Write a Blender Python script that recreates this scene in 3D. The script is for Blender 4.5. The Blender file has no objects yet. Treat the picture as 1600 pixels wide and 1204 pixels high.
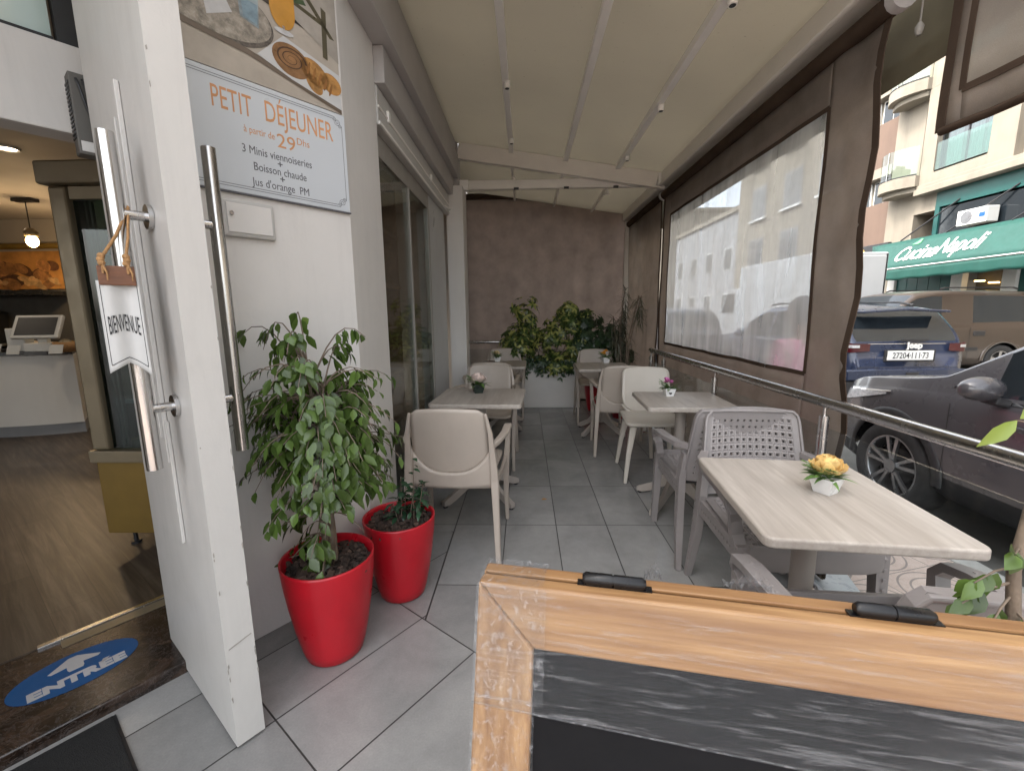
import bpy, bmesh, math, random
from mathutils import Vector, Matrix
R = math.radians
PI = math.pi
random.seed(7)
S = bpy.context.scene
col = S.collection

# ------------------------------------------------------------------ camera
cam_d = bpy.data.cameras.new('camera')
cam_d.sensor_width = 36.0
cam_d.lens = 15.37
cam_d.clip_start = 0.02
cam_d.clip_end = 400
cam = bpy.data.objects.new('camera', cam_d)
col.objects.link(cam)
_pitch, _yaw, _roll = R(9.48), R(-1.753), R(0.6)
_fw = Vector((math.sin(_yaw)*math.cos(_pitch), math.cos(_yaw)*math.cos(_pitch), -math.sin(_pitch)))
_r = Vector((math.cos(_yaw), -math.sin(_yaw), 0))
_u = _r.cross(_fw)
_r2 = _r*math.cos(_roll) - _u*math.sin(_roll)
_u2 = _r2.cross(_fw)
cam.matrix_world = Matrix(((_r2.x, _u2.x, -_fw.x, 0), (_r2.y, _u2.y, -_fw.y, 0), (_r2.z, _u2.z, -_fw.z, 1.30), (0, 0, 0, 1)))
S.camera = cam

# ------------------------------------------------------------------ world, sun, exposure
W = bpy.data.worlds.new("World")
S.world = W
W.use_nodes = True
nt = W.node_tree
sky = nt.nodes.new('ShaderNodeTexSky')
sky.sky_type = 'NISHITA'
sky.sun_disc = False
SUN_EL, SUN_AZ = R(52), R(262)          # azimuth clockwise from +Y: the sun stands behind the cafe building
sky.sun_elevation = SUN_EL
sky.sun_rotation = SUN_AZ
sky.dust_density = 4.0
sky.air_density = 1.0
sky.ozone_density = 0.6
bg = nt.nodes['Background']
bg.inputs['Strength'].default_value = 0.15
hs = nt.nodes.new('ShaderNodeHueSaturation')          # hazy coastal sky: camera white balance leaves little blue
hs.inputs['Saturation'].default_value = .32
nt.links.new(sky.outputs[0], hs.inputs['Color'])
wb = nt.nodes.new('ShaderNodeMix'); wb.data_type = 'RGBA'; wb.blend_type = 'MULTIPLY'; wb.inputs[0].default_value = 1.0
_wi = [q for q in wb.inputs if q.type == 'RGBA']
nt.links.new(hs.outputs[0], _wi[0]); _wi[1].default_value = (1.0, .985, .955, 1)
nt.links.new([q for q in wb.outputs if q.type == 'RGBA'][0], bg.inputs[0])
sun_d = bpy.data.lights.new('sun', 'SUN')
sun_d.energy = 0.8
sun_d.angle = R(10)
sun_d.color = (1.0, 0.93, 0.84)
sun = bpy.data.objects.new('sun', sun_d)
col.objects.link(sun)
_sd = Vector((math.sin(SUN_AZ)*math.cos(SUN_EL), math.cos(SUN_AZ)*math.cos(SUN_EL), math.sin(SUN_EL)))
sun.rotation_euler = (-_sd).to_track_quat('-Z', 'Y').to_euler()
S.view_settings.view_transform = 'Standard'
S.view_settings.look = 'None'
S.view_settings.gamma = 1.0
S.view_settings.exposure = 2.68
S.render.engine = 'CYCLES'
S.cycles.max_bounces = 10
S.cycles.transparent_max_bounces = 24
S.cycles.caustics_reflective = False
S.cycles.caustics_refractive = False
S.cycles.sample_clamp_indirect = 6.0

# ------------------------------------------------------------------ materials
def N(nt, kind, **kw):
    n = nt.nodes.new(kind)
    for k, v in kw.items():
        setattr(n, k, v)
    return n

def mth(nt, op, a, b=None, c=None):
    n = nt.nodes.new('ShaderNodeMath'); n.operation = op
    for i, v in enumerate((a, b, c)):
        if v is None: continue
        if isinstance(v, (int, float)): n.inputs[i].default_value = v
        else: nt.links.new(v, n.inputs[i])
    return n.outputs[0]

def mixc(nt, fac, a, b, blend='MIX'):
    n = nt.nodes.new('ShaderNodeMix'); n.data_type = 'RGBA'; n.blend_type = blend
    ins = [s for s in n.inputs if s.type == 'RGBA']
    f = n.inputs[0]
    if isinstance(fac, (int, float)): f.default_value = fac
    else: nt.links.new(fac, f)
    for s, v in zip(ins, (a, b)):
        if isinstance(v, (tuple, list)): s.default_value = (v[0], v[1], v[2], 1)
        else: nt.links.new(v, s)
    return [o for o in n.outputs if o.type == 'RGBA'][0]

def ramp(nt, fac, stops):
    n = nt.nodes.new('ShaderNodeValToRGB')
    e = n.color_ramp.elements
    while len(e) < len(stops): e.new(0.5)
    for el, (p, c) in zip(e, stops):
        el.position = p
        el.color = (c, c, c, 1) if isinstance(c, (int, float)) else (c[0], c[1], c[2], 1)
    nt.links.new(fac, n.inputs[0])
    return n.outputs[0]

def noise(nt, scale, detail=4, rough=.55, vec=None, dist=0.0):
    n = nt.nodes.new('ShaderNodeTexNoise')
    n.inputs['Scale'].default_value = scale
    n.inputs['Detail'].default_value = detail
    n.inputs['Roughness'].default_value = rough
    n.inputs['Distortion'].default_value = dist
    if vec is not None: nt.links.new(vec, n.inputs['Vector'])
    return n.outputs['Fac']

def objco(nt, scale=None, rot=None, loc=None):
    tc = nt.nodes.new('ShaderNodeTexCoord')
    if scale is None and rot is None and loc is None: return tc.outputs['Object']
    mp = nt.nodes.new('ShaderNodeMapping')
    if scale: mp.inputs['Scale'].default_value = scale
    if rot: mp.inputs['Rotation'].default_value = rot
    if loc: mp.inputs['Location'].default_value = loc
    nt.links.new(tc.outputs['Object'], mp.inputs['Vector'])
    return mp.outputs[0]

def newmat(name):
    m = bpy.data.materials.new(name); m.use_nodes = True
    nt = m.node_tree
    p = nt.nodes['Principled BSDF']
    return m, nt, p

def bumpit(nt, p, h, strength=.2, dist=.01):
    b = nt.nodes.new('ShaderNodeBump')
    b.inputs['Strength'].default_value = strength
    b.inputs['Distance'].default_value = dist
    nt.links.new(h, b.inputs['Height'])
    nt.links.new(b.outputs[0], p.inputs['Normal'])

def mat(name, c, rough=.5, metal=0.0, var=.12, scale=6.0, bump=0.0, bscale=60.0, coat=0.0, island=0.0, rvar=.08, stretch=None, spec=None, dirt=0.0):
    m, nt, p = newmat(name)
    co = objco(nt, scale=stretch)
    f = noise(nt, scale, 6, .6, co)
    lo = tuple(max(0, v*(1-var)) for v in c); hi = tuple(min(1, v*(1+var)) for v in c)
    colr = ramp(nt, f, [(.3, lo), (.7, hi)])
    if island:
        g = nt.nodes.new('ShaderNodeNewGeometry')
        k = mth(nt, 'MULTIPLY_ADD', g.outputs['Random Per Island'], 2*island, 1-island)
        colr = mixc(nt, 1.0, colr, ramp(nt, mth(nt, 'MULTIPLY', k, .5), [(0, 0.0), (1, 1.0)]), 'MULTIPLY')
        colr = mixc(nt, 1.0, colr, (2, 2, 2), 'MULTIPLY')
    if dirt:
        st = objco(nt, scale=(6, 6, .7)); sp = objco(nt)
        d1 = ramp(nt, noise(nt, 2.2, 7, .7, st, .6), [(.48, 0.0), (.72, .55)])
        d2 = ramp(nt, noise(nt, 55, 4, .75, sp), [(.66, 0.0), (.74, .9)])
        d3 = ramp(nt, noise(nt, 4.5, 6, .65, sp, 1.2), [(.52, 0.0), (.7, .6)])
        dd = mth(nt, 'MULTIPLY', mth(nt, 'ADD', d1, mth(nt, 'ADD', mth(nt, 'MULTIPLY', d2, d3), mth(nt, 'MULTIPLY', d3, .5))), dirt)
        colr = mixc(nt, dd, colr, tuple(v*.42 for v in c))
    nt.links.new(colr, p.inputs['Base Color'])
    r = ramp(nt, noise(nt, scale*2.3, 4, .6, co), [(.3, max(0, rough-rvar)), (.7, min(1, rough+rvar))])
    nt.links.new(r, p.inputs['Roughness'])
    p.inputs['Metallic'].default_value = metal
    if spec is not None: p.inputs['Specular IOR Level'].default_value = spec
    if coat:
        p.inputs['Coat Weight'].default_value = coat
        p.inputs['Coat Roughness'].default_value = .04
    if bump: bumpit(nt, p, noise(nt, bscale, 3, .5, co), bump, .004)
    return m

def glass_mat(name, tint=(.85, .93, .9), refl=.12, haze=0.0, rough=.02):
    m, nt, p = newmat(name)
    nt.nodes.remove(p)
    out = nt.nodes['Material Output']
    t = N(nt, 'ShaderNodeBsdfTransparent'); t.inputs[0].default_value = (*tint, 1)
    g = N(nt, 'ShaderNodeBsdfGlossy'); g.inputs['Roughness'].default_value = rough
    lw = N(nt, 'ShaderNodeLayerWeight'); lw.inputs[0].default_value = .5
    f = mth(nt, 'MULTIPLY_ADD', mth(nt, 'POWER', lw.outputs['Facing'], 4.0), .55, refl*.35)
    mx = N(nt, 'ShaderNodeMixShader')
    nt.links.new(f, mx.inputs[0]); nt.links.new(t.outputs[0], mx.inputs[1]); nt.links.new(g.outputs[0], mx.inputs[2])
    nt.links.new(mx.outputs[0], out.inputs[0])
    return m

def wood_mat(name, c1, c2, along=(1, .06, .06), scale=28, rough=.5, bump=.15, c3=None):
    """stretched-noise grain; `along` squeezes the grain axis."""
    m, nt, p = newmat(name)
    co = objco(nt, scale=along)
    w1 = noise(nt, scale, 5, .65, co, .6)
    w2 = noise(nt, scale*4.3, 3, .6, co, .2)
    w3 = noise(nt, scale*.35, 3, .5, co, 1.5)
    f = mth(nt, 'ADD', mth(nt, 'MULTIPLY', w1, .55), mth(nt, 'ADD', mth(nt, 'MULTIPLY', w2, .2), mth(nt, 'MULTIPLY', w3, .3)))
    c = ramp(nt, f, [(.38, c1), (.55, tuple((a+b)/2 for a, b in zip(c1, c2))), (.66, c2)])
    nt.links.new(c, p.inputs['Base Color'])
    p.inputs['Roughness'].default_value = rough
    if bump: bumpit(nt, p, f, bump, .003)
    return m

M = {}
M['white'] = mat('white_paint', (.54, .525, .50), .45, var=.04, scale=2.2, bump=.05, bscale=150, dirt=.22)
M['plaster'] = mat('plaster', (.70, .675, .645), .7, var=.05, scale=1.3, bump=.15, bscale=90, dirt=.16)
M['grey_paint'] = mat('grey_paint', (.42, .40, .39), .5, var=.05, scale=1.7)
M['panel'] = mat('panel_grey', (.48, .485, .48), .35, var=.03, scale=1.5)
M['lintel'] = mat('lintel', (.30, .28, .25), .5, var=.06)
M['black'] = mat('black_gap', (.012, .012, .012), .6)
M['dark'] = mat('dark_plastic', (.02, .02, .022), .4, var=.1)
M['steel'] = mat('brushed_steel', (.54, .53, .52), .24, 1.0, var=.05, scale=30, stretch=(1, 1, .05), rvar=.08)
M['steel_h'] = mat('rail_steel', (.56, .55, .54), .24, 1.0, var=.06, scale=14, rvar=.06)
M['alu_white'] = mat('powder_white', (.86, .84, .80), .4, var=.05, scale=3)
M['beam'] = mat('beam_cream', (.72, .685, .63), .45, var=.06, scale=3)
M['taupe'] = mat('taupe_resin', (.42, .362, .308), .42, var=.06, scale=4, dirt=.12, bump=.03, bscale=300)
M['beige'] = mat('beige_resin', (.56, .515, .45), .40, var=.05, scale=4, bump=.03, bscale=300)
M['rattan'] = mat('grey_resin', (.25, .228, .222), .38, var=.08, scale=5, bump=.03, bscale=300)
M['foot'] = mat('table_foot', (.40, .355, .315), .45, var=.06, scale=4)
M['red'] = mat('red_plastic', (.47, .008, .018), .36, var=.14, scale=3, rvar=.12, dirt=.30)
M['bark'] = mat('bark_chip', (.055, .035, .026), .85, var=.4, scale=25, island=.6)
M['stem'] = mat('stem_bark', (.17, .13, .095), .8, var=.3, scale=20, bump=.4, bscale=120)
M['rope'] = mat('rope', (.36, .20, .085), .9, var=.3, scale=80, bump=.6, bscale=200)
M['brownwood'] = mat('sign_wood', (.15, .062, .03), .55, var=.25, scale=12, stretch=(1, 1, 6))
M['canvas_sign'] = mat('sign_canvas', (.52, .52, .51), .8, var=.04, scale=12)
M['ink'] = mat('ink_black', (.02, .02, .022), .6)
M['orange_ink'] = mat('ink_orange', (.62, .30, .13), .6)
M['grey_ink'] = mat('ink_grey', (.10, .10, .11), .6)
M['board'] = mat('board_print', (.58, .61, .64), .35, var=.02, scale=2)
M['blue'] = mat('sticker_blue', (.003, .07, .215), .6, var=.08)
M['sticker_white'] = mat('sticker_white', (.42, .43, .45), .4)
M['gold'] = mat('bronze_frame', (.19, .155, .10), .40, .35, var=.12, scale=4)
M['gold_base'] = mat('gold_panel', (.20, .125, .025), .42, .3, var=.15, scale=3)
M['mulch'] = mat('mulch_soil', (.03, .02, .015), .95, var=.4, scale=30, bump=.6)
M['tyre'] = mat('tyre_rubber', (.02, .02, .021), .75, var=.2, scale=10)
M['rim'] = mat('alloy_rim', (.30, .30, .31), .32, .9, var=.1)
M['chrome'] = mat('chrome', (.75, .75, .76), .1, 1.0, var=.02)
M['trim'] = mat('black_trim', (.018, .018, .02), .5, var=.15)
M['carglass'] = mat('car_glass', (.012, .016, .02), .06, 0, var=.1, spec=.55)
M['plate'] = mat('plate_white', (.72, .72, .70), .4, var=.03)
M['skin'] = mat('skin', (.32, .18, .12), .55, var=.08)
M['pink'] = mat('pink_cloth', (.85, .32, .42), .85, var=.12, scale=7, bump=.2, bscale=40)
M['hair'] = mat('grey_hair', (.16, .15, .15), .8, var=.3, scale=40)

# ------------------------------------------------------------------ mesh builder
class MB:
    def __init__(s):
        s.v, s.f, s.mi, s.sm = [], [], [], []
        s.M = Matrix.Identity(4); s.cur = 0; s.smooth = False
    def add(s, verts, faces, smooth=None):
        b = len(s.v)
        for p in verts:
            q = s.M @ Vector(p); s.v.append((q.x, q.y, q.z))
        for f in faces:
            s.f.append(tuple(b+i for i in f)); s.mi.append(s.cur); s.sm.append(s.smooth if smooth is None else smooth)
        return s
    def box(s, c, d, rz=0.0):
        x, y, z = d[0]/2, d[1]/2, d[2]/2
        ca, sa = math.cos(rz), math.sin(rz)
        vs = []
        for sz in (-z, z):
            for sx, sy in ((-x, -y), (x, -y), (x, y), (-x, y)):
                vs.append((c[0]+sx*ca-sy*sa, c[1]+sx*sa+sy*ca, c[2]+sz))
        return s.add(vs, [(3, 2, 1, 0), (4, 5, 6, 7), (0, 1, 5, 4), (1, 2, 6, 5), (2, 3, 7, 6), (3, 0, 4, 7)], False)
    def b2(s, x0, x1, y0, y1, z0, z1):
        return s.box(((x0+x1)/2, (y0+y1)/2, (z0+z1)/2), (abs(x1-x0), abs(y1-y0), abs(z1-z0)))
    def prism(s, poly, z0, z1):
        """polygon in XY extruded z0..z1 (poly counter-clockwise)."""
        n = len(poly)
        a = sum(poly[i][0]*poly[(i+1) % n][1]-poly[(i+1) % n][0]*poly[i][1] for i in range(n))
        if a < 0: poly = poly[::-1]
        vs = [(p[0], p[1], z0) for p in poly] + [(p[0], p[1], z1) for p in poly]
        fs = [tuple(range(n-1, -1, -1)), tuple(range(n, 2*n))]
        fs += [(i, (i+1) % n, n+(i+1) % n, n+i) for i in range(n)]
        return s.add(vs, fs, False)
    def plate(s, pts, off):
        """3-D polygon thickened by vector off."""
        n = len(pts); off = Vector(off)
        vs = [tuple(p) for p in pts] + [tuple(Vector(p)+off) for p in pts]
        fs = [tuple(range(n-1, -1, -1)), tuple(range(n, 2*n))] + [(i, (i+1) % n, n+(i+1) % n, n+i) for i in range(n)]
        return s.add(vs, fs, False)
    def tube(s, pts, r, n=10, cap=True, smooth=True):
        pts = [Vector(p) for p in pts]
        rs = r if isinstance(r, (list, tuple)) else [r]*len(pts)
        vs, fs = [], []
        prev = None
        for i, p in enumerate(pts):
            d = (pts[min(i+1, len(pts)-1)]-pts[max(i-1, 0)]).normalized()
            if prev is None:
                u = d.orthogonal().normalized()
            else:
                u = (prev - d*prev.dot(d))
                u = u.normalized() if u.length > 1e-6 else d.orthogonal().normalized()
            prev = u; w = d.cross(u)
            for k in range(n):
                a = 2*PI*k/n
                q = p + (u*math.cos(a)+w*math.sin(a))*rs[i]
                vs.append(tuple(q))
        for i in range(len(pts)-1):
            for k in range(n):
                fs.append((i*n+k, i*n+(k+1) % n, (i+1)*n+(k+1) % n, (i+1)*n+k))
        s.add(vs, fs, smooth)
        if cap:
            m = (len(pts)-1)*n
            s.add(vs[:n], [tuple(range(n-1, -1, -1))], False)
            s.add(vs[m:m+n], [tuple(range(n))], False)
        return s
    def bar(s, pts, w, h, side=(1, 0, 0), cap=True, smooth=False):
        """rectangular section swept along pts; w along `side`, h across."""
        pts = [Vector(p) for p in pts]; side = Vector(side)
        ws = w if isinstance(w, (list, tuple)) else [w]*len(pts)
        hs = h if isinstance(h, (list, tuple)) else [h]*len(pts)
        vs, fs = [], []
        for i, p in enumerate(pts):
            d = (pts[min(i+1, len(pts)-1)]-pts[max(i-1, 0)]).normalized()
            u = (side-d*side.dot(d)).normalized(); v = d.cross(u)
            for a, b in ((-1, -1), (1, -1), (1, 1), (-1, 1)):
                vs.append(tuple(p+u*a*ws[i]/2+v*b*hs[i]/2))
        for i in range(len(pts)-1):
            for k in range(4):
                fs.append((i*4+k, i*4+(k+1) % 4, i*4+4+(k+1) % 4, i*4+4+k))
        if cap:
            m = 4*(len(pts)-1)
            fs += [(3, 2, 1, 0), (m, m+1, m+2, m+3)]
        return s.add(vs, fs, smooth)
    def lathe(s, prof, c=(0, 0, 0), n=32, smooth=True, sq=0):
        vs, fs = [], []
        for (r, z) in prof:
            for k in range(n):
                a = 2*PI*k/n
                vs.append((c[0]+r*math.cos(a), c[1]+r*math.sin(a), c[2]+z))
        for i in range(len(prof)-1):
            for k in range(n):
                fs.append((i*n+k, i*n+(k+1) % n, (i+1)*n+(k+1) % n, (i+1)*n+k))
        return s.add(vs, fs, smooth)
    def disc(s, c, r, n=24, axis=(0, 0, 1), ry=None):
        ax = Vector(axis).normalized(); u = ax.orthogonal().normalized(); w = ax.cross(u)
        vs = [tuple(Vector(c)+u*r*math.cos(2*PI*k/n)+w*(ry or r)*math.sin(2*PI*k/n)) for k in range(n)]
        return s.add(vs, [tuple(range(n))], False)
    def ball(s, c, r, nu=14, nv=9, sc=(1, 1, 1), smooth=True):
        vs, fs = [], []
        for j in range(nv+1):
            t = PI*j/nv
            for i in range(nu):
                a = 2*PI*i/nu
                vs.append((c[0]+r*sc[0]*math.sin(t)*math.cos(a), c[1]+r*sc[1]*math.sin(t)*math.sin(a), c[2]+r*sc[2]*math.cos(t)))
        for j in range(nv):
            for i in range(nu):
                fs.append((j*nu+i, (j+1)*nu+i, (j+1)*nu+(i+1) % nu, j*nu+(i+1) % nu))
        return s.add(vs, fs, smooth)
    def sheet(s, fn, nu, nv, th=0.0, smooth=True):
        """fn(u,v)->point, u,v in 0..1; th>0 makes a closed shell."""
        g = [[Vector(fn(i/nu, j/nv)) for i in range(nu+1)] for j in range(nv+1)]
        W_ = nu+1
        vs = [tuple(g[j][i]) for j in range(nv+1) for i in range(W_)]
        fs = [(j*W_+i, j*W_+i+1, (j+1)*W_+i+1, (j+1)*W_+i) for j in range(nv) for i in range(nu)]
        if th:
            k = len(vs); back = []
            for j in range(nv+1):
                for i in range(W_):
                    du = g[j][min(i+1, nu)]-g[j][max(i-1, 0)]; dv = g[min(j+1, nv)][i]-g[max(j-1, 0)][i]
                    nn = du.cross(dv); nn = nn.normalized() if nn.length > 1e-9 else Vector((0, 0, 1))
                    back.append(tuple(g[j][i]-nn*th))
            vs += back
            fs += [(k+(j+1)*W_+i, k+(j+1)*W_+i+1, k+j*W_+i+1, k+j*W_+i) for j in range(nv) for i in range(nu)]
            ring = [i for i in range(W_)] + [j*W_+nu for j in range(1, nv+1)] + [nv*W_+i for i in range(nu-1, -1, -1)] + [j*W_ for j in range(nv-1, 0, -1)]
            for a in range(len(ring)):
                p, q = ring[a], ring[(a+1) % len(ring)]
                fs.append((q, p, k+p, k+q))
        return s.add(vs, fs, smooth)
    def build(s, name, m=None, parent=None, bevel=0.0, bseg=2, mats=None, sub=0):
        me = bpy.data.meshes.new(name)
        me.from_pydata(s.v, [], s.f)
        for mm in (mats or [m]): me.materials.append(mm)
        me.polygons.foreach_set('material_index', s.mi)
        me.polygons.foreach_set('use_smooth', s.sm)
        me.update()
        o = bpy.data.objects.new(name, me); col.objects.link(o)
        if parent: o.parent = parent
        if bevel:
            b = o.modifiers.new('bevel', 'BEVEL'); b.width = bevel; b.segments = bseg; b.limit_method = 'ANGLE'; b.angle_limit = R(40)
        if sub:
            b = o.modifiers.new('sub', 'SUBSURF'); b.levels = sub; b.render_levels = sub
        return o

def tag(o, label=None, cat=None, group=None, kind=None):
    if label: o['label'] = label
    if cat: o['category'] = cat
    if group: o['group'] = group
    if kind: o['kind'] = kind
    return o

def empty(name, loc=(0, 0, 0), rz=0.0, label=None, cat=None, group=None):
    o = bpy.data.objects.new(name, None); col.objects.link(o)
    o.empty_display_size = .1
    o.location = loc; o.rotation_euler = (0, 0, rz)
    return tag(o, label, cat, group)

def kids(o):
    return [c for c in bpy.data.objects if c.parent == o]

def copy_tree(o, parent=None):
    c = o.copy(); col.objects.link(c)
    if parent: c.parent = parent
    for k in kids(o): copy_tree(k, c)
    return c

def dup(o, loc, rz, label):
    c = copy_tree(o); c.location = loc; c.rotation_euler = (0, 0, rz); c['label'] = label
    return c

def structure(o):
    o['kind'] = 'structure'; return o

def text_mb(mb, body, size, mtx, ext=.001, xs=1.0, shear=0.0, bold=0.0, align='CENTER', spacing=1.0):
    """set lettering into mb as mesh; mtx maps text plane (x right, y up, z out)."""
    cu = bpy.data.curves.new('lettering', 'FONT')
    cu.body = body; cu.size = size; cu.extrude = ext; cu.offset = bold; cu.shear = shear
    cu.align_x = align; cu.space_character = spacing; cu.resolution_u = 3
    o = bpy.data.objects.new('lettering', cu); col.objects.link(o)
    dg = bpy.context.evaluated_depsgraph_get()
    me = bpy.data.meshes.new_from_object(o.evaluated_get(dg))
    mm = mtx @ Matrix.Diagonal((xs, 1, 1, 1))
    mb.add([tuple(mm @ v.co) for v in me.vertices], [tuple(p.vertices) for p in me.polygons], False)
    bpy.data.objects.remove(o); bpy.data.curves.remove(cu); bpy.data.meshes.remove(me)

def frame_mtx(o, x, y):
    x = Vector(x).normalized(); y = Vector(y); z = x.cross(y).normalized(); y = z.cross(x)
    return Matrix(((x.x, y.x, z.x, o[0]), (x.y, y.y, z.y, o[1]), (x.z, y.z, z.z, o[2]), (0, 0, 0, 1)))

# ================================================================== THE SETTING
A37 = R(37)
AX = Vector((math.sin(A37), math.cos(A37), 0))      # facade direction at the chamfered entrance
BX = Vector((-math.cos(A37), math.sin(A37), 0))     # into the shop
OUT = -BX
def ab(o, a, b, z=0): return (o[0]+AX.x*a+BX.x*b, o[1]+AX.y*a+BX.y*b, z)

# --- tiles of the terrace
m, nt, p = newmat('terrace_tiles')
tc = objco(nt)
sep = N(nt, 'ShaderNodeSeparateXYZ'); nt.links.new(tc, sep.inputs[0])
def brick_at(rot, px, py):
    ca, sa = math.cos(rot), math.sin(rot)
    dx = mth(nt, 'ADD', sep.outputs[0], -px); dy = mth(nt, 'ADD', sep.outputs[1], -py)
    u = mth(nt, 'ADD', mth(nt, 'MULTIPLY', dx, ca), mth(nt, 'MULTIPLY', dy, sa))
    v = mth(nt, 'ADD', mth(nt, 'MULTIPLY', dx, -sa), mth(nt, 'MULTIPLY', dy, ca))
    cx = N(nt, 'ShaderNodeCombineXYZ'); nt.links.new(u, cx.inputs[0]); nt.links.new(v, cx.inputs[1])
    br = N(nt, 'ShaderNodeTexBrick'); br.offset = 0.0; br.squash = 1.0
    br.inputs['Scale'].default_value = 1.0
    br.inputs['Brick Width'].default_value = .61; br.inputs['Row Height'].default_value = .31
    br.inputs['Mortar Size'].default_value = .0028; br.inputs['Mortar Smooth'].default_value = .1
    br.inputs['Color1'].default_value = (0.42, .42, .42, 1); br.inputs['Color2'].default_value = (.58, .58, .58, 1)
    br.inputs['Mortar'].default_value = (0, 0, 0, 1)
    nt.links.new(cx.outputs[0], br.inputs['Vector'])
    return br
b1 = brick_at(R(90), -.434, 2.535)
b2 = brick_at(R(90)-A37, -.451, 1.689)
da = mth(nt, 'ADD', mth(nt, 'MULTIPLY', mth(nt, 'ADD', sep.outputs[0], .451), AX.x), mth(nt, 'MULTIPLY', mth(nt, 'ADD', sep.outputs[1], -1.689), AX.y))
mask = mth(nt, 'MULTIPLY', mth(nt, 'GREATER_THAN', sep.outputs[0], -.436), mth(nt, 'GREATER_THAN', da, 0.0))
mask = mth(nt, 'MAXIMUM', mask, mth(nt, 'GREATER_THAN', sep.outputs[1], 2.45))
tilec = mixc(nt, mask, b2.outputs['Color'], b1.outputs['Color'])
mort = mth(nt, 'ADD', mth(nt, 'MULTIPLY', b1.outputs['Fac'], mask), mth(nt, 'MULTIPLY', b2.outputs['Fac'], mth(nt, 'SUBTRACT', 1.0, mask)))
# the border joints where both layouts meet
ex = mth(nt, 'MULTIPLY', mth(nt, 'LESS_THAN', mth(nt, 'ABSOLUTE', da), .0026), mth(nt, 'GREATER_THAN', sep.outputs[0], -.451))
ey = mth(nt, 'MULTIPLY', mth(nt, 'LESS_THAN', mth(nt, 'ABSOLUTE', mth(nt, 'ADD', sep.outputs[0], .436)), .0026), mth(nt, 'MULTIPLY', mth(nt, 'GREATER_THAN', da, 0), mth(nt, 'LESS_THAN', sep.outputs[1], 2.45)))
mort = mth(nt, 'MAXIMUM', mort, mth(nt, 'MAXIMUM', ex, ey))
n1 = noise(nt, 3.2, 7, .62, tc, .4); n2 = noise(nt, 26, 5, .6, tc); n3 = noise(nt, 160, 2, .5, tc)
v = mth(nt, 'ADD', mth(nt, 'MULTIPLY', n1, .66), mth(nt, 'ADD', mth(nt, 'MULTIPLY', n2, .14), mth(nt, 'MULTIPLY', n3, .2)))
base = ramp(nt, v, [(.32, (.215, .214, .208)), (.5, (.275, .272, .264)), (.68, (.345, .340, .325))])
base = mixc(nt, 1.0, base, mixc(nt, 1.0, tilec, (2, 2, 2), 'MULTIPLY'), 'MULTIPLY')
colr = mixc(nt, mort, base, (.035, .033, .031))
nt.links.new(colr, p.inputs['Base Color'])
nt.links.new(mth(nt, 'ADD', mth(nt, 'MULTIPLY', n2, .06), mth(nt, 'MULTIPLY_ADD', mort, .4, .17)), p.inputs['Roughness'])
bumpit(nt, p, mth(nt, 'SUBTRACT', mth(nt, 'MULTIPLY', n3, .08), mort), .35, .002)
M['tiles'] = m

mb = MB()
mb.prism([(-4.2, -2.6), (.75, -1.2), (1.48, 1.70), (1.60, 2.15), (1.60, 6.6), (-.95, 6.6), (-.95, 2.5), (-1.3, 1.75), (-1.9, 1.05)], -.24, 0)
structure(mb.build('terrace_floor', M['tiles']))
M['marble_edge'] = mat('edge_marble', (.42, .43, .44), .3, var=.12, scale=9)
mb = MB()
mb.prism([(1.30, 1.56), (1.50, 1.70), (1.625, 2.15), (1.625, 6.6), (1.40, 6.6), (1.40, 2.2)], -.23, .004)
structure(mb.build('terrace_kerb', M['marble_edge'], bevel=.004))

# --- road and pavements
m, nt, p = newmat('asphalt')
tc = objco(nt)
n1 = noise(nt, .5, 6, .6, tc); n2 = noise(nt, 60, 3, .6, tc); n3 = noise(nt, 4, 5, .6, tc)
v = mth(nt, 'ADD', mth(nt, 'MULTIPLY', n1, .45), mth(nt, 'ADD', mth(nt, 'MULTIPLY', n2, .25), mth(nt, 'MULTIPLY', n3, .3)))
nt.links.new(ramp(nt, v, [(.35, (.055, .054, .052)), (.65, (.12, .115, .108))]), p.inputs['Base Color'])
p.inputs['Roughness'].default_value = .8
bumpit(nt, p, n2, .5, .006)
M['asphalt'] = m
mb = MB(); mb.add([(-150, -150, -.25), (150, -150, -.25), (150, 150, -.25), (-150, 150, -.25)], [(0, 1, 2, 3)])
structure(mb.build('road', M['asphalt']))

m, nt, p = newmat('pavement_tiles')
tc = objco(nt, rot=(0, 0, R(-16)))
sep = N(nt, 'ShaderNodeSeparateXYZ'); nt.links.new(tc, sep.inputs[0])
def cell(v): return mth(nt, 'SUBTRACT', mth(nt, 'FRACT', mth(nt, 'DIVIDE', v, .40)), .5)
u, w = cell(sep.outputs[0]), cell(sep.outputs[1])
d = mth(nt, 'SQRT', mth(nt, 'ADD', mth(nt, 'MULTIPLY', u, u), mth(nt, 'MULTIPLY', w, w)))
def line(x, at, wd): return mth(nt, 'LESS_THAN', mth(nt, 'ABSOLUTE', mth(nt, 'SUBTRACT', x, at)), wd)
g = mth(nt, 'MAXIMUM', line(mth(nt, 'ABSOLUTE', u), .5, .008), line(mth(nt, 'ABSOLUTE', w), .5, .008))
for rr in (.18, .33, .46): g = mth(nt, 'MAXIMUM', g, line(d, rr, .012))
n1 = noise(nt, 5, 6, .6, tc); n2 = noise(nt, 70, 3, .6, tc)
v = mth(nt, 'ADD', mth(nt, 'MULTIPLY', n1, .6), mth(nt, 'MULTIPLY', n2, .4))
base = ramp(nt, v, [(.35, (.42, .32, .27)), (.65, (.56, .45, .39))])
nt.links.new(mixc(nt, mth(nt, 'MULTIPLY', g, .75), base, (.16, .14, .13)), p.inputs['Base Color'])
p.inputs['Roughness'].default_value = .65
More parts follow.
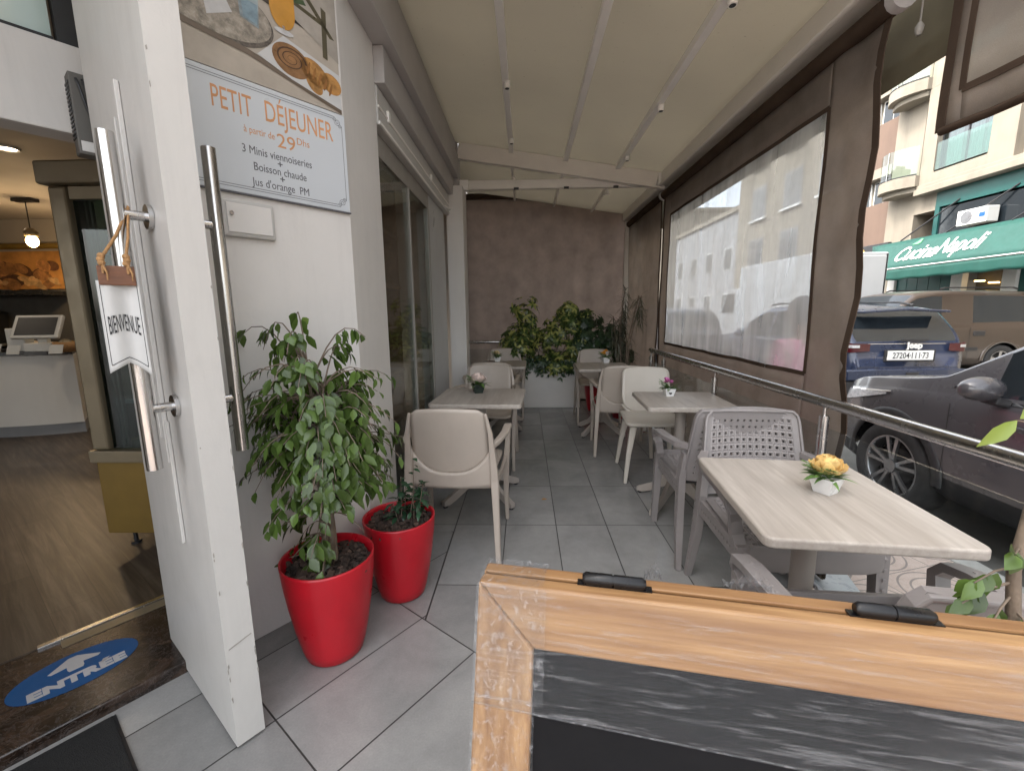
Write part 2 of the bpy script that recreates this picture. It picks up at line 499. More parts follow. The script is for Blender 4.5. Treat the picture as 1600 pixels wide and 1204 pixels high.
bumpit(nt, p, mth(nt, 'SUBTRACT', mth(nt, 'MULTIPLY', n2, .2), g), .4, .003)
M['pave'] = m
mb = MB(); mb.prism([(-6, -9), (2.42, -9), (2.42, 30), (1.3, 30), (1.3, 6.7), (-.9, 6.7), (-3, 0), (-8, -6)], -.248, -.12)
structure(mb.build('pavement', M['pave']))
M['kerb'] = mat('kerb_stone', (.33, .32, .30), .8, var=.2, scale=7, bump=.3)
mb = MB()
for i in range(28): mb.b2(2.424, 2.56, -8+i*1.0, -8+i*1.0+.992, -.249, -.115)
structure(mb.build('kerb', M['kerb'], bevel=.012))
mb = MB(); mb.b2(11.0, 13.0, -20, 60, -.249, -.11)
structure(mb.build('pavement', M['kerb']))

# --- shop interior floor
m, nt, p = newmat('shop_wood_floor')
tc = objco(nt, rot=(0, 0, R(35)))
br = N(nt, 'ShaderNodeTexBrick'); br.offset = .37
br.inputs['Scale'].default_value = 1; br.inputs['Brick Width'].default_value = 1.3; br.inputs['Row Height'].default_value = .16
br.inputs['Mortar Size'].default_value = .0012
br.inputs['Color1'].default_value = (.40, .40, .40, 1); br.inputs['Color2'].default_value = (.62, .62, .62, 1); br.inputs['Mortar'].default_value = (.2, .2, .2, 1)
nt.links.new(tc, br.inputs['Vector'])
mp = N(nt, 'ShaderNodeMapping'); mp.inputs['Scale'].default_value = (.5, 9, 1); nt.links.new(tc, mp.inputs[0])
g1 = noise(nt, 3.5, 7, .65, mp.outputs[0], .5)
c = ramp(nt, g1, [(.35, (.038, .028, .021)), (.5, (.072, .055, .041)), (.66, (.12, .095, .073))])
c = mixc(nt, 1.0, c, mixc(nt, 1, br.outputs['Color'], (2, 2, 2), 'MULTIPLY'), 'MULTIPLY')
nt.links.new(c, p.inputs['Base Color']); p.inputs['Roughness'].default_value = .42
M['woodfloor'] = m
TH = (-1.62, 1.767)
mb = MB(); mb.prism([ab(TH, .9, 0)[:2], ab(TH, -5.5, 0)[:2], (-9.2, -2.0), (-9.2, 6.4), (-.9, 6.4), (-.9, 2.6)], -.2, .05)
structure(mb.build('shop_floor', M['woodfloor']))

# marble threshold
m, nt, p = newmat('brown_marble')
tc = objco(nt)
n1 = noise(nt, 5, 9, .7, tc, 1.4); n2 = noise(nt, 14, 8, .7, tc, 2.2)
c = ramp(nt, n1, [(.32, (.006, .0045, .004)), (.48, (.022, .014, .010)), (.58, (.052, .032, .022)), (.7, (.025, .02, .02))])
vein = ramp(nt, mth(nt, 'ABSOLUTE', mth(nt, 'SUBTRACT', n2, .5)), [(0, .8), (.022, 0.0)])
nt.links.new(mixc(nt, mth(nt, 'MULTIPLY', vein, .4), c, (.18, .16, .155)), p.inputs['Base Color'])
p.inputs['Roughness'].default_value = .22
M['marble'] = m
TF = (-1.231, 1.415)
mb = MB(); mb.prism([ab(TF, .10, .004)[:2], ab(TF, -4.5, .004)[:2], ab(TH, -4.5, 0)[:2], ab(TH, .35, 0)[:2]], -.2, .047)
structure(mb.build('marble_threshold', M['marble'], bevel=.006))

# ================================================================== THE CAFE BUILDING
shop = empty('cafe_building', (-1.4, 2.2, 0), 0, 'white cafe building with open entrance door and glazed shop front beside the terrace', 'building')
def sh(mb, name, m, bevel=0.0, parent=None):
    """build in world coordinates, then hang under the shop."""
    o = mb.build(name, m, None, bevel=bevel)
    o.parent = parent or shop
    pl = Matrix.Translation((1.4, -2.2, 0))
    o.matrix_parent_inverse = pl
    return o
P0 = (-1.048, 1.612)
mb = MB()
mb.prism([ab(P0, -.205, 0)[:2], ab(P0, .474, 0)[:2], (-.762, 2.44), (-.90, 2.44), (-1.35, 2.35), ab(P0, -.205, .62)[:2]], 0, 3.4)
sh(mb, 'entrance_pillar', M['plaster'], .004)
# upper storeys
mb = MB()
mb.prism([ab(P0, -6.5, .26)[:2], ab(P0, -.21, .26)[:2], (-1.33, 2.36), (-.92, 2.45), (-.92, 30), (-14, 30), (-14, -4.5)], 3.05, 9.0)
mb.prism([ab(P0, -.21, -.75)[:2], ab(P0, -6.5, -.75)[:2], ab(P0, -6.5, .255)[:2], ab(P0, -.21, .255)[:2]], 3.05, 3.4)  # overhang out of view, added to shade the door and step
mb.b2(-14, -.86, 8.2, 30, -.2, 3.05)
mb.b2(-14, -.86, 6.32, 8.0, 2.3, 3.05); mb.b2(-14, -1.2, 6.5, 8.19, -.2, 2.29)
sh(mb, 'upper_wall', M['plaster'])
# window wall beyond the terrace (seen beside the far blind)
mb = MB()
mb.b2(-.95, -.855, 6.35, 8.2, -.05, .95); mb.b2(-.95, -.855, 6.35, 8.2, 1.30, 1.38); mb.b2(-.95, -.855, 6.35, 8.2, 1.62, 1.68); mb.b2(-.95, -.855, 6.35, 6.55, .96, 2.28); mb.b2(-.95, -.855, 7.2, 7.28, .96, 2.28)
sh(mb, 'window_frame', M['lintel'])
mb = MB(); mb.b2(-.93, -.90, 6.36, 8.19, .96, 2.29)
sh(mb, 'window_pane', M['carglass'])
# interior shell: ceiling, back walls
M['ceil'] = mat('shop_ceiling', (.46, .42, .37), .7, var=.03, scale=2)
M['shopwall'] = mat('shop_wall', (.34, .31, .27), .75, var=.06, scale=2)
mb = MB(); mb.prism([ab(TH, .8, .02)[:2], ab(TH, -6.2, .02)[:2], (-9.2, -2.0), (-9.2, 6.4), (-.92, 6.4), (-.92, 2.6)], 2.66, 2.8)
sh(mb, 'shop_ceiling', M['ceil'])
mb = MB(); mb.b2(-9.35, -.92, 6.25, 6.5, .04, 2.66); mb.b2(-9.35, -9.2, -3.5, 6.24, .04, 2.66)
sh(mb, 'shop_wall', M['shopwall'])
# entrance header, transom
mb = MB(); mb.prism([ab(TH, .34, -.10)[:2], ab(TH, -4.5, -.10)[:2], ab(TH, -4.5, .02)[:2], ab(TH, .34, .02)[:2]], 1.94, 2.235)
sh(mb, 'entrance_header', M['white'], .004)
mb = MB()
mb.prism([ab(TH, -.09, -.06)[:2], ab(TH, -.03, -.06)[:2], ab(TH, -.03, 0)[:2], ab(TH, -.09, 0)[:2]], 2.236, 3.05)
mb.prism([ab(TH, -4.5, -.06)[:2], ab(TH, -.1, -.06)[:2], ab(TH, -.1, 0)[:2], ab(TH, -4.5, 0)[:2]], 2.236, 2.26)
fr = sh(mb, 'transom_frame', M['black'])
M['frost'] = mat('frosted_glass', (.42, .52, .49), .12, var=.05, scale=1.5, spec=.8)
mb = MB(); mb.prism([ab(TH, -4.5, -.03)[:2], ab(TH, -.1, -.03)[:2], ab(TH, -.1, -.015)[:2], ab(TH, -4.5, -.015)[:2]], 2.262, 3.05)
mb.prism([ab(TH, .0, -.03)[:2], ab(TH, .34, -.03)[:2], ab(TH, .34, -.015)[:2], ab(TH, .0, -.015)[:2]], 2.24, 3.05)
sh(mb, 'transom_pane', M['frost'])
# facade carrying on to the near left (outside the frame)
mb = MB(); mb.prism([ab(TH, -1.35, -.45)[:2], ab(TH, -6, -.45)[:2], ab(TH, -6, .2)[:2], ab(TH, -1.35, .2)[:2]], -.2, 3.05)
sh(mb, 'facade_wall', M['plaster'])

# shop front along the terrace
M['glass'] = glass_mat('shop_glass', (.86, .90, .88), .30)
mb = MB(); mb.b2(-.812, -.80, 2.45, 3.76, .06, 2.15)
sh(mb, 'shop_window', M['glass'])
mb = MB(); mb.b2(-.90, -.795, 2.45, 3.80, 2.15, 2.27); mb.b2(-.835, -.792, 3.762, 3.80, .06, 2.15); mb.b2(-.835, -.79, 3.15, 3.172, .06, 2.149); mb.b2(-.90, -.79, 2.445, 3.8, 0, .058)
sh(mb, 'window_frame', M['lintel'], .003)
mb = MB(); mb.b2(-.90, -.794, 3.803, 4.50, 0, 2.268)
sh(mb, 'side_panel', M['panel'], .004)
mb = MB(); mb.b2(-1.0, -.83, 4.503, 4.60, 0, 2.5)
sh(mb, 'dark_gap', M['black'])
mb = MB(); mb.b2(-.97, -.755, 2.446, 4.60, 2.272, 2.462)
o = sh(mb, 'shutter_box', M['white'], .006)
mb = MB(); mb.b2(-.756, -.748, 2.447, 4.55, 2.355, 2.367); mb.b2(-.756, -.745, 2.447, 4.58, 2.273, 2.29)
for y in (2.6, 3.72): mb.b2(-.756, -.742, y, y+.03, 2.345, 2.40)
mb.tube([(-.75, 4.3, 2.29), (-.70, 4.42, 2.285)], .009, 8)
sh(mb, 'shutter_rail', M['alu_white'], .002)
mb = MB(); mb.b2(-.97, -.71, 2.443, 4.69, 2.465, 2.64)
sh(mb, 'fascia', M['grey_paint'], .004)
mb = MB(); mb.b2(-.97, -.66, 1.9, 4.69, 2.643, 2.86); mb.b2(-.97, -.685, 1.9, 4.69, 2.862, 3.06); mb.b2(-.97, -.664, 4.692, 4.84, 2.553, 3.06)
sh(mb, 'soffit_box', M['grey_paint'], .004)
mb = MB(); mb.b2(-.785, -.615, 4.60, 4.83, 0, 2.55)
sh(mb, 'corner_column', M['plaster'], .004)
mb = MB(); mb.b2(-.90, -.80, 4.83, 6.34, 0, 3.05)
sh(mb, 'side_wall', M['plaster'])

# entrance door leaf (opened outwards), thick white panel
DQ = (-.876, 1.10)
door = MB()
door.prism([ab(DQ, 0, 0)[:2], ab(DQ, .079, 0)[:2], ab(DQ, .079, .66)[:2], ab(DQ, 0, .66)[:2]], .012, 2.9)
DOORMB = door
def dpt(s, off, z): return ab(DQ, off, s, z)
# groove and chips on the leaf edge
def dpt(s, off, z): return ab(DQ, off, s, z)
DOORMB.cur = 1
DOORMB.plate([dpt(-.0005, .010, .335), dpt(-.0005, .072, .352), dpt(-.0005, .072, .355), dpt(-.0005, .010, .338)], tuple(OUT*.0008))
rnd = random.Random(3)
for k in range(26):
    z = rnd.choice((rnd.uniform(.16, .30), rnd.uniform(.5, .7), rnd.uniform(.2, 2.0))); a = rnd.choice((.0015, .003, .005, .076, .0775))
    h = rnd.uniform(.004, .022); w = rnd.uniform(.0012, .0035)
    DOORMB.plate([dpt(-.0005, a, z), dpt(-.0005, a+w, z+h*.2), dpt(-.0005, a+w*.7, z+h), dpt(-.0005, a-.001, z+h*.7)], tuple(OUT*.0006))
door = DOORMB.build('entrance_door', None, None, mats=[M['white'], M['lintel']])
door.parent = shop; door.matrix_parent_inverse = Matrix.Translation((1.4, -2.2, 0))
def on_door(mb, name, m, bevel=0.0):
    o = mb.build(name, m, None, bevel=bevel); o.parent = door; o.matrix_parent_inverse = Matrix.Identity(4); return o
# thin white trim strips on the inner face
mb = MB()
for s_, z0, z1, w in ((.262, .86, 1.92, .022), (.305, .93, 1.84, .012)):
    mb.plate([dpt(s_-w/2, -.001, z0), dpt(s_+w/2, -.001, z0), dpt(s_+w/2, -.001, z1), dpt(s_-w/2, -.001, z1)], tuple(AX*-.012))
on_door(mb, 'trim_strip', M['white'], .002)
mb = MB()
mb.plate([dpt(.235, -.001, .60), dpt(.275, -.001, .60), dpt(.275, -.001, .99), dpt(.235, -.001, .99)], tuple(AX*-.010))
on_door(mb, 'trim_strip', M['white'], .002)
# pull handles: bar, two standoffs with roses on the inside; bar and standoffs outside
mb = MB()
mb.tube([dpt(.128, -.070, .885), dpt(.128, -.070, 1.745)], .0185, 18)
for z in (1.052, 1.555):
    mb.tube([dpt(.128, -.066, z), dpt(.128, -.004, z)], .0125, 14)
    mb.tube([dpt(.128, -.012, z), dpt(.128, -.001, z)], .031, 20)
on_door(mb, 'pull_handle', M['steel'])
mb = MB()
mb.tube([dpt(.128, .150, .885), dpt(.128, .150, 1.765)], .0185, 18)
for z in (1.052, 1.555):
    mb.tube([dpt(.128, .146, z), dpt(.128, .083, z)], .0125, 14)
    mb.tube([dpt(.128, .091, z), dpt(.128, .080, z)], .031, 20)
on_door(mb, 'pull_handle', M['steel'])

DQ2 = ab(DQ, -1.55, -.05)
mb = MB(); mb.prism([ab(DQ2, 0, 0)[:2], ab(DQ2, .079, 0)[:2], ab(DQ2, .079, .66)[:2], ab(DQ2, 0, .66)[:2]], .012, 2.9)  # second leaf, out of view, added to shade the entry
sh(mb, 'entrance_door', M['white'], .003)
# floor bolt plate and door guide rail on the sill
mb = MB(); mb.prism([ab(TH, -.42, -.012)[:2], ab(TH, .3, -.012)[:2], ab(TH, .3, .012)[:2], ab(TH, -.42, .012)[:2]], .047, .056)
sh(mb, 'sill_strip', M['steel_h'], .001)
mb = MB(); mb.prism([ab(TH, -.36, -.07)[:2], ab(TH, .3, -.07)[:2], ab(TH, .3, -.014)[:2], ab(TH, -.36, -.014)[:2]], .047, .0505)
sh(mb, 'bolt_plate', M['gold'], .001)
# hatch on the pillar
def pil(s_, off, z): return ab(P0, s_, -off, z)
mb = MB()
mb.plate([pil(-.034, .001, 1.578), pil(.142, .001, 1.578), pil(.142, .001, 1.705), pil(-.034, .001, 1.705)], tuple(OUT*.022))
hatch = sh(mb, 'meter_hatch', M['white'], .008)
mb = MB(); mb.plate([pil(-.022, .0245, 1.592), pil(.128, .0245, 1.592), pil(.128, .0245, 1.692), pil(-.022, .0245, 1.692)], tuple(OUT*.003))
o = mb.build('hatch_lid', M['plaster'], bevel=.002); o.parent = hatch
mb = MB(); c = pil(-.008, .0275, 1.656); mb.tube([c, tuple(Vector(c)+OUT*.006)], .007, 16)
o = mb.build('lock', M['chrome']); o.parent = hatch

# ================================================================== PERGOLA
m, nt, p = newmat('canvas_pvc')
nt.nodes.remove(p)
tc = objco(nt)
n1 = noise(nt, 1.1, 4, .55, tc); n2 = noise(nt, 45, 4, .7, tc)
c = ramp(nt, n1, [(.3, (.49, .455, .385)), (.7, (.55, .51, .43))])
spots = ramp(nt, n2, [(.66, 0), (.74, .6)])
c = mixc(nt, spots, c, (.16, .13, .10))
d1 = N(nt, 'ShaderNodeBsdfDiffuse'); nt.links.new(c, d1.inputs[0])
t1 = N(nt, 'ShaderNodeBsdfTranslucent'); nt.links.new(c, t1.inputs[0])
mx = N(nt, 'ShaderNodeMixShader'); mx.inputs[0].default_value = .47
nt.links.new(d1.outputs[0], mx.inputs[1]); nt.links.new(t1.outputs[0], mx.inputs[2])
nt.links.new(mx.outputs[0], nt.nodes['Material Output'].inputs[0])
M['canvas'] = m
perg = empty('pergola', (1.39, 4.7, 0), 0, 'cream pergola with sloping beige canvas roof over the terrace tables', 'pergola')
def pg(mb, name, m, bevel=0.0, parent=None):
    o = mb.build(name, m, None, bevel=bevel); o.parent = parent or perg
    o.matrix_parent_inverse = Matrix.Translation((-1.39, -4.7, 0)) if parent is None else Matrix.Identity(4)
    return o
def rz(x): return 2.985 - (x+.67)*.158
mb = MB()
mb.sheet(lambda u, v: (-.72+u*2.13, 1.5+v*3.21, rz(-.72+u*2.13)+.012*math.sin(v*PI*5)**2*math.sin(u*PI)), 24, 40, .004)
pg(mb, 'roof_canvas', M['canvas'])
mb = MB()
mb.sheet(lambda u, v: (-.80+u*2.2, 4.79+v*2.3, rz(-.72+u*2.13)-.03), 6, 6, .004)
pg(mb, 'roof_canvas', M['canvas'])
for x in (-.125, .413, .93):
    mb = MB(); mb.bar([(x, 1.5, rz(x)-.022), (x, 4.66, rz(x)-.022)], .046, .044)
    rod = pg(mb, 'roof_rail', M['alu_white'], .004)
    if x != .413:
        for y in (4.30, 3.3, 2.25):
            mb = MB(); mb.tube([(x+.012, y, rz(x)-.035), (x+.012, y, rz(x)-.082)], .021, 16); mb.b2(x-.006, x+.03, y+.02, y+.028, rz(x)-.06, rz(x)-.02)
            s1 = pg(mb, 'spotlight', M['alu_white'], 0, rod)
            mb = MB(); mb.tube([(x+.012, y, rz(x)-.0825), (x+.012, y, rz(x)-.0835)], .015, 16)
            for q in (pg(mb, 'spotlight_lens', M['dark'], 0, rod),): pass
for x in (-.13, .41, .93):
    mb = MB(); mb.bar([(x, 4.8, rz(x)-.06), (x, 6.4, rz(x)-.06)], .026, .042)
    rod = pg(mb, 'roof_rail', M['alu_white'], .004)
    mb = MB(); mb.tube([(x+.012, 5.3, rz(x)-.075), (x+.012, 5.3, rz(x)-.12)], .02, 14)
    pg(mb, 'spotlight', M['alu_white'], 0, rod)
# gable rafter and level cross beam
mb = MB(); mb.bar([(-.66, 4.72, rz(-.66)-.075), (1.33, 4.72, rz(1.33)-.075)], .10, .135, side=(0, 1, 0))
pg(mb, 'gable_rafter', M['beam'], .006)
mb = MB(); mb.bar([(-.66, 4.69, rz(-.66)-.155), (1.40, 4.69, rz(1.40)-.150)], .07, .018, side=(0, 1, 0))
pg(mb, 'rafter_lip', M['beam'], .003)
mb = MB(); mb.b2(-.57, 1.40, 4.735, 4.80, 2.545, 2.632)
pg(mb, 'cross_beam', M['beam'], .006)
mb = MB(); mb.b2(-.66, -.572, 4.73, 4.805, 2.54, 2.637); pg(mb, 'beam_bracket', M['alu_white'], .003)
mb = MB(); mb.b2(1.335, 1.40, 4.665, 4.78, rz(1.36)-.145, rz(1.36)-.01)
pg(mb, 'beam_bracket', M['alu_white'], .003)
for x in (-.08, .43, .93):
    mb = MB(); mb.b2(x-.025, x+.025, 4.728, 4.745, 2.535, 2.556); pg(mb, 'beam_clip', M['dark'])
mb = MB(); mb.bar([(1.42, -.8, 2.60), (1.42, 6.45, 2.60)], .11, .135, side=(1, 0, 0)); mb.b2(1.335, 1.367, -.8, 4.66, 2.52, 2.545)
pg(mb, 'gutter_beam', M['beam'], .012)
for y in (-.7, 6.4):
    mb = MB(); mb.b2(1.40, 1.48, y-.04, y+.04, -.05, 2.53)
    pg(mb, 'post', M['beam'], .006)
M['valance'] = mat('valance_cloth', (.20, .18, .12), .85, var=.1, scale=5, bump=.1)
mb = MB(); mb.sheet(lambda u, v: (1.56+.04*v+.004*math.sin(u*30), -.8+u*7.2, 2.64-.40*v), 60, 4, .003)
pg(mb, 'valance', M['valance'])
mb = MB(); mb.tube([(1.50, 1.90, 2.45), (1.50, 1.90, 2.36)], .004, 6); mb.lathe([(.008, 0), (.013, .012), (.014, .03), (.006, .045)], (1.50, 1.90, 2.32), 12)
pg(mb, 'crank_eye', M['lintel'])

# ================================================================== ROLLER BLINDS
def mesh_cloth(name, c, trans, translu=.35, sc=5, hazeglass=False):
    m, nt, p = newmat(name); nt.nodes.remove(p)
    tc = objco(nt); n1 = noise(nt, sc, 4, .6, tc); n2 = noise(nt, 420, 1, .5, tc)
    f = mth(nt, 'ADD', mth(nt, 'MULTIPLY', n1, .7), mth(nt, 'MULTIPLY', n2, .3))
    cc = ramp(nt, f, [(.3, tuple(v*.8 for v in c)), (.7, tuple(v*1.2 for v in c))])
    d1 = N(nt, 'ShaderNodeBsdfDiffuse'); nt.links.new(cc, d1.inputs[0])
    t1 = N(nt, 'ShaderNodeBsdfTranslucent'); nt.links.new(cc, t1.inputs[0])
    a = N(nt, 'ShaderNodeMixShader'); a.inputs[0].default_value = translu
    nt.links.new(d1.outputs[0], a.inputs[1]); nt.links.new(t1.outputs[0], a.inputs[2])
    tr = N(nt, 'ShaderNodeBsdfTransparent')
    b = N(nt, 'ShaderNodeMixShader'); b.inputs[0].default_value = trans
    nt.links.new(a.outputs[0], b.inputs[1]); nt.links.new(tr.outputs[0], b.inputs[2])
    nt.links.new(b.outputs[0], nt.nodes['Material Output'].inputs[0])
    return m
M['mesh'] = mesh_cloth('blind_mesh', (.36, .31, .27), .12, .68)
M['mesh_far'] = mesh_cloth('blind_mesh_far', (.46, .40, .36), .03, .7)
M['hem'] = mesh_cloth('blind_hem', (.085, .06, .045), 0.0, .25)
# clear but hazy vinyl window
m, nt, p = newmat('hazy_vinyl'); nt.nodes.remove(p)
tc = objco(nt, scale=(1, 1, .12)); n1 = noise(nt, 9, 3, .5, tc)
tr = N(nt, 'ShaderNodeBsdfTransparent'); tr.inputs[0].default_value = (.76, .79, .82, 1)
tl = N(nt, 'ShaderNodeBsdfTranslucent'); tl.inputs[0].default_value = (.84, .83, .81, 1)
gl = N(nt, 'ShaderNodeBsdfGlossy'); gl.inputs['Roughness'].default_value = .12
a = N(nt, 'ShaderNodeMixShader'); nt.links.new(mth(nt, 'MULTIPLY_ADD', ramp(nt, n1, [(.35, 0), (.65, 1)]), .20, .24), a.inputs[0])
nt.links.new(tr.outputs[0], a.inputs[1]); nt.links.new(tl.outputs[0], a.inputs[2])
b = N(nt, 'ShaderNodeMixShader'); b.inputs[0].default_value = .07
nt.links.new(a.outputs[0], b.inputs[1]); nt.links.new(gl.outputs[0], b.inputs[2])
nt.links.new(b.outputs[0], nt.nodes['Material Output'].inputs[0])
M['vinyl'] = m
M['dirty_vinyl'] = mesh_cloth('dirty_vinyl', (.46, .42, .38), .20, .72, 3)

def blind(loc, y0, y1, z0, z1, win, label, wm='vinyl', fold=.02, ytop=None, seed=0, slant=0.0, mk='mesh'):
    """blind in the plane x=loc.x running along y; win = (y0,y1,z0,z1) of the clear panel or None"""
    t = empty('roller_blind', loc, 0, label, 'blind', 'roller blinds of the terrace')
    def off(y, z):
        k = max(0.0, (z1-z)/(z1-z0))
        ed = max(0.0, 1-abs(y-y0)/.34) if win else 0.0
        ex_ = ed*(.011*math.sin((y*1.0+z*.55)*19+seed)+.005*math.sin((y-z*.3)*37))
        return ex_ + fold*k*(math.sin(y*9+seed)*.6+math.sin(y*23+z*1.5+seed*2)*.4) + slant*k + .006*math.sin(z*7+y*11+seed)*(.3+k)
    ey = lambda y, z: y
    ys, zs = [y0, y1], [z0, z1]
    mb = MB()
    def patch(mb, ya, yb, za, zb, th=.002):
        nu = max(2, int(abs(yb-ya)/.022)); nv = max(2, int(abs(zb-za)/.06))
        mb.sheet(lambda u, v: (off(ya+(yb-ya)*u, za+(zb-za)*v), ya+(yb-ya)*u, za+(zb-za)*v), nu, nv, th)
    if win:
        a, b, c, d = win
        patch(mb, y0, a, z0, z1); patch(mb, b, y1, z0, z1); patch(mb, a, b, z0, c); patch(mb, a, b, d, z1)
    else: patch(mb, y0, y1, z0, z1)
    mb.build('blind_cloth', M[mk], t)
    if win:
        mb = MB(); patch(mb, a, b, c, d); mb.build('clear_panel', M[wm], t)
        mb = MB()
        for (ya, za, yb, zb) in ((a, c, b, c), (a, d, b, d), (a, c, a, d), (b, c, b, d)):
            n = 24
            mb.bar([(off(ya+(yb-ya)*k/n, za+(zb-za)*k/n)-.004, ya+(yb-ya)*k/n, za+(zb-za)*k/n) for k in range(n+1)], .003, .022)
        mb.build('panel_hem', M['hem'], t)
    mb = MB(); mb.tube([(0, y0-.03, z1+.03), (0, y1+.03, z1+.03)], .042, 14)
    mb.build('roller_tube', M['hem'], t)
    for y in (y0-.05, y1+.05):
        mb = MB(); mb.tube([(0, y-.02, z1+.03), (0, y+.02, z1+.03)], .048, 14); mb.build('tube_bracket', M['grey_paint'], t)
    for y in (y0, y1):
        mb = MB(); n = 20; mb.bar([(off(y, z0+(z1-z0)*k/n)-.003, y, z0+(z1-z0)*k/n) for k in range(n+1)], .004, .035)
        mb.build('side_hem', M['hem'], t)
    mb = MB(); n = 30; mb.tube([(off(y0+(y1-y0)*k/n, z0), y0+(y1-y0)*k/n, z0) for k in range(n+1)], .014, 8)
    mb.build('bottom_bar', M['hem'], t)
    return t
blind((1.43, 0, 0), 1.965, 4.72, .03, 2.43, (2.27, 4.53, .975, 2.225), 'brown mesh blind with large clear window panel behind the handrail')
blind((1.45, 0, 0), 4.90, 6.40, .03, 2.45, None, 'narrow brown mesh blind without window beside the thin grey plant', fold=.05, seed=2)
blind((1.43, 0, 0), -.55, 1.665, 1.895, 2.43, (-.4, 1.60, 2.0, 2.36), 'brown mesh blind half rolled up with a dirty window panel above the railing', 'dirty_vinyl', .012, seed=4, slant=.01)
# far blind across the end of the terrace
t = blind((0, 0, 0), -1.43, .87, .006, 2.86, None, 'wide plain brown mesh blind closing the far end behind the hedge', fold=.035, seed=1, mk='mesh_far')
t.rotation_euler = (0, 0, R(90)); t.location = (.04, 6.42, 0)

# ================================================================== RAILINGS
M['railglass'] = glass_mat('rail_glass', (.90, .93, .93), .08)
def railing(x, posts, y0, y1, label, zr=.895):
    t = empty('glass_railing', (x, (y0+y1)/2, 0), 0, label, 'railing', 'glass railings of the terrace')
    oy = (y0+y1)/2
    mb = MB(); mb.tube([(0, y0-oy, zr), (0, y1-oy, zr)], .024, 18); mb.ball((0, y1-oy, zr), .024); mb.build('handrail', M['steel_h'], t)
    for y in posts:
        mb = MB(); mb.tube([(0, y-oy, 0), (0, y-oy, zr-.06)], .021, 16); mb.tube([(0, y-oy, zr-.06), (0, y-oy, zr-.02)], .007, 8); mb.lathe([(.05, 0), (.05, .008), (.022, .012)], (0, y-oy, 0), 20)
        pst = mb.build('post', M['steel_h'], t)
        for z in (.18, .62):
            for s_ in (-1, 1):
                mb = MB(); mb.box((0, y-oy+s_*.042, z), (.026, .045, .06)); mb.build('glass_clamp', M['steel'], pst, bevel=.004)
    for a, b in zip(posts[:-1], posts[1:]):
        mb = MB(); mb.b2(-.004, .004, a-oy+.035, b-oy-.035, .07, .785); mb.build('glass_panel', M['railglass'], t)
    return t
railing(1.325, (.25, 1.93, 3.06, 4.2, 4.62), .2, 4.64, 'long steel handrail with glass panels beside the right hand tables')
t = railing(0, (-1.4, .68), -1.44, .76, 'short steel handrail behind the hedge at the far end', .885)
t.rotation_euler = (0, 0, R(90)); t.location = (.0, 6.28, 0)

# ================================================================== FURNITURE
def taperw(v, w0, w1): return w0+(w1-w0)*v

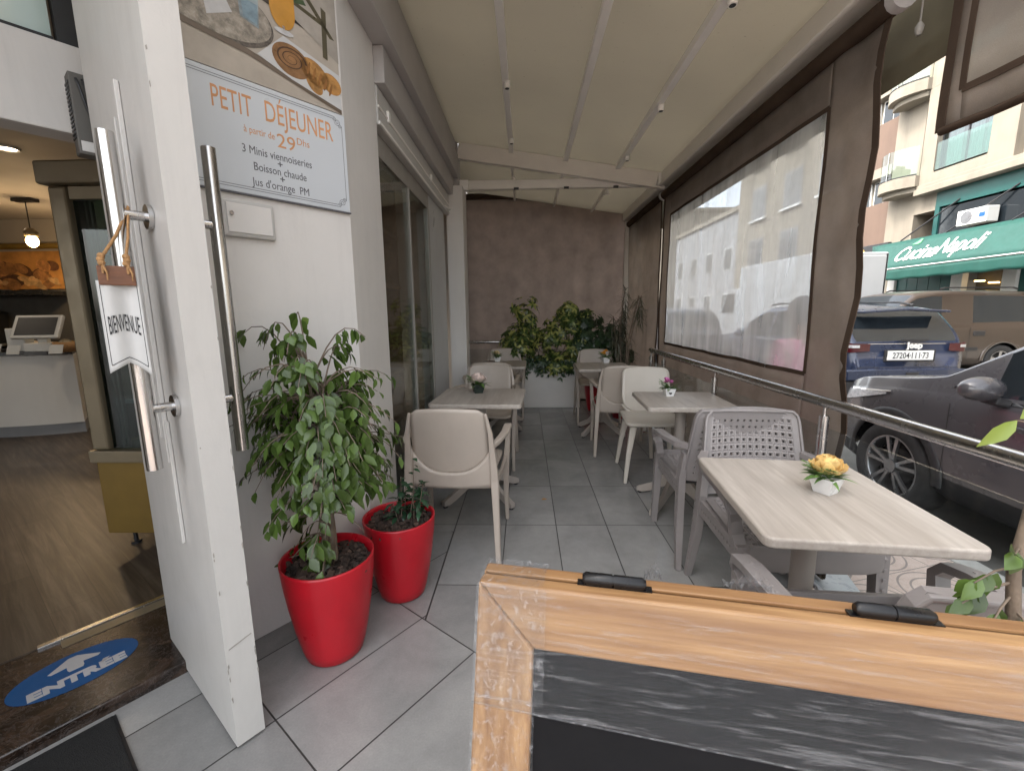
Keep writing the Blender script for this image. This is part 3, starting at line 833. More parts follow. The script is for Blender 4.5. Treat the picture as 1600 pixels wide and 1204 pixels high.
# ---- smooth resin armchair (faces +Y)
def resin_chair(m, label, arms=True):
    t = empty('armchair' if arms else 'side_chair', (0, 0, 0), 0, label, 'chair', 'smooth resin chairs around the terrace tables')
    # back panel: rounded rectangle, slightly dished
    def corner(u, v, rt=.16, rb=.42):
        # v 0 bottom .. 1 top ; rounded outline factor
        e = 1.0
        if v > 1-rt: e = math.sqrt(max(0, 1-((v-(1-rt))/rt)**2)); e = .80+.20*e
        elif v < rb: e = math.sqrt(max(0, 1-((rb-v)/rb)**2)); e = .62+.38*e
        return e
    def back(u, v):
        x = (u-.5)*2
        w = (.205-.012*v)*corner(u, v)
        z = .475+.352*v+.006*(1-x*x)*v
        y = -.215-.075*v-.022*(1-x*x)
        if v < .5: z -= .03*(1-x*x)*(1-v*2)
        return (x*w, y, z)
    mb = MB(); mb.sheet(back, 16, 18, .014)
    mb.build('backrest', m, t)
    if arms:
        # side stiles running on into the rear legs
        for s_ in (-1, 1):
            mb = MB()
            mb.bar([(s_*.192, -.292, .81), (s_*.213, -.272, .70), (s_*.222, -.248, .56), (s_*.228, -.238, .44), (s_*.237, -.262, .25), (s_*.248, -.298, 0)],
                   [.014, .024, .034, .042, .034, .026], [.016, .022, .028, .036, .034, .028], side=(1, 0, 0))
            mb.build('leg', m, t, bevel=.006)
        mb = MB()
        mb.sheet(lambda u, v: ((u-.5)*2*(.232-.01*v), -.236-.012*v-.018*(1-((u-.5)*2)**2), .400+.085*v+.150*v*abs((u-.5)*2)**3), 24, 6, .02)
        mb.build('back_frame', m, t)
        for s_ in (-1, 1):
            mb = MB()
            mb.bar([(s_*.216, -.262, .630), (s_*.245, -.20, .645), (s_*.268, -.08, .655), (s_*.270, .06, .655), (s_*.266, .145, .640), (s_*.262, .185, .61)],
                   [.022, .032, .042, .048, .044, .030], [.03, .026, .022, .020, .022, .026], side=(1, 0, 0))
            mb.build('armrest', m, t, bevel=.006)
            mb = MB()
            mb.bar([(s_*.262, .178, .62), (s_*.256, .170, .50), (s_*.246, .178, .40), (s_*.243, .205, .20), (s_*.246, .232, 0)], [.030, .032, .038, .030, .022], [.034, .04, .046, .034, .026], side=(1, 0, 0))
            mb.build('leg', m, t, bevel=.006)
            mb = MB(); mb.bar([(s_*.228, -.232, .43), (s_*.24, -.02, .415), (s_*.246, .17, .425)], [.02, .02, .02], [.045, .03, .045], side=(1, 0, 0))
            mb.build('side_rail', m, t, bevel=.005)
    else:
        for s_ in (-1, 1):
            for f_ in (-1, 1):
                mb = MB(); mb.bar([(s_*.165, f_*.165, .43), (s_*.20, f_*.20, .22), (s_*.225, f_*.235, 0)], [.05, .036, .026], [.05, .036, .026], side=(1, 0, 0))
                mb.build('leg', m, t, bevel=.008)
        mb = MB()
        mb.sheet(lambda u, v: ((u-.5)*2*(.13+.075*v), -.238-.022*(1-((u-.5)*2)**2)+.05*(1-v)**2, .42+.1*v), 14, 6, .016)
        mb.build('back_frame', m, t)
    def seat(u, v):
        x = (u-.5)*2
        e = 1.0
        if v > .82: e = .80+.20*math.sqrt(max(0, 1-((v-.82)/.18)**2))
        w = (.212+.018*v)*e
        return (x*w, -.235+.465*v, .452-.016*(1-x*x)*math.sin(min(1, v*1.1)*PI)-.028*max(0, v-.75)**2*16*.25)
    mb = MB(); mb.sheet(seat, 14, 16, -.018)
    mb.build('seat', m, t)
    return t

ch = resin_chair(M['taupe'], 'taupe resin armchair with its back to us behind the red planters')
ch.location = (-.375, 2.40, 0); ch.rotation_euler = (0, 0, R(-3))
dup(ch, (-.335, 3.70, 0), R(178), 'taupe resin armchair facing us across the table with the pale rose in a dark pot')
dup(ch, (-.345, 4.42, 0), R(2), 'taupe resin armchair half hidden, back to back behind the chair at the pale rose table')
dup(ch, (-.275, 5.50, 0), R(180), 'taupe resin armchair left of the white planter, facing us at the far left table')
dup(ch, (.90, 4.10, 0), R(-5), 'taupe resin armchair with its back to us at the orange flower table')
dup(ch, (.875, 5.28, 0), R(178), 'taupe resin armchair facing us in front of the far dark hedge')
bc = resin_chair(M['beige'], 'pale beige chair without armrests facing us at the pink flower table', arms=False)
bc.location = (1.0, 3.42, 0); bc.rotation_euler = (0, 0, R(176)); bc.scale = (1, 1, 1)

# ---- woven look resin armchair with square perforations
def perf(mb, fn, nu, nv, hole=.42, th=.012, rim=1):
    """perforated shell: fn(u,v)->(point); cells nu x nv, square holes except in the rim"""
    def P_(u, v): return Vector(fn(u, v))
    def nrm(u, v):
        e = .01
        n = (P_(min(1, u+e), v)-P_(max(0, u-e), v)).cross(P_(u, min(1, v+e))-P_(u, max(0, v-e)))
        return n.normalized()
    for j in range(nv):
        for i in range(nu):
            u0, u1, v0, v1 = i/nu, (i+1)/nu, j/nv, (j+1)/nv
            o_ = [(u0, v0), (u1, v0), (u1, v1), (u0, v1)]
            cu, cv = (u0+u1)/2, (v0+v1)/2
            F = [P_(*q) for q in o_]; nn = nrm(cu, cv); B = [q-nrm(*w)*th for q, w in zip(F, o_)]
            if i < rim or j < rim or i >= nu-rim or j >= nv-rim:
                mb.add(F+B, [(0, 1, 2, 3), (7, 6, 5, 4)], False); continue
            h = hole/2
            iq = [(cu+(a-cu)*2*h, cv+(b-cv)*2*h) for a, b in o_]
            bul = th*.22
            Fi = [P_(*q) for q in iq]; Bi = [q-nn*th for q in Fi]
            mid = [(cu+(a-cu)*1.5*h+(a-cu)*.35, cv+(b-cv)*1.5*h+(b-cv)*.35) for a, b in o_]
            Fm = [P_(*q)+nn*bul for q in mid]
            vs = F+Fm+Fi+Bi+B
            fs = []
            for k in range(4):
                l = (k+1) % 4
                fs += [(k, l, 4+l, 4+k), (4+k, 4+l, 8+l, 8+k), (8+k, 8+l, 12+l, 12+k), (12+k, 12+l, 16+l, 16+k)]
            mb.add(vs, fs, False)
    return mb

def rattan_chair(label):
    m = M['rattan']
    t = empty('woven_armchair', (0, 0, 0), 0, label, 'chair', 'grey perforated resin armchairs')
    def back(u, v):
        x = (u-.5)*2
        w = .235-.03*v
        if v > .86: w *= .90+.10*math.sqrt(max(0, 1-((v-.86)/.14)**2))
        return (-x*w, -.225-.085*v-.03*(1-x*x)+.0, .455+.375*v+.012*(1-x*x)*v)
    mb = MB(); perf(mb, back, 15, 12, .34, .014)
    mb.build('backrest', m, t)
    mb = MB()
    n = 20
    edge = [back(0, k/n) for k in range(n+1)] + [back(k/n, 1) for k in range(1, n+1)] + [back(1, 1-k/n) for k in range(1, n+1)]
    mb.bar([(p[0], p[1]-.006, p[2]) for p in edge], .030, .012, side=(0, 1, .1))
    mb.build('back_frame', m, t, bevel=.004)
    def seat(u, v):
        x = (u-.5)*2
        return (x*(.225+.02*v), -.225+.47*v, .445-.012*(1-x*x)*math.sin(v*PI)-.02*max(0, (v-.85)/.15)**2)
    mb = MB(); perf(mb, seat, 14, 14, .34, .016)
    mb.build('seat', m, t)
    def studs(mb, p0, p1, nrm_, r=.0055, n=10):
        p0, p1, nrm_ = Vector(p0), Vector(p1), Vector(nrm_)
        for k in range(n):
            c = p0.lerp(p1, (k+.5)/n); mb.box(tuple(c+nrm_*.001), (r*2.2 if abs(nrm_.x) < .5 else .003, r*2.2 if abs(nrm_.y) < .5 else .003, r*2.2 if abs(nrm_.z) < .5 else .003))
    for s_ in (-1, 1):
        # rear leg continues the back stile
        mb = MB()
        mb.bar([(s_*.228, -.240, .60), (s_*.238, -.225, .46), (s_*.242, -.245, .25), (s_*.252, -.305, 0)], [.022, .034, .034, .026], [.05, .062, .048, .034], side=(1, 0, 0))
        studs(mb, (s_*.258, -.235, .44), (s_*.263, -.29, .08), (s_, 0, 0), n=10)
        mb.build('leg', m, t, bevel=.005)
        mb = MB()
        mb.bar([(s_*.240, .205, .445), (s_*.243, .215, .30), (s_*.248, .232, 0)], [.046, .042, .032], [.052, .045, .034], side=(1, 0, 0))
        studs(mb, (s_*.242, .241, .40), (s_*.248, .247, .05), (0, 1, 0), n=9); studs(mb, (s_*.264, .21, .40), (s_*.264, .235, .05), (s_, 0, 0), n=9)
        mb.build('leg', m, t, bevel=.005)
        # armrest sweeping forward then curling back down into the seat corner
        mb = MB()
        mb.bar([(s_*.218, -.270, .640), (s_*.252, -.20, .632), (s_*.272, -.05, .625), (s_*.276, .09, .618), (s_*.274, .165, .600), (s_*.268, .190, .565), (s_*.256, .170, .53), (s_*.246, .165, .47), (s_*.242, .195, .42)],
               [.030, .044, .054, .056, .050, .044, .040, .042, .046], [.03, .026, .022, .022, .026, .03, .032, .036, .042], side=(1, 0, 0), smooth=False)
        for k in range(12):
            y = -.19+k*.026
            mb.box((s_*(.254+.02*min(1, (y+.19)/.15)), y, .632-.05*(y+.2)+.0112), (.010, .010, .003))
        mb.build('armrest', m, t, bevel=.005)
        mb = MB(); mb.b2(s_*.222, s_*.248, -.22, .21, .365, .435)
        studs(mb, (s_*.249, -.20, .40), (s_*.249, .20, .40), (s_, 0, 0), n=14)
        mb.build('side_rail', m, t, bevel=.004)
    mb = MB()
    mb.sheet(lambda u, v: ((u-.5)*.46, .232, .365+.075*v-.02*(1-(2*u-1)**8)*(1-v)+.02), 18, 3, .018)
    for r_ in range(2): studs(mb, (-.2, .233, .398+.026*r_), (.2, .233, .398+.026*r_), (0, 1, 0), n=14)
    mb.build('front_apron', m, t, bevel=.003)
    return t
rc = rattan_chair('grey perforated armchair facing us, pushed in at the nearest table')
rc.location = (1.045, 1.715, 0); rc.rotation_euler = (0, 0, R(177.5))
dup(rc, (1.04, 2.36, 0), R(-3), 'grey perforated armchair turned away, back to back with the one at the nearest table')
dup(rc, (.875, .985, 0), R(-4), 'grey perforated armchair of which only the backrest top shows behind the wooden sign')

# ---- tables
M['table'] = wood_mat('bleached_wood', (.33, .285, .245), (.50, .455, .405), along=(1.0, .09, 1.0), scale=20, rough=.42, bump=.12)
M['table_edge'] = wood_mat('bleached_edge', (.36, .32, .285), (.54, .495, .45), along=(.08, .08, 1.0), scale=40, rough=.5, bump=.1)
def table(label, sx=.60, sy=.60):
    t = empty('cafe_table', (0, 0, 0), 0, label, 'table', 'square cafe tables on the terrace')
    mb = MB()
    def rr(w, h, r, n=5):
        pts = []
        for cx, cy, a0 in ((w-r, h-r, 0), (-w+r, h-r, 90), (-w+r, -h+r, 180), (w-r, -h+r, 270)):
            for k in range(n+1):
                a = R(a0+90*k/n); pts.append((cx+r*math.cos(a), cy+r*math.sin(a)))
        return pts
    mb.prism(rr(sx/2, sy/2, .028), .700, .730)
    top = mb.build('tabletop', M['table'], t, bevel=.007, bseg=3)
    mb = MB(); mb.tube([(0, 0, .12), (0, 0, .695)], .038, 20); mb.lathe([(.038, .66), (.11, .69), (.11, .699), (0, .699)], n=20)
    mb.build('column', M['foot'], t)
    for k in range(4):
        a = R(45+90*k); c, s_ = math.cos(a), math.sin(a)
        prof_t = [(.030, .36), (.05, .30), (.10, .20), (.19, .115), (.29, .065), (.335, .045)]
        prof_b = [(.030, .13), (.06, .125), (.14, .085), (.23, .035), (.29, .012), (.335, .012)]
        mb = MB(); n = len(prof_t); vs = []
        for (rt, zt), (rb, zb), th in zip(prof_t, prof_b, (.05, .046, .036, .030, .034, .040)):
            for sgn in (-1, 1):
                ox, oy = -s_*th/2*sgn, c*th/2*sgn
                vs += [(rt*c+ox, rt*s_+oy, zt), (rb*c+ox, rb*s_+oy, zb)]
        fs = []
        for i in range(n-1):
            b = 4*i; d = b+4
            fs += [(b, d, d+1, b+1), (b+2, b+3, d+3, d+2), (b, b+2, d+2, d), (b+1, d+1, d+3, b+3)]
        fs += [(0, 1, 3, 2), (4*(n-1), 4*(n-1)+2, 4*(n-1)+3, 4*(n-1)+1)]
        mb.add(vs, fs, False)
        ft = mb.build('foot', M['foot'], t, bevel=.005)
        mb = MB(); mb.tube([(.315*c, .315*s_, 0), (.315*c, .315*s_, .016)], .016, 12); mb.build('glide', M['dark'], ft)
    return t
tb = table('nearest bleached wood table with the yellow rose beside the railing')
tb.location = (.900, 1.335, 0); tb.rotation_euler = (0, 0, R(-6.5)); tb.scale = (.86, 1.06, 1)
dup(tb, (1.02, 2.835, 0), R(-3), 'bleached wood table with the pink flower in the middle of the railing side').scale = (.90, .90, 1)
dup(tb, (.82, 4.66, 0), R(-2), 'bleached wood table with the orange flower near the far hedge').scale = (.93, .98, 1)
dup(tb, (-.310, 2.985, 0), R(-3), 'bleached wood table with the pale rose in a dark pot, left of the aisle').scale = (1, .98, 1)
dup(tb, (-.245, 4.92, 0), R(-1), 'bleached wood table at the far left beside the column').scale = (.86, 1.0, 1)

# ---- little flower pots on the tables
def mflower(name, c, var=.25): return mat(name, c, .6, var=var, scale=30, island=.18)
M['rose_y'] = mflower('petal_yellow', (.78, .55, .22)); M['rose_p'] = mflower('petal_pale', (.72, .58, .52)); M['pinkf'] = mflower('petal_pink', (.60, .17, .42))
M['orangef'] = mflower('petal_orange', (.75, .33, .04)); M['creamf'] = mflower('petal_cream', (.70, .56, .30))
M['leaf_small'] = mat('small_leaf', (.10, .19, .045), .5, var=.3, scale=20, island=.35)
M['pot_white'] = mat('pot_white', (.75, .75, .74), .25, var=.02); M['pot_dark'] = mat('pot_dark', (.018, .028, .022), .3)
def petal(mb, c, yaw, tilt, ln, w, cup=.4):
    c = Vector(c); q = Matrix.Rotation(yaw, 3, 'Z') @ Matrix.Rotation(-tilt, 3, 'Y')
    def fn(u, v):
        x = ln*v; y = (u-.5)*2*w*math.sin(PI*min(1, .12+v*.80))**.7; z = cup*ln*(v*v*.6+((u-.5)*2)**2*.35*v)
        return tuple(c+q @ Vector((x, y, z)))
    mb.sheet(fn, 4, 4, 0)
def leaf(mb, base, d, up, ln, w, droop=.25, fold=.2):
    """pointed leaf: 8 faces, folded along its midrib"""
    base, d, up = Vector(base), Vector(d).normalized(), Vector(up)
    s_ = d.cross(up)
    s_ = s_.normalized() if s_.length > 1e-4 else d.orthogonal().normalized()
    n = s_.cross(d).normalized()
    rows = ((0, .06), (.22, .75), (.5, 1.0), (.76, .58), (1.0, .02))
    vs = []
    for t_, ww in rows:
        p = base+d*ln*t_-n*droop*ln*t_*t_
        h = w*.5*ww
        vs += [tuple(p-s_*h+n*fold*h), tuple(p), tuple(p+s_*h+n*fold*h)]
    fs = []
    for i in range(4):
        b = i*3; fs += [(b, b+1, b+4, b+3), (b+1, b+2, b+5, b+4)]
    mb.add(vs, fs, True)
def flower_pot(loc, label, fm, pm, kind, rz=0, k=1.0):
    t = empty('flower_pot', loc, rz, label, 'flower pot', 'small artificial flowers on the cafe tables')
    r_ = random.Random(hash(kind) % 91 if False else len(label))
    b, h, tp = .019*k, .042*k, .029*k
    mb = MB()
    def sq(a, z): return [(-a, -a, z), (a, -a, z), (a, a, z), (-a, a, z)]
    vs = sq(b, 0)+sq(tp, h)+sq(tp-.003, h)+sq(b, h*.75)
    fs = [(3, 2, 1, 0)]
    for j in range(3): fs += [(4*j+i, 4*j+(i+1) % 4, 4*j+4+(i+1) % 4, 4*j+4+i) for i in range(4)]
    fs.append((12, 13, 14, 15))
    mb.add(vs, fs, False); mb.build('pot', pm, t, bevel=.0015)
    mb = MB()
    for i in range(26):
        a = r_.uniform(0, 2*PI); el = r_.uniform(.1, 1.0)
        leaf(mb, (math.cos(a)*.012*k, math.sin(a)*.012*k, h*.95), (math.cos(a)*math.cos(el), math.sin(a)*math.cos(el), math.sin(el)), (0, 0, 1), r_.uniform(.03, .062)*k, r_.uniform(.010, .022)*k, .4)
    for i in range(10):
        a = r_.uniform(2.2, 4.0) ; p = Vector((0, 0, h)); q = Vector((math.cos(a)*.055*k, math.sin(a)*.055*k, h+r_.uniform(.02, .05)*k))
        mb.tube([p, p.lerp(q, .5)+Vector((0, 0, .008*k)), q], .0008*k, 4)
        for j in range(4): leaf(mb, p.lerp(q, .5+.13*j), (math.cos(a+(-1)**j), math.sin(a+(-1)**j), .4), (0, 0, 1), .014*k, .006*k)
    mb.build('foliage', M['leaf_small'], t)
    mb = MB()
    if kind == 'rose':
        for ring, (n, tilt, ln, w) in enumerate(((3, 1.5, .030, .013), (5, 1.38, .034, .017), (6, 1.15, .037, .021), (7, .85, .036, .023), (7, .45, .034, .022))):
            for i in range(n):
                a = 2*PI*i/n+ring*.5+r_.uniform(-.12, .12)
                petal(mb, (math.cos(a)*.004*k*ring, math.sin(a)*.004*k*ring, h+.022*k-.003*ring*k), a, tilt+r_.uniform(-.1, .1), ln*k, w*k, .35)
    else:
        for f_ in range(5):
            cx, cy, cz = r_.uniform(-.022, .022)*k, r_.uniform(-.022, .022)*k, h+r_.uniform(.022, .045)*k
            for i in range(11):
                a = 2*PI*i/11*2; petal(mb, (cx, cy, cz), a, r_.uniform(.2, 1.2), .018*k, .008*k, .25)
    mb.build('blossom', fm, t)
    return t
flower_pot((.945, 1.335, .730), 'yellow rose in a small white square pot on the nearest table', M['rose_y'], M['pot_white'], 'rose', .5, 1.25)
p_ = flower_pot((.975, 2.95, .730), 'pink flower in a white pot with a round black mark', M['pinkf'], M['pot_white'], 'bunch', .05, 1.25)
mb = MB(); mb.disc((0, -.0305, .026), .011, 20, (0, -1, .15)); mb.build('round_mark', M['ink'], p_)
flower_pot((.905, 4.93, .730), 'orange flower in a white pot on the far right table', M['orangef'], M['pot_white'], 'bunch', .2, 1.45)
flower_pot((-.340, 3.10, .730), 'pale pink rose in a small dark pot on the left table', M['rose_p'], M['pot_dark'], 'rose', .3, 1.5)
flower_pot((-.325, 5.12, .730), 'cream flower in a white pot on the far left table', M['creamf'], M['pot_white'], 'bunch', .1, 1.4)

# ================================================================== PLANTERS AND PLANTS
def round_planter(loc, label, r=.168, h=.40):
    t = empty('red_planter', loc, 0, label, 'planter', 'red round planters by the pillar')
    prof = [(.0, 0), (r*.56, 0), (r*.63, .008), (r*.70, h*.12), (r*.80, h*.32), (r*.90, h*.58), (r*.965, h*.80), (r*1.0, h*.975), (r*1.0, h), (r*.965, h), (r*.95, h*.96), (r*.92, h*.82), (0, h*.82)]
    mb = MB(); mb.lathe(prof, n=56); mb.build('pot', M['red'], t)
    mb = MB(); mb.lathe([(0, h*.90), (r*.5, h*.895), (r*.93, h*.86)], n=24); sl = mb.build('soil', M['mulch'], t)
    mb = MB(); rr_ = random.Random(int(loc[0]*1000))
    for i in range(190):
        a = rr_.uniform(0, 2*PI); d = r*.90*math.sqrt(rr_.random())
        c = Vector((d*math.cos(a), d*math.sin(a), h*.89+rr_.uniform(0, .016)))
        q = Matrix.Rotation(rr_.uniform(0, 6), 3, 'Z') @ Matrix.Rotation(rr_.uniform(-.7, .7), 3, 'X') @ Matrix.Rotation(rr_.uniform(-.7, .7), 3, 'Y')
        l, w, tt = rr_.uniform(.010, .024), rr_.uniform(.007, .014), rr_.uniform(.003, .007)
        vs = [tuple(c+q @ Vector((x*l*rr_.uniform(.7, 1), y*w*rr_.uniform(.7, 1), z*tt))) for z in (-1, 1) for x, y in ((-1, -1), (1, -1), (1, 1), (-1, 1))]
        mb.add(vs, [(3, 2, 1, 0), (4, 5, 6, 7), (0, 1, 5, 4), (1, 2, 6, 5), (2, 3, 7, 6), (3, 0, 4, 7)], False)
    b = mb.build('bark_mulch', M['bark'], t); b['kind'] = 'stuff'
    return t
POT1 = (-.755, 1.515, 0); POT2 = (-.585, 1.875, 0)
round_planter(POT1, 'front red planter holding the tall weeping fig')
round_planter(POT2, 'rear red planter with bark mulch and a low plant', .162, .385)

def leafmat(name, c, island=.45, hue=None, gloss=.32, hpos=.95):
    m, nt, p = newmat(name)
    g = N(nt, 'ShaderNodeNewGeometry')
    n1 = noise(nt, 3.5, 3, .5, objco(nt))
    f = mth(nt, 'ADD', mth(nt, 'MULTIPLY', g.outputs['Random Per Island'], .7), mth(nt, 'MULTIPLY', n1, .3))
    stops = [(0.0, tuple(v*(1-island) for v in c)), (.5, c), (.85, tuple(v*(1+island) for v in c))]
    if hue and hpos < .9: stops = [(0.0, stops[0][1]), (.40, c), (.56, stops[2][1]), (hpos, hue)]
    elif hue: stops.append((hpos, hue))
    cc = ramp(nt, f, stops)
    nt.links.new(cc, p.inputs['Base Color']); p.inputs['Roughness'].default_value = gloss
    tl = N(nt, 'ShaderNodeBsdfTranslucent'); nt.links.new(mixc(nt, 1, cc, (1.6, 1.9, .8), 'MULTIPLY'), tl.inputs[0])
    mx = N(nt, 'ShaderNodeMixShader'); mx.inputs[0].default_value = .22
    nt.links.new(p.outputs[0], mx.inputs[1]); nt.links.new(tl.outputs[0], mx.inputs[2])
    nt.links.new(mx.outputs[0], nt.nodes['Material Output'].inputs[0])
    return m
M['fig'] = leafmat('fig_leaf', (.070, .115, .026), .6, (.24, .30, .05), .27)
M['fig_y'] = leafmat('fig_leaf_light', (.20, .26, .045), .3)
M['shiny'] = leafmat('low_leaf', (.035, .085, .045), .4, None, .2)

# weeping fig: three twined stems, arching twigs, drooping pointed leaves
fig = empty('weeping_fig', (POT1[0]-.01, POT1[1]+.03, .34), 0, 'tall weeping fig with drooping green leaves in the front red planter', 'plant')
rf = random.Random(21)
mb = MB(); stems = []
for k, (ph, top) in enumerate(((0, .76), (2.1, .70), (4.2, .64), (5.3, .50))):
    pts = []
    for i in range(15):
        z = top*i/14
        rr_ = .022*(1-.5*i/14)+.05*max(0, i/14-.6)
        a = ph+z*5.2
        pts.append(Vector((rr_*math.cos(a)+.02*z, rr_*math.sin(a), z)))
    stems.append(pts)
    mb.tube(pts, [.013-.008*i/14 for i in range(15)], 8)
mb.build('trunk', M['stem'], fig)
tw, lf = MB(), MB()
nl = 0
for b in range(215):
    st = rf.choice(stems); i0 = rf.choice((6, 7, 8, 9, 9, 10, 10, 11, 11, 12, 12, 13, 13, 14, 14)); 
    p0 = st[i0]
    zrel = p0.z/.76
    a = rf.uniform(0, 2*PI)
    reach = (.075+.185*math.sin(PI*min(1, .10+zrel*.56)))*rf.uniform(.5, 1.12)
    rise = rf.uniform(.02, .16)*(.4+zrel)
    if p0.z > .7: reach *= .95; rise += .03
    sag = rf.uniform(.03, .16) if zrel > .5 else rf.uniform(.0, .09)
    pts = []
    for k in range(7):
        t_ = k/6
        pts.append(p0+Vector((math.cos(a)*reach*t_, math.sin(a)*reach*t_, rise*math.sin(t_*PI*.62)-sag*t_*t_)))
    tw.tube(pts, [.0035-.0024*k/6 for k in range(7)], 5, cap=False)
    for k in range(rf.randint(8, 13)):
        t_ = rf.uniform(.30, 1.0); i = min(5, int(t_*6)); q = pts[i].lerp(pts[i+1], t_*6-i)
        aa = a+rf.choice((-1, 1))*rf.uniform(.4, 1.3)
        d = Vector((math.cos(aa)*.7, math.sin(aa)*.7, rf.uniform(-1.7, -.5)))
        # upper side faces outwards and up
        up = Vector((math.cos(a), math.sin(a), .8+rf.uniform(-.3, .3)))
        st_ = q+Vector((math.cos(aa), math.sin(aa), -.2))*.012
        if st_.z < .27: continue
        leaf(lf, st_, d, up, rf.uniform(.030, .064), rf.uniform(.018, .034), rf.uniform(-.1, .35), rf.uniform(.1, .45)); nl += 1
for b in range(22):   # twiglets low on the stems
    st = rf.choice(stems); p0 = st[rf.randint(1, 4)]; a = rf.uniform(2.4, 5.2)
    reach = rf.uniform(.07, .20); pts = [p0+Vector((math.cos(a)*reach*t_, math.sin(a)*reach*t_, .06*t_-.09*t_*t_)) for t_ in (0, .25, .5, .75, 1)]
    tw.tube(pts, [.0028, .0024, .002, .0016, .001], 5, cap=False)
    for k in range(rf.randint(3, 6)):
        q = pts[rf.randint(2, 4)]; aa = a+rf.uniform(-1.2, 1.2)
        leaf(lf, q, (math.cos(aa)*.7, math.sin(aa)*.7, rf.uniform(-1.5, -.4)), (math.cos(a), math.sin(a), 1), rf.uniform(.05, .075), rf.uniform(.028, .040), .2, .3)
tw.build('twig', M['stem'], fig)
lf.build('foliage', M['fig'], fig)
# low glossy plant of the second planter
lp = empty('low_plant', (POT2[0]+.03, POT2[1]+.05, .335), 0, 'low glossy plant growing in the rear red planter', 'plant')
mb = MB(); ms = MB()
for b in range(9):
    a = rf.uniform(0, 6.28); r_ = rf.uniform(.0, .08); hh = rf.uniform(.05, .17) if b else .27
    c0 = Vector((r_*math.cos(a), r_*math.sin(a), 0)); c1 = c0+Vector((rf.uniform(-.03, .03), rf.uniform(-.03, .03), hh))
    c1 = c0+(c1-c0)*1.35
    ms.tube([c0, c1], [.003, .0015], 5)
    for k in range(13):
        t_ = rf.uniform(.3, 1); aa = rf.uniform(0, 6.28)
        leaf(mb, c0.lerp(c1, t_), (math.cos(aa), math.sin(aa), rf.uniform(-.5, .6)), (0, 0, 1), rf.uniform(.035, .065), rf.uniform(.018, .028), .35, .2)
ms.build('stem', M['stem'], lp); mb.build('foliage', M['shiny'], lp)

# fig whose tips reach in at the right edge, close to the sign
rp = empty('potted_fig', (.86, .58, 0), 0, 'fig plant at the right edge behind the wooden sign', 'plant')
mb = MB(); mb.lathe([(0, 0), (.085, 0), (.12, .3), (.125, .31), (.112, .31), (.108, .27), (0, .27)], n=28); mb.build('pot', M['red'], rp)
o_ = Vector((-.86, -.58, 0))
mb = MB()
main = [Vector(q)+o_ for q in ((.86, .58, .27), (.80, .60, .55), (.735, .61, .80), (.716, .61, .92), (.725, .61, 1.05), (.76, .61, 1.20))]
mb.tube(main, [.011, .010, .009, .008, .006, .003], 8)
lv, ly = MB(), MB()
def twig(a, b, n, mbl, big=1.0, sd=0):
    r_ = random.Random(sd); a, b = Vector(a)+o_, Vector(b)+o_
    mb.tube([a, a.lerp(b, .5)+Vector((0, 0, .006)), b], [.0022, .0016, .001], 5)
    for k in range(n):
        t_ = .35+.65*(k+.5)/n; q = a.lerp(b, t_); dd = (b-a).normalized(); sd_ = (-1)**k
        leaf(mbl, q, dd*.6+Vector((sd_*.35, .2*sd_, r_.uniform(-.7, .1))), (.0, -.8, .8), r_.uniform(.032, .044)*big, r_.uniform(.019, .026)*big, .2, .25)
twig((.716, .61, .925), (.652, .60, .905), 5, lv, 1.0, 1)
twig((.716, .61, .90), (.640, .60, .872), 5, lv, 1.05, 2)
twig((.72, .61, .88), (.672, .59, .835), 5, lv, 1.1, 3)
twig((.72, .61, .95), (.69, .59, .955), 3, lv, 1.0, 4)
twig((.725, .61, .86), (.725, .58, .83), 5, lv, 1.1, 5)
twig((.73, .61, 1.08), (.79, .60, 1.13), 5, lv, 1.0, 6); twig((.75, .61, 1.17), (.80, .63, 1.24), 5, lv, 1.0, 7); twig((.72, .61, 1.0), (.77, .62, .99), 5, lv, 1.0, 8)
mb.tube([main[4], Vector((.684, .60, 1.145))+o_, Vector((.669, .598, 1.148))+o_], [.002, .0015, .001], 5)
leaf(ly, Vector((.668, .598, 1.148))+o_, (-.62, 0, -.60), (-.1, -1, .4), .054, .021, .22, .3)
leaf(ly, Vector((.674, .60, 1.150))+o_, (.8, .1, .55), (-.1, -1, .4), .05, .020, .2, .3)
mb.build('stem', M['stem'], rp); lv.build('foliage', M['fig'], rp); ly.build('young_leaf', M['fig_y'], rp)

M['planter_white'] = mat('planter_white', (.80, .775, .74), .6, var=.05, scale=3)
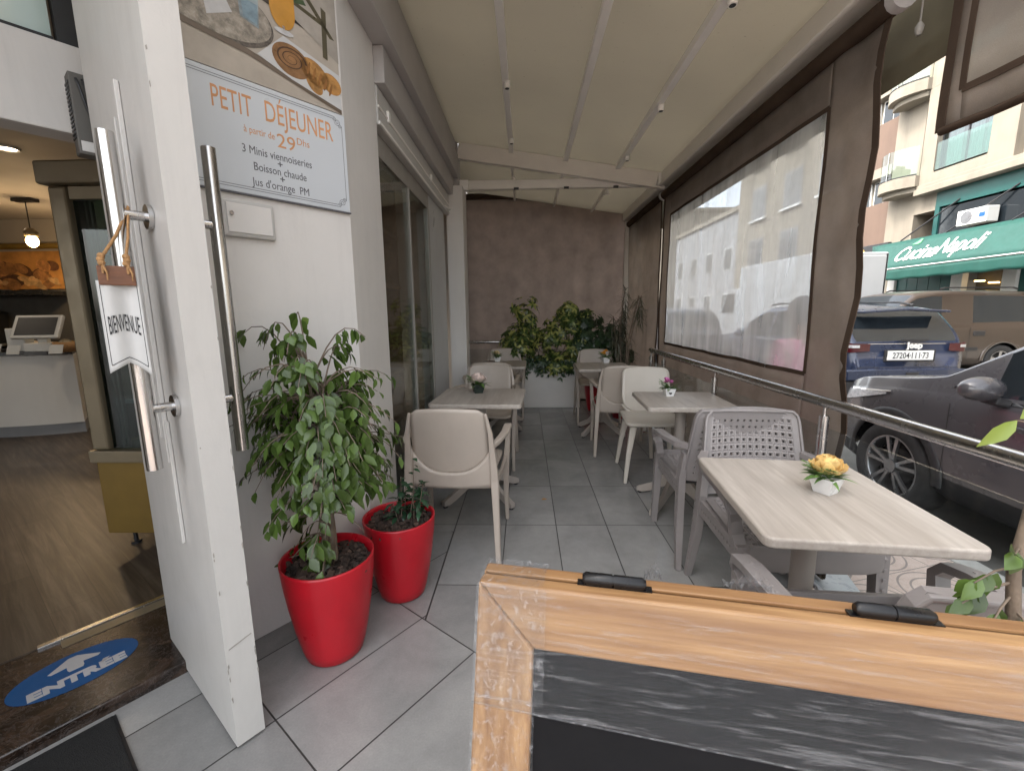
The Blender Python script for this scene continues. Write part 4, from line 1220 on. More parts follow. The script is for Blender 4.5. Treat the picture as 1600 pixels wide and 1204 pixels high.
# ---- white planter with the hedge of three plants at the far end
pl = empty('white_planter', (.305, 6.08, 0), 0, 'white rectangular planter holding the hedge at the far end of the aisle', 'planter')
mb = MB(); mb.b2(-.445, .445, -.18, .18, 0, .585); mb.build('box', M['planter_white'], pl, bevel=.008)
mb = MB(); mb.b2(-.42, .42, -.155, .155, .586, .60); mb.build('soil', M['mulch'], pl)
M['scheff'] = leafmat('variegated_leaf', (.06, .10, .026), .55, (.42, .42, .13), .3, .72)
M['scheff2'] = leafmat('dark_leaf', (.030, .060, .026), .5, None, .3)
M['thin'] = leafmat('thin_grey_leaf', (.085, .085, .06), .4, None, .45)
def hedge(name, label, c, rx, ry, z0, z1, n, m, ln, seed, lw=.36, hang=.0):
    t = empty(name, (c[0], c[1], .58), 0, label, 'plant')
    r_ = random.Random(seed); lv, st = MB(), MB()
    blobs = [(r_.uniform(-1, 1)*rx*.85, r_.uniform(-1, 1)*ry*.6, r_.uniform(z0+.1, z1-.12)-.25*abs(_/21-.5), r_.uniform(.13, .22)) for _ in range(22)]
    for k in range(n):
        bx, by, bz, br = r_.choice(blobs)
        d = Vector((r_.gauss(0, 1), r_.gauss(0, 1), r_.gauss(0, 1))).normalized()
        p = Vector((bx, by, bz))+d*br*r_.uniform(.55, 1.05)
        if p.z < z0: p.z = z0+r_.uniform(0, .08)
        ax = (d+Vector((0, -.5, .5+r_.uniform(-.5, .4)))).normalized()
        u = ax.orthogonal().normalized(); w = ax.cross(u)
        nn = r_.randint(6, 8); a0 = r_.uniform(0, 6)
        for i in range(nn):
            a = a0+2*PI*i/nn
            leaf(lv, p, (u*math.cos(a)+w*math.sin(a))*1.0+ax*.15, ax, ln*r_.uniform(.7, 1.1), ln*lw, .35, .2)
    for k in range(9):
        a = r_.uniform(-rx*.6, rx*.6); b = blobs[k % 11]
        st.tube([(a*.6, 0, 0), (b[0]*.6, b[1]*.5, b[2]*.5-.1), (b[0], b[1], b[2])], [.010, .007, .004], 6)
    st.build('stem', M['stem'], t); lv.build('foliage', m, t)
    return t
hedge('variegated_shrub', 'variegated yellow green umbrella shrub on the left of the white planter', (.34, 6.0), .66, .20, -.06, .92, 620, M['scheff'], .085, 5)
hedge('dark_shrub', 'dark green shrub beside the white planter, right of the variegated one', (1.08, 5.95), .36, .20, -.15, .82, 360, M['scheff2'], .075, 9, .42)
# trailing strands over the planter front
t = empty('trailing_vine', (.30, 5.885, .60), 0, 'dark trailing vine hanging over the front of the white planter', 'plant')
rv = random.Random(4); lv, st = MB(), MB()
for k in range(34):
    x = rv.uniform(-.45, .42); L = rv.uniform(-.20, .12); pts = [Vector((x, .05, .05)), Vector((x+rv.uniform(-.03, .03), -.03, .02)), Vector((x+rv.uniform(-.05, .05), -.035, L*.5)), Vector((x+rv.uniform(-.06, .06), -.03, L))]
    st.tube(pts, .002, 4)
    for q in range(9):
        i = rv.randint(1, 2); p = pts[i].lerp(pts[i+1], rv.random()); aa = rv.uniform(0, 6.28)
        leaf(lv, p, (math.cos(aa), -.5, rv.uniform(-1, .5)), (0, -1, .3), rv.uniform(.04, .075), rv.uniform(.022, .036), .3)
st.build('stem', M['stem'], t); lv.build('foliage', M['scheff2'], t)
# thin leaved dragon tree by the rail
t = empty('dragon_tree', (1.20, 5.35, 0), 0, 'thin grey dragon tree with spiky narrow leaves in the right far corner', 'plant')
mb = MB(); mb.lathe([(0, 0), (.11, 0), (.15, .32), (.155, .34), (.14, .34), (.13, .3), (0, .3)], n=28); mb.build('pot', M['red'], t)
rd = random.Random(8); lv, st = MB(), MB()
for k in range(15):
    x, y = rd.uniform(-.12, .12), rd.uniform(-.10, .10); top = rd.uniform(.75, 1.5) if k > 3 else rd.uniform(1.3, 1.62)
    tp = Vector((x*1.3+(.1 if top > 1.3 else -.02), y*1.6, top)); pts = [Vector((x*.5, y*.5, .3)), Vector((x*.9, y, top*.6)), tp]
    st.tube(pts, [.011, .008, .006], 6)
    for q in range(46):
        s_ = rd.random(); p = tp-Vector((0, 0, .30*s_)); a = rd.uniform(0, 6.28); el = rd.uniform(-.7, 1.1)-s_*.8
        leaf(lv, p, (math.cos(a)*math.cos(el), math.sin(a)*math.cos(el), math.sin(el)), (0, 0, 1), rd.uniform(.10, .19), rd.uniform(.008, .013), rd.uniform(.3, .9), .2)
st.build('stem', M['stem'], t); lv.build('foliage', M['thin'], t)
round_planter((.93, 5.72, 0), 'low red planter under the far right table', .15, .36)['group'] = 'red round planters by the pillar'

# ================================================================== FOLDING CHALKBOARD SIGN (foreground)
M['pine'] = wood_mat('pine_frame', (.175, .078, .027), (.40, .235, .105), along=(.07, 1.6, 1.6), scale=30, rough=.45, bump=.08)
M['pine_v'] = wood_mat('pine_stile', (.175, .078, .027), (.40, .235, .105), along=(1.6, 1.6, .07), scale=30, rough=.45, bump=.08)
M['slate'] = mat('blackboard', (.005, .005, .006), .6, var=.15, scale=9, spec=.15)
YW = R(-10.2); LEAN = R(14.2)
sg = empty('chalkboard_sign', (-.06, .50, 0), YW, 'wooden framed folding chalkboard wrapped in clear film in the foreground', 'chalkboard sign')
TOP = .967; WD = .66; TH_ = .021; HT = 1.0
def panel(back=False):
    """rails in panel space (x across, v down, n thickness) -> sign space"""
    sgn = 1 if back else -1
    def m_(x, v, n):
        y = sgn*(v*math.sin(LEAN)) + n
        return (x, y, TOP - v*math.cos(LEAN))
    return m_
def rail(name, m_, x0, x1, v0, v1, n0, n1, mt, mitre=None, parent=None, bevel=.003):
    q = [(x0, v0), (x1, v0), (x1, v1), (x0, v1)]
    if mitre: q = mitre
    mb = MB()
    vs = [m_(x, v, n0) for x, v in q]+[m_(x, v, n1) for x, v in q]
    mb.add(vs, [(0, 1, 2, 3), (7, 6, 5, 4), (1, 0, 4, 5), (2, 1, 5, 6), (3, 2, 6, 7), (0, 3, 7, 4)], False)
    return mb.build(name, mt, parent, bevel=bevel)
RW = .072; g = .0006
for bk in (False, True):
    pf = empty('back_panel' if bk else 'front_panel'); pf.parent = sg
    m_ = panel(bk)
    n0, n1 = (.0245, .0455) if bk else (0.0, .021)
    off = -.006 if bk else 0
    def V(x0, v): return v
    rail('frame_rail', m_, 0, 0, 0, 0, n0, n1, M['pine'], [(0+g, 0), (WD-g, 0), (WD-RW-g, RW), (RW+g, RW)], pf)
    rail('frame_rail', m_, 0, 0, 0, 0, n0, n1, M['pine'], [(RW, HT-RW), (WD-RW, HT-RW), (WD-RW, HT-.17), (RW, HT-.17)][::-1], pf)
    rail('frame_stile', m_, 0, 0, 0, 0, n0, n1, M['pine_v'], [(0, g), (RW, RW+g), (RW, HT), (0, HT)], pf)
    rail('frame_stile', m_, 0, 0, 0, 0, n0, n1, M['pine_v'], [(WD, g), (WD, HT), (WD-RW, HT), (WD-RW, RW+g)], pf)
    a = n0+.009 if not bk else n0+.008
    rail('blackboard', m_, RW-.004, WD-RW+.004, RW-.004, HT-.166, a, a+.005, M['slate'], None, pf, 0)
M['hinge'] = mat('hinge_black', (.006, .006, .007), .3, var=.1, spec=.35)
for hx in (.128, .425):
    mb = MB(); mb.tube([(hx, .0225, TOP+.007), (hx+.004, .0225, TOP+.007), (hx+.036, .0225, TOP+.007)], [.005, .0078, .0078], 14)
    mb.tube([(hx+.038, .0225, TOP+.007), (hx+.071, .0225, TOP+.007), (hx+.076, .0225, TOP+.007)], [.0078, .0078, .005], 14)
    mb.tube([(hx+.03, .0225, TOP+.007), (hx+.045, .0225, TOP+.007)], .0065, 12)
    mb.b2(hx-.006, hx+.083, .017, .028, TOP-.001, TOP+.0015)
    mb.build('hinge', M['hinge'], sg)
# cling film: stretched streaks over the top rail and board, crumpled strip at the corner
def film(name, streak, base, sc, gloss=.10):
    m, nt, p = newmat(name); nt.nodes.remove(p)
    tc = objco(nt, scale=sc); n1 = noise(nt, 10, 6, .65, tc, .5); n2 = noise(nt, 34, 4, .6, tc, .8)
    tr = N(nt, 'ShaderNodeBsdfTransparent'); tr.inputs[0].default_value = (.96, .965, .97, 1)
    gl = N(nt, 'ShaderNodeBsdfGlossy'); gl.inputs['Roughness'].default_value = gloss
    df = N(nt, 'ShaderNodeBsdfDiffuse'); df.inputs[0].default_value = (.42, .43, .45, 1)
    b = N(nt, 'ShaderNodeBump'); b.inputs['Strength'].default_value = .9; b.inputs['Distance'].default_value = .004
    h = mth(nt, 'ADD', n1, mth(nt, 'MULTIPLY', n2, .5)); nt.links.new(h, b.inputs['Height']); nt.links.new(b.outputs[0], gl.inputs['Normal'])
    f1 = ramp(nt, n1, [(.52, base), (.66, streak), (.72, base)])
    a = N(nt, 'ShaderNodeMixShader'); nt.links.new(f1, a.inputs[0]); nt.links.new(gl.outputs[0], a.inputs[1]); nt.links.new(df.outputs[0], a.inputs[2])
    a.inputs[0].default_value = .3
    c = N(nt, 'ShaderNodeMixShader')
    lw = N(nt, 'ShaderNodeLayerWeight'); lw.inputs[0].default_value = .3
    k = mth(nt, 'ADD', mth(nt, 'MULTIPLY', f1, .8), mth(nt, 'MULTIPLY_ADD', lw.outputs['Fresnel'], .22, .02))
    nt.links.new(k, c.inputs[0]); nt.links.new(tr.outputs[0], c.inputs[1]); nt.links.new(a.outputs[0], c.inputs[2])
    for l in list(nt.links):
        if l.to_socket == a.inputs[0]: nt.links.remove(l)
    a.inputs[0].default_value = .45
    nt.links.new(c.outputs[0], nt.nodes['Material Output'].inputs[0])
    return m
M['film'] = film('cling_film', .22, .02, (1.0, 1, 16))
M['film_c'] = film('cling_film_crumpled', .36, .03, (13, 13, 9), .08)
m_ = panel(False)
mb = MB()
mb.sheet(lambda u, v: m_(-.001+u*(WD+.002), -.001+v*.150-.018*v*(1-u)*.4+.03*v*u*.3, -.0012-.0012*math.sin(v*26+u*3)**2), 40, 24, 0)
mb.build('plastic_film', M['film'], sg)
mb = MB(); mb.tube([m_(-.001+u*(WD+.002), .149-.018*(1-u)*.4+.03*u*.3, -.0022) for u in [k/20 for k in range(21)]], .0011, 6); mb.build('film_edge', M['film_c'], sg)
mb = MB()
rfm = random.Random(5)
offs = [[rfm.uniform(0, .0028) for _ in range(40)] for _ in range(40)]
mb.sheet(lambda u, v: m_(-.0015+u*.088, -.002+v*.135, -.0035-offs[int(u*25)][int(v*36)]), 25, 36, 0)
mb.sheet(lambda u, v: m_(-.0015+u*.078, .13+v*.45, -.0020-offs[int(v*36)][int(u*8)]*.5), 8, 36, 0)
mb.build('plastic_film', M['film_c'], sg)
mb = MB()   # film folded over the top edges
mb.sheet(lambda u, v: (u*.082, -.004+v*.052, TOP+.0035+offs[int(u*25)][int(v*14)]*1.3), 25, 14, 0)
mb.sheet(lambda u, v: (u*.085, .0485+offs[int(u*20)][int(v*10)], TOP+.003-v*.05), 20, 10, 0)
mb.build('plastic_film', M['film_c'], sg)
mb = MB()
for cx, wd in ((.30, .055), (.205, .022), (.62, .05)):
    mb = MB(); mb.sheet(lambda u, v: (cx+u*wd, .046+v*.012+offs[int(u*16)][int(v*6)]*3, TOP-.010+.022*math.sin(u*PI)*(1-v)+offs[int(v*8)][int(u*16)]*4), 16, 6, 0)
    mb.build('plastic_film', M['film_c'], sg)

# ================================================================== PRINTED BOARDS ON THE PILLAR
# breakfast photo (flat print) and price board; local plane x along the wall, y up
def board_empty(name, s0, z, label, cat):
    o = empty(name, pil(s0, .002, z), 0, label, cat)
    o.rotation_euler = (0, 0, math.atan2(AX.y, AX.x)); return o
def flat(mb, pts, lay):  # points (x, z) on the print; layer pushes it proud
    y = -.006-.00035*lay
    P_ = [(x, y, z) for x, z in pts]
    mb.add(P_, [tuple(range(len(P_)))], False)
def ell(cx, cz, rx, rz_, n=28, a0=0, a1=2*PI, rot=0):
    out = []
    for k in range(n):
        a = a0+(a1-a0)*k/(n if abs(a1-a0) > 6.2 else n-1); x, z = rx*math.cos(a), rz_*math.sin(a)
        out.append((cx+x*math.cos(rot)-z*math.sin(rot), cz+x*math.sin(rot)+z*math.cos(rot)))
    return out
pt = board_empty('breakfast_photo', -.19, 2.125, 'photo print of a breakfast tray above the price board', 'photo print')
pc = {}
def pm(n, c, rough=.35, **k):
    if n not in pc: pc[n] = mat('print_'+n, c, rough, **k)
    return pc[n]
mb = MB(); mb.b2(0, .652, -.005, 0, 0, .52); mb.build('backing', pm('table', (0.400, 0.352, 0.296), var=.15, scale=7), pt)
W_ = .652
PR = MB(); PRM = []
def layer(name, polys, m, lay):
    PRM.append(m); PR.cur = len(PRM)-1
    for q in polys: flat(PR, q, lay)
layer('printed_background', [[(0, .265), (.30, .30), (W_, .235), (W_, .52), (0, .52)]], pm('dark', (0.044, 0.036, 0.032), var=.6, scale=16), 1)
layer('printed_background', [[(.44, .30), (W_, .19), (W_, .50), (.50, .52)]], pm('pale', (0.336, 0.304, 0.264), var=.2, scale=8), 2)
layer('printed_tray', [ell(.175, .215, .215, .10, 40, rot=-.10)], pm('tray', (0.272, 0.240, 0.200), .25, var=.5, scale=40), 3)
layer('printed_tray_rim', [[p for p in ell(.175, .208, .222, .108, 40, rot=-.10)]], pm('rim', (0.096, 0.080, 0.068), var=.6, scale=90), 2)
layer('printed_napkin', [[(.18, .16), (.26, .20), (.235, .25), (.17, .24)]], pm('napkin', (0.496, 0.488, 0.480), var=.15, scale=20), 4)
layer('printed_teapot', [ell(.12, .300, .088, .070, 30), ell(.12, .375, .05, .03), ell(.222, .315, .055, .018, 20, rot=-.9), ell(.12, .232, .055, .014)], pm('silver', (0.264, 0.232, 0.200), .25, var=.75, scale=26), 5)
layer('printed_glass', [[(.285, .20), (.345, .185), (.355, .37), (.275, .385)]], pm('glass', (0.240, 0.288, 0.304), var=.55, scale=22), 5)
layer('printed_glass_top', [ell(.315, .378, .041, .016), [(.295, .205), (.34, .195), (.345, .26), (.292, .265)]], pm('glass2', (0.192, 0.272, 0.320), var=.35, scale=30), 6)
layer('printed_juice', [ell(.435, .285, .046, .062, 28, PI, 2*PI)+[(.481, .36), (.389, .36)]], pm('juice', (0.496, 0.240, 0.040), var=.12, scale=12), 6)
layer('printed_juice_top', [ell(.435, .36, .046, .014)], pm('juice2', (0.560, 0.360, 0.112), var=.1), 7)
layer('printed_juice_foot', [ell(.435, .215, .035, .010), [(.431, .215), (.439, .215), (.439, .235), (.431, .235)]], pm('napkin', (0.480, 0.480, 0.480)), 6)
layer('printed_chair', [[(.50, .40), (.515, .41), (.64, .27), (.62, .27)], [(.585, .19), (.605, .185), (.61, .36), (.59, .37)], [(.47, .33), (.60, .30), (.60, .315), (.47, .345)]], pm('chair', (0.080, 0.068, 0.040), var=.3), 3)
layer('printed_leaves', [[(.40, .40), (.47, .43), (.46, .52), (.41, .52)], [(.46, .33), (.53, .345), (.52, .36), (.47, .35)]], pm('leaf', (0.056, 0.088, 0.040), var=.4, scale=20), 4)
layer('printed_table_edge', [[(0, .115), (.30, .085), (W_, -.0), (W_, .016), (.30, .105), (0, .135)]], pm('edge', (0.128, 0.096, 0.072), var=.2), 3)
layer('printed_plate', [[(.33, .10), (.43, .20), (W_, .145), (W_, .015), (.45, .06)]], pm('plate', (0.528, 0.528, 0.520), var=.06), 6)
layer('printed_roll', [ell(.455, .125, .072, .055, 30, rot=-.2)], pm('roll', (0.240, 0.120, 0.048), var=.35, scale=26), 7)
sp = []
for k in range(60):
    a = k*.30; r_ = .062*(1-k/66); sp.append((.453+r_*math.cos(a), .130+r_*.68*math.sin(a)))
qs = [[sp[i], sp[i+1], (sp[i+1][0]*.88+.453*.12, sp[i+1][1]*.88+.130*.12), (sp[i][0]*.88+.453*.12, sp[i][1]*.88+.130*.12)] for i in range(59)]
layer('printed_roll_swirl', qs, pm('swirl', (0.072, 0.032, 0.016), var=.3), 8)
layer('printed_croissant', [ell(.545, .115, .062, .042, 26, rot=-.55), ell(.612, .10, .045, .036, 24, rot=-.4), ell(.54, .075, .04, .026, 22, rot=-.8)], pm('crois', (0.368, 0.184, 0.056), var=.5, scale=34), 7)
layer('printed_crust', [ell(.52+.022*k, .125-.012*k, .005, .026, 12, rot=-.3) for k in range(5)], pm('crust', (0.240, 0.104, 0.028), var=.3), 8)

PR.build('print', None, pt, mats=PRM)
pb = board_empty('price_board', -.19, 1.735, 'breakfast price board lettered in orange and grey on the pillar', 'sign')
BW, BH = .660, .385
mb = MB(); mb.b2(0, BW, -.010, 0, 0, BH); mb.build('panel', M['board'], pb, bevel=.002)
mb = MB(); mb.b2(-.002, BW+.002, -.012, -.001, -.006, -.001); mb.build('lower_trim', M['grey_ink'], pb)
def onb(x, z): return frame_mtx((x, -.0103, z), (1, 0, 0), (0, 0, 1))
CX_ = .375
def word(body, x, z, size, m, xs=1, **k):
    mb = MB(); text_mb(mb, body, size, onb(x, z), .0004, xs, **k); mb.build('lettering', m, pb)
def fit(body, x0, x1, z, size, m, **k):
    """lettering squeezed to run exactly from x0 to x1"""
    mb = MB(); text_mb(mb, body, size, Matrix.Identity(4), .0004, 1.0, align='LEFT', **k)
    a, b = min(v[0] for v in mb.v), max(v[0] for v in mb.v); q = onb(0, 0)
    mb.v = [tuple(q @ Vector((x0+(v[0]-a)*(x1-x0)/(b-a), v[1]+z, v[2]))) for v in mb.v]
    mb.build('lettering', m, pb)
fit('PETIT', .165, .292, .266, .102, M['orange_ink'])
fit('DÉJEUNER', .338, .602, .270, .102, M['orange_ink'])
fit('à partir de', .258, .364, .212, .034, M['orange_ink'])
fit('29', .372, .440, .190, .070, M['orange_ink'])
fit('Dhs', .448, .497, .218, .036, M['orange_ink'])
fit('3 Minis viennoiseries', .246, .500, .142, .040, M['grey_ink'], bold=.0)
fit('+', .366, .384, .116, .036, M['grey_ink'], bold=.0004)
fit('Boisson chaude', .280, .474, .088, .040, M['grey_ink'], bold=.0)
fit('+', .370, .388, .063, .036, M['grey_ink'], bold=.0004)
fit("Jus d'orange  PM", .268, .480, .034, .040, M['grey_ink'], bold=.0)
mb = MB()
def strip(x0, z0, x1, z1, w=.0018):
    d = Vector((x1-x0, 0, z1-z0)).normalized(); n_ = Vector((-d.z, 0, d.x))*w/2
    a, b = Vector((x0, -.0106, z0)), Vector((x1, -.0106, z1))
    mb.add([tuple(a-n_), tuple(b-n_), tuple(b+n_), tuple(a+n_)], [(0, 1, 2, 3)], False)
for e in (.016, .024):
    k = .045 if e < .02 else .052
    strip(k, e, BW-k, e); strip(k, BH-e, BW-k, BH-e); 
    if e < .02: strip(e, k, e, BH-k); strip(BW-e, k, BW-e, BH-k)
for cx, cz, sx, sz in ((.034, .034, 1, 1), (BW-.034, .034, -1, 1), (.034, BH-.034, 1, -1), (BW-.034, BH-.034, -1, -1)):
    for (dx, dz, r0) in ((0, 0, .014), (-.010, .012, .008), (.012, -.010, .008)):
        pts = [(cx+sx*(dx+r0*(1-k/30)*math.cos(k*.42)), cz+sz*(dz+r0*(1-k/30)*math.sin(k*.42))) for k in range(26)]
        for q in range(25): strip(*pts[q], *pts[q+1], .0016)
mb.build('border_ornament', M['grey_ink'], pb)

# ================================================================== WELCOME SIGN HUNG ON THE DOOR HANDLE
ws = empty('welcome_sign', (Vector(dpt(.128, -.085, 1.375))+Vector((.030, -.036, 0)))[:], 0, 'small white canvas sign hung by rope on the inner door handle', 'hanging sign')
wx = Vector((.72, .69, 0)).normalized()       # reading direction (turned a little from the leaf)
ws.rotation_euler = (0, 0, math.atan2(wx.y, wx.x)); ws.scale = (.56, .72, .92)
mb = MB(); mb.b2(-.062, .062, -.018, -.004, 0, .050); mb.build('wood_bar', M['brownwood'], ws, bevel=.003)
def cl(u, v):
    return (-.071+u*.142, -.002-.022*math.sin(v*1.6)*(u-.3)-.01*math.sin(u*7), .012-.235*v-.022*v*abs(2*u-1)**1.5*(1 if u > .5 else .45)+.016*v*(1-abs(2*u-1)))
mb = MB(); mb.sheet(cl, 18, 20, .0015); cv = mb.build('canvas', M['canvas_sign'], ws)
mb = MB()
text_mb(mb, 'BIENVENUE', .062, Matrix.Identity(4), .0, .33, spacing=1.0, bold=.0004)
vs = []
for q in mb.v:
    u = .5+q[0]/.142; v = (.128-q[1])/.215
    c = Vector(cl(min(1, max(0, u)), min(1, max(0, v)))); vs.append((c.x, c.y-.0035, c.z))
mb.v = vs; mb.build('lettering', M['ink'], cv)
mb = MB()
for (u0, v0, u1, v1) in ((.07, .05, .07, .93), (.93, .05, .93, .93), (.07, .93, .93, .93)):
    n = 14
    for k in range(n):
        a, b = k/n, (k+1)/n
        pa, pb_ = Vector(cl(u0+(u1-u0)*a, v0+(v1-v0)*a)), Vector(cl(u0+(u1-u0)*b, v0+(v1-v0)*b))
        d = (pb_-pa).normalized(); s_ = d.cross(Vector((0, 1, 0))).normalized()*.0011; o3 = Vector((0, -.003, 0))
        mb.add([tuple(pa-s_+o3), tuple(pb_-s_+o3), tuple(pb_+s_+o3), tuple(pa+s_+o3)], [(0, 1, 2, 3)], False)
mb.build('border_line', M['ink'], cv)
loc_top = Matrix.Rotation(-ws.rotation_euler.z, 4, 'Z') @ (Vector(dpt(.128, -.045, 1.570))-Vector(ws.location))
loc_top = Vector((loc_top.x/.56, loc_top.y/.72, loc_top.z/.92))
for xx, yy in ((-.042, -.02), (.040, -.02)):
    mb = MB(); pts = [Vector((xx, yy, .03)), Vector((xx*.95, yy-.004, .07)), Vector((xx, yy, .05)).lerp(loc_top, .5), loc_top+Vector((0, 0, .004))]
    mb.tube(pts, .0055, 8)
    rp_ = mb.build('rope', M['rope'], ws)
    mb = MB()
    for k in range(3): mb.ball((xx+random.uniform(-.004, .004), yy-.002, .056+.009*k), .0115, 10, 7, (1.2, .9, .7))
    mb.tube([(xx, yy-.006, .055), (xx+.012, yy-.012, .03), (xx+.010, yy-.012, .012)], [.005, .004, .0025], 7)
    mb.build('rope_knot', M['rope'], rp_)

# ================================================================== ENTRANCE STICKER AND MAT
st_ = empty('floor_sticker', ab(TF, -.295, .270, .0478), 0, 'blue oval floor sticker with a white arrow on the marble step', 'floor sticker')
st_.rotation_euler = (0, 0, math.atan2(AX.y, AX.x))
mb = MB(); n = 56; mb.prism([(.172*math.cos(2*PI*k/n), .112*math.sin(2*PI*k/n)) for k in range(n)], 0, .0008); mb.build('sticker_base', M['blue'], st_)
mb = MB(); text_mb(mb, 'ENTRÉE', .060, frame_mtx((0, -.068, .0011), (1, 0, 0), (0, 1, 0)), .0002, 1.12, bold=.0042, spacing=1.10); mb.build('lettering', M['sticker_white'], st_)
mb = MB(); mb.prism([(-.018, .0), (.018, .0), (.022, .012), (.022, .034), (.062, .028), (.070, .038), (.012, .088), (-.012, .088), (-.070, .038), (-.062, .028), (-.022, .034), (-.022, .012)], .0009, .0014); mb.build('arrow', M['sticker_white'], st_)
m, nt, p = newmat('door_mat_fibre')
n1 = noise(nt, 300, 3, .6, objco(nt)); nt.links.new(ramp(nt, n1, [(.3, .004), (.7, .022)]), p.inputs['Base Color']); p.inputs['Roughness'].default_value = .95; bumpit(nt, p, n1, 1.0, .01)
mt_ = empty('door_mat', ab(TF, -.25, -.02, 0), 0, 'black fibre door mat before the marble step', 'door mat'); mt_.rotation_euler = (0, 0, math.atan2(AX.y, AX.x))
mb = MB(); mb.b2(-1.1, -.0, -.62, -.01, .001, .014); mb.build('mat_pile', m, mt_, bevel=.004)
mb = MB(); mb.b2(-1.11, .008, -.63, -.004, .0005, .006); mb.build('mat_edge', M['trim'], mt_)

# ---- small things on the floor
ch_ = empty('chain', (1.60, 2.03, 0), 0, 'short steel chain hanging at the terrace kerb beyond the nearest table', 'chain')
mb = MB(); mb.b2(-.03, .03, -.012, .012, .165, .19); mb.tube([(0, 0, 0), (0, 0, .165)], .004, 6); mb.build('bracket', M['steel'], ch_, bevel=.004)
for k in range(8):
    z = .16-.019*k; mb = MB(); pts = []
    for q in range(13):
        a = 2*PI*q/12; u_, w_ = .007*math.cos(a), .013*math.sin(a)
        pts.append((.02+(u_ if k % 2 else 0), (0 if k % 2 else u_), z+w_))
    mb.tube(pts, .0022, 6, cap=False); mb.build('link', M['steel'], ch_)
mb = MB(); leaf(mb, (0, 0, .002), (1, .4, .02), (0, 0, 1), .045, .026, .05, .25); fl_ = mb.build('fallen_leaf', mat('dry_leaf', (.42, .20, .05), .7, var=.3, scale=40))
fl_.location = (.11, 2.90, 0); tag(fl_, 'single dry orange leaf lying on the grey tiles in the aisle', 'leaf')

# ================================================================== VEHICLES
def interp(tab, x):
    if x <= tab[0][0]: return tab[0][1]
    for (a, b), (c, d) in zip(tab[:-1], tab[1:]):
        if x <= c: return b+(d-b)*(x-a)/(c-a)
    return tab[-1][1]
def sm(tab, x, e=.05): return (interp(tab, x-e)+2*interp(tab, x)+interp(tab, x+e))/4
def paint(name, c, rough=.28):
    m = mat(name, c, rough, .1, var=.05, scale=1.5, coat=.6, rvar=.03); return m
M['lamp_red'] = mat('lamp_red', (.06, .006, .009), .15, var=.2, scale=40)
M['lamp_clear'] = mat('lamp_clear', (.55, .56, .58), .12, .4, var=.35, scale=35)

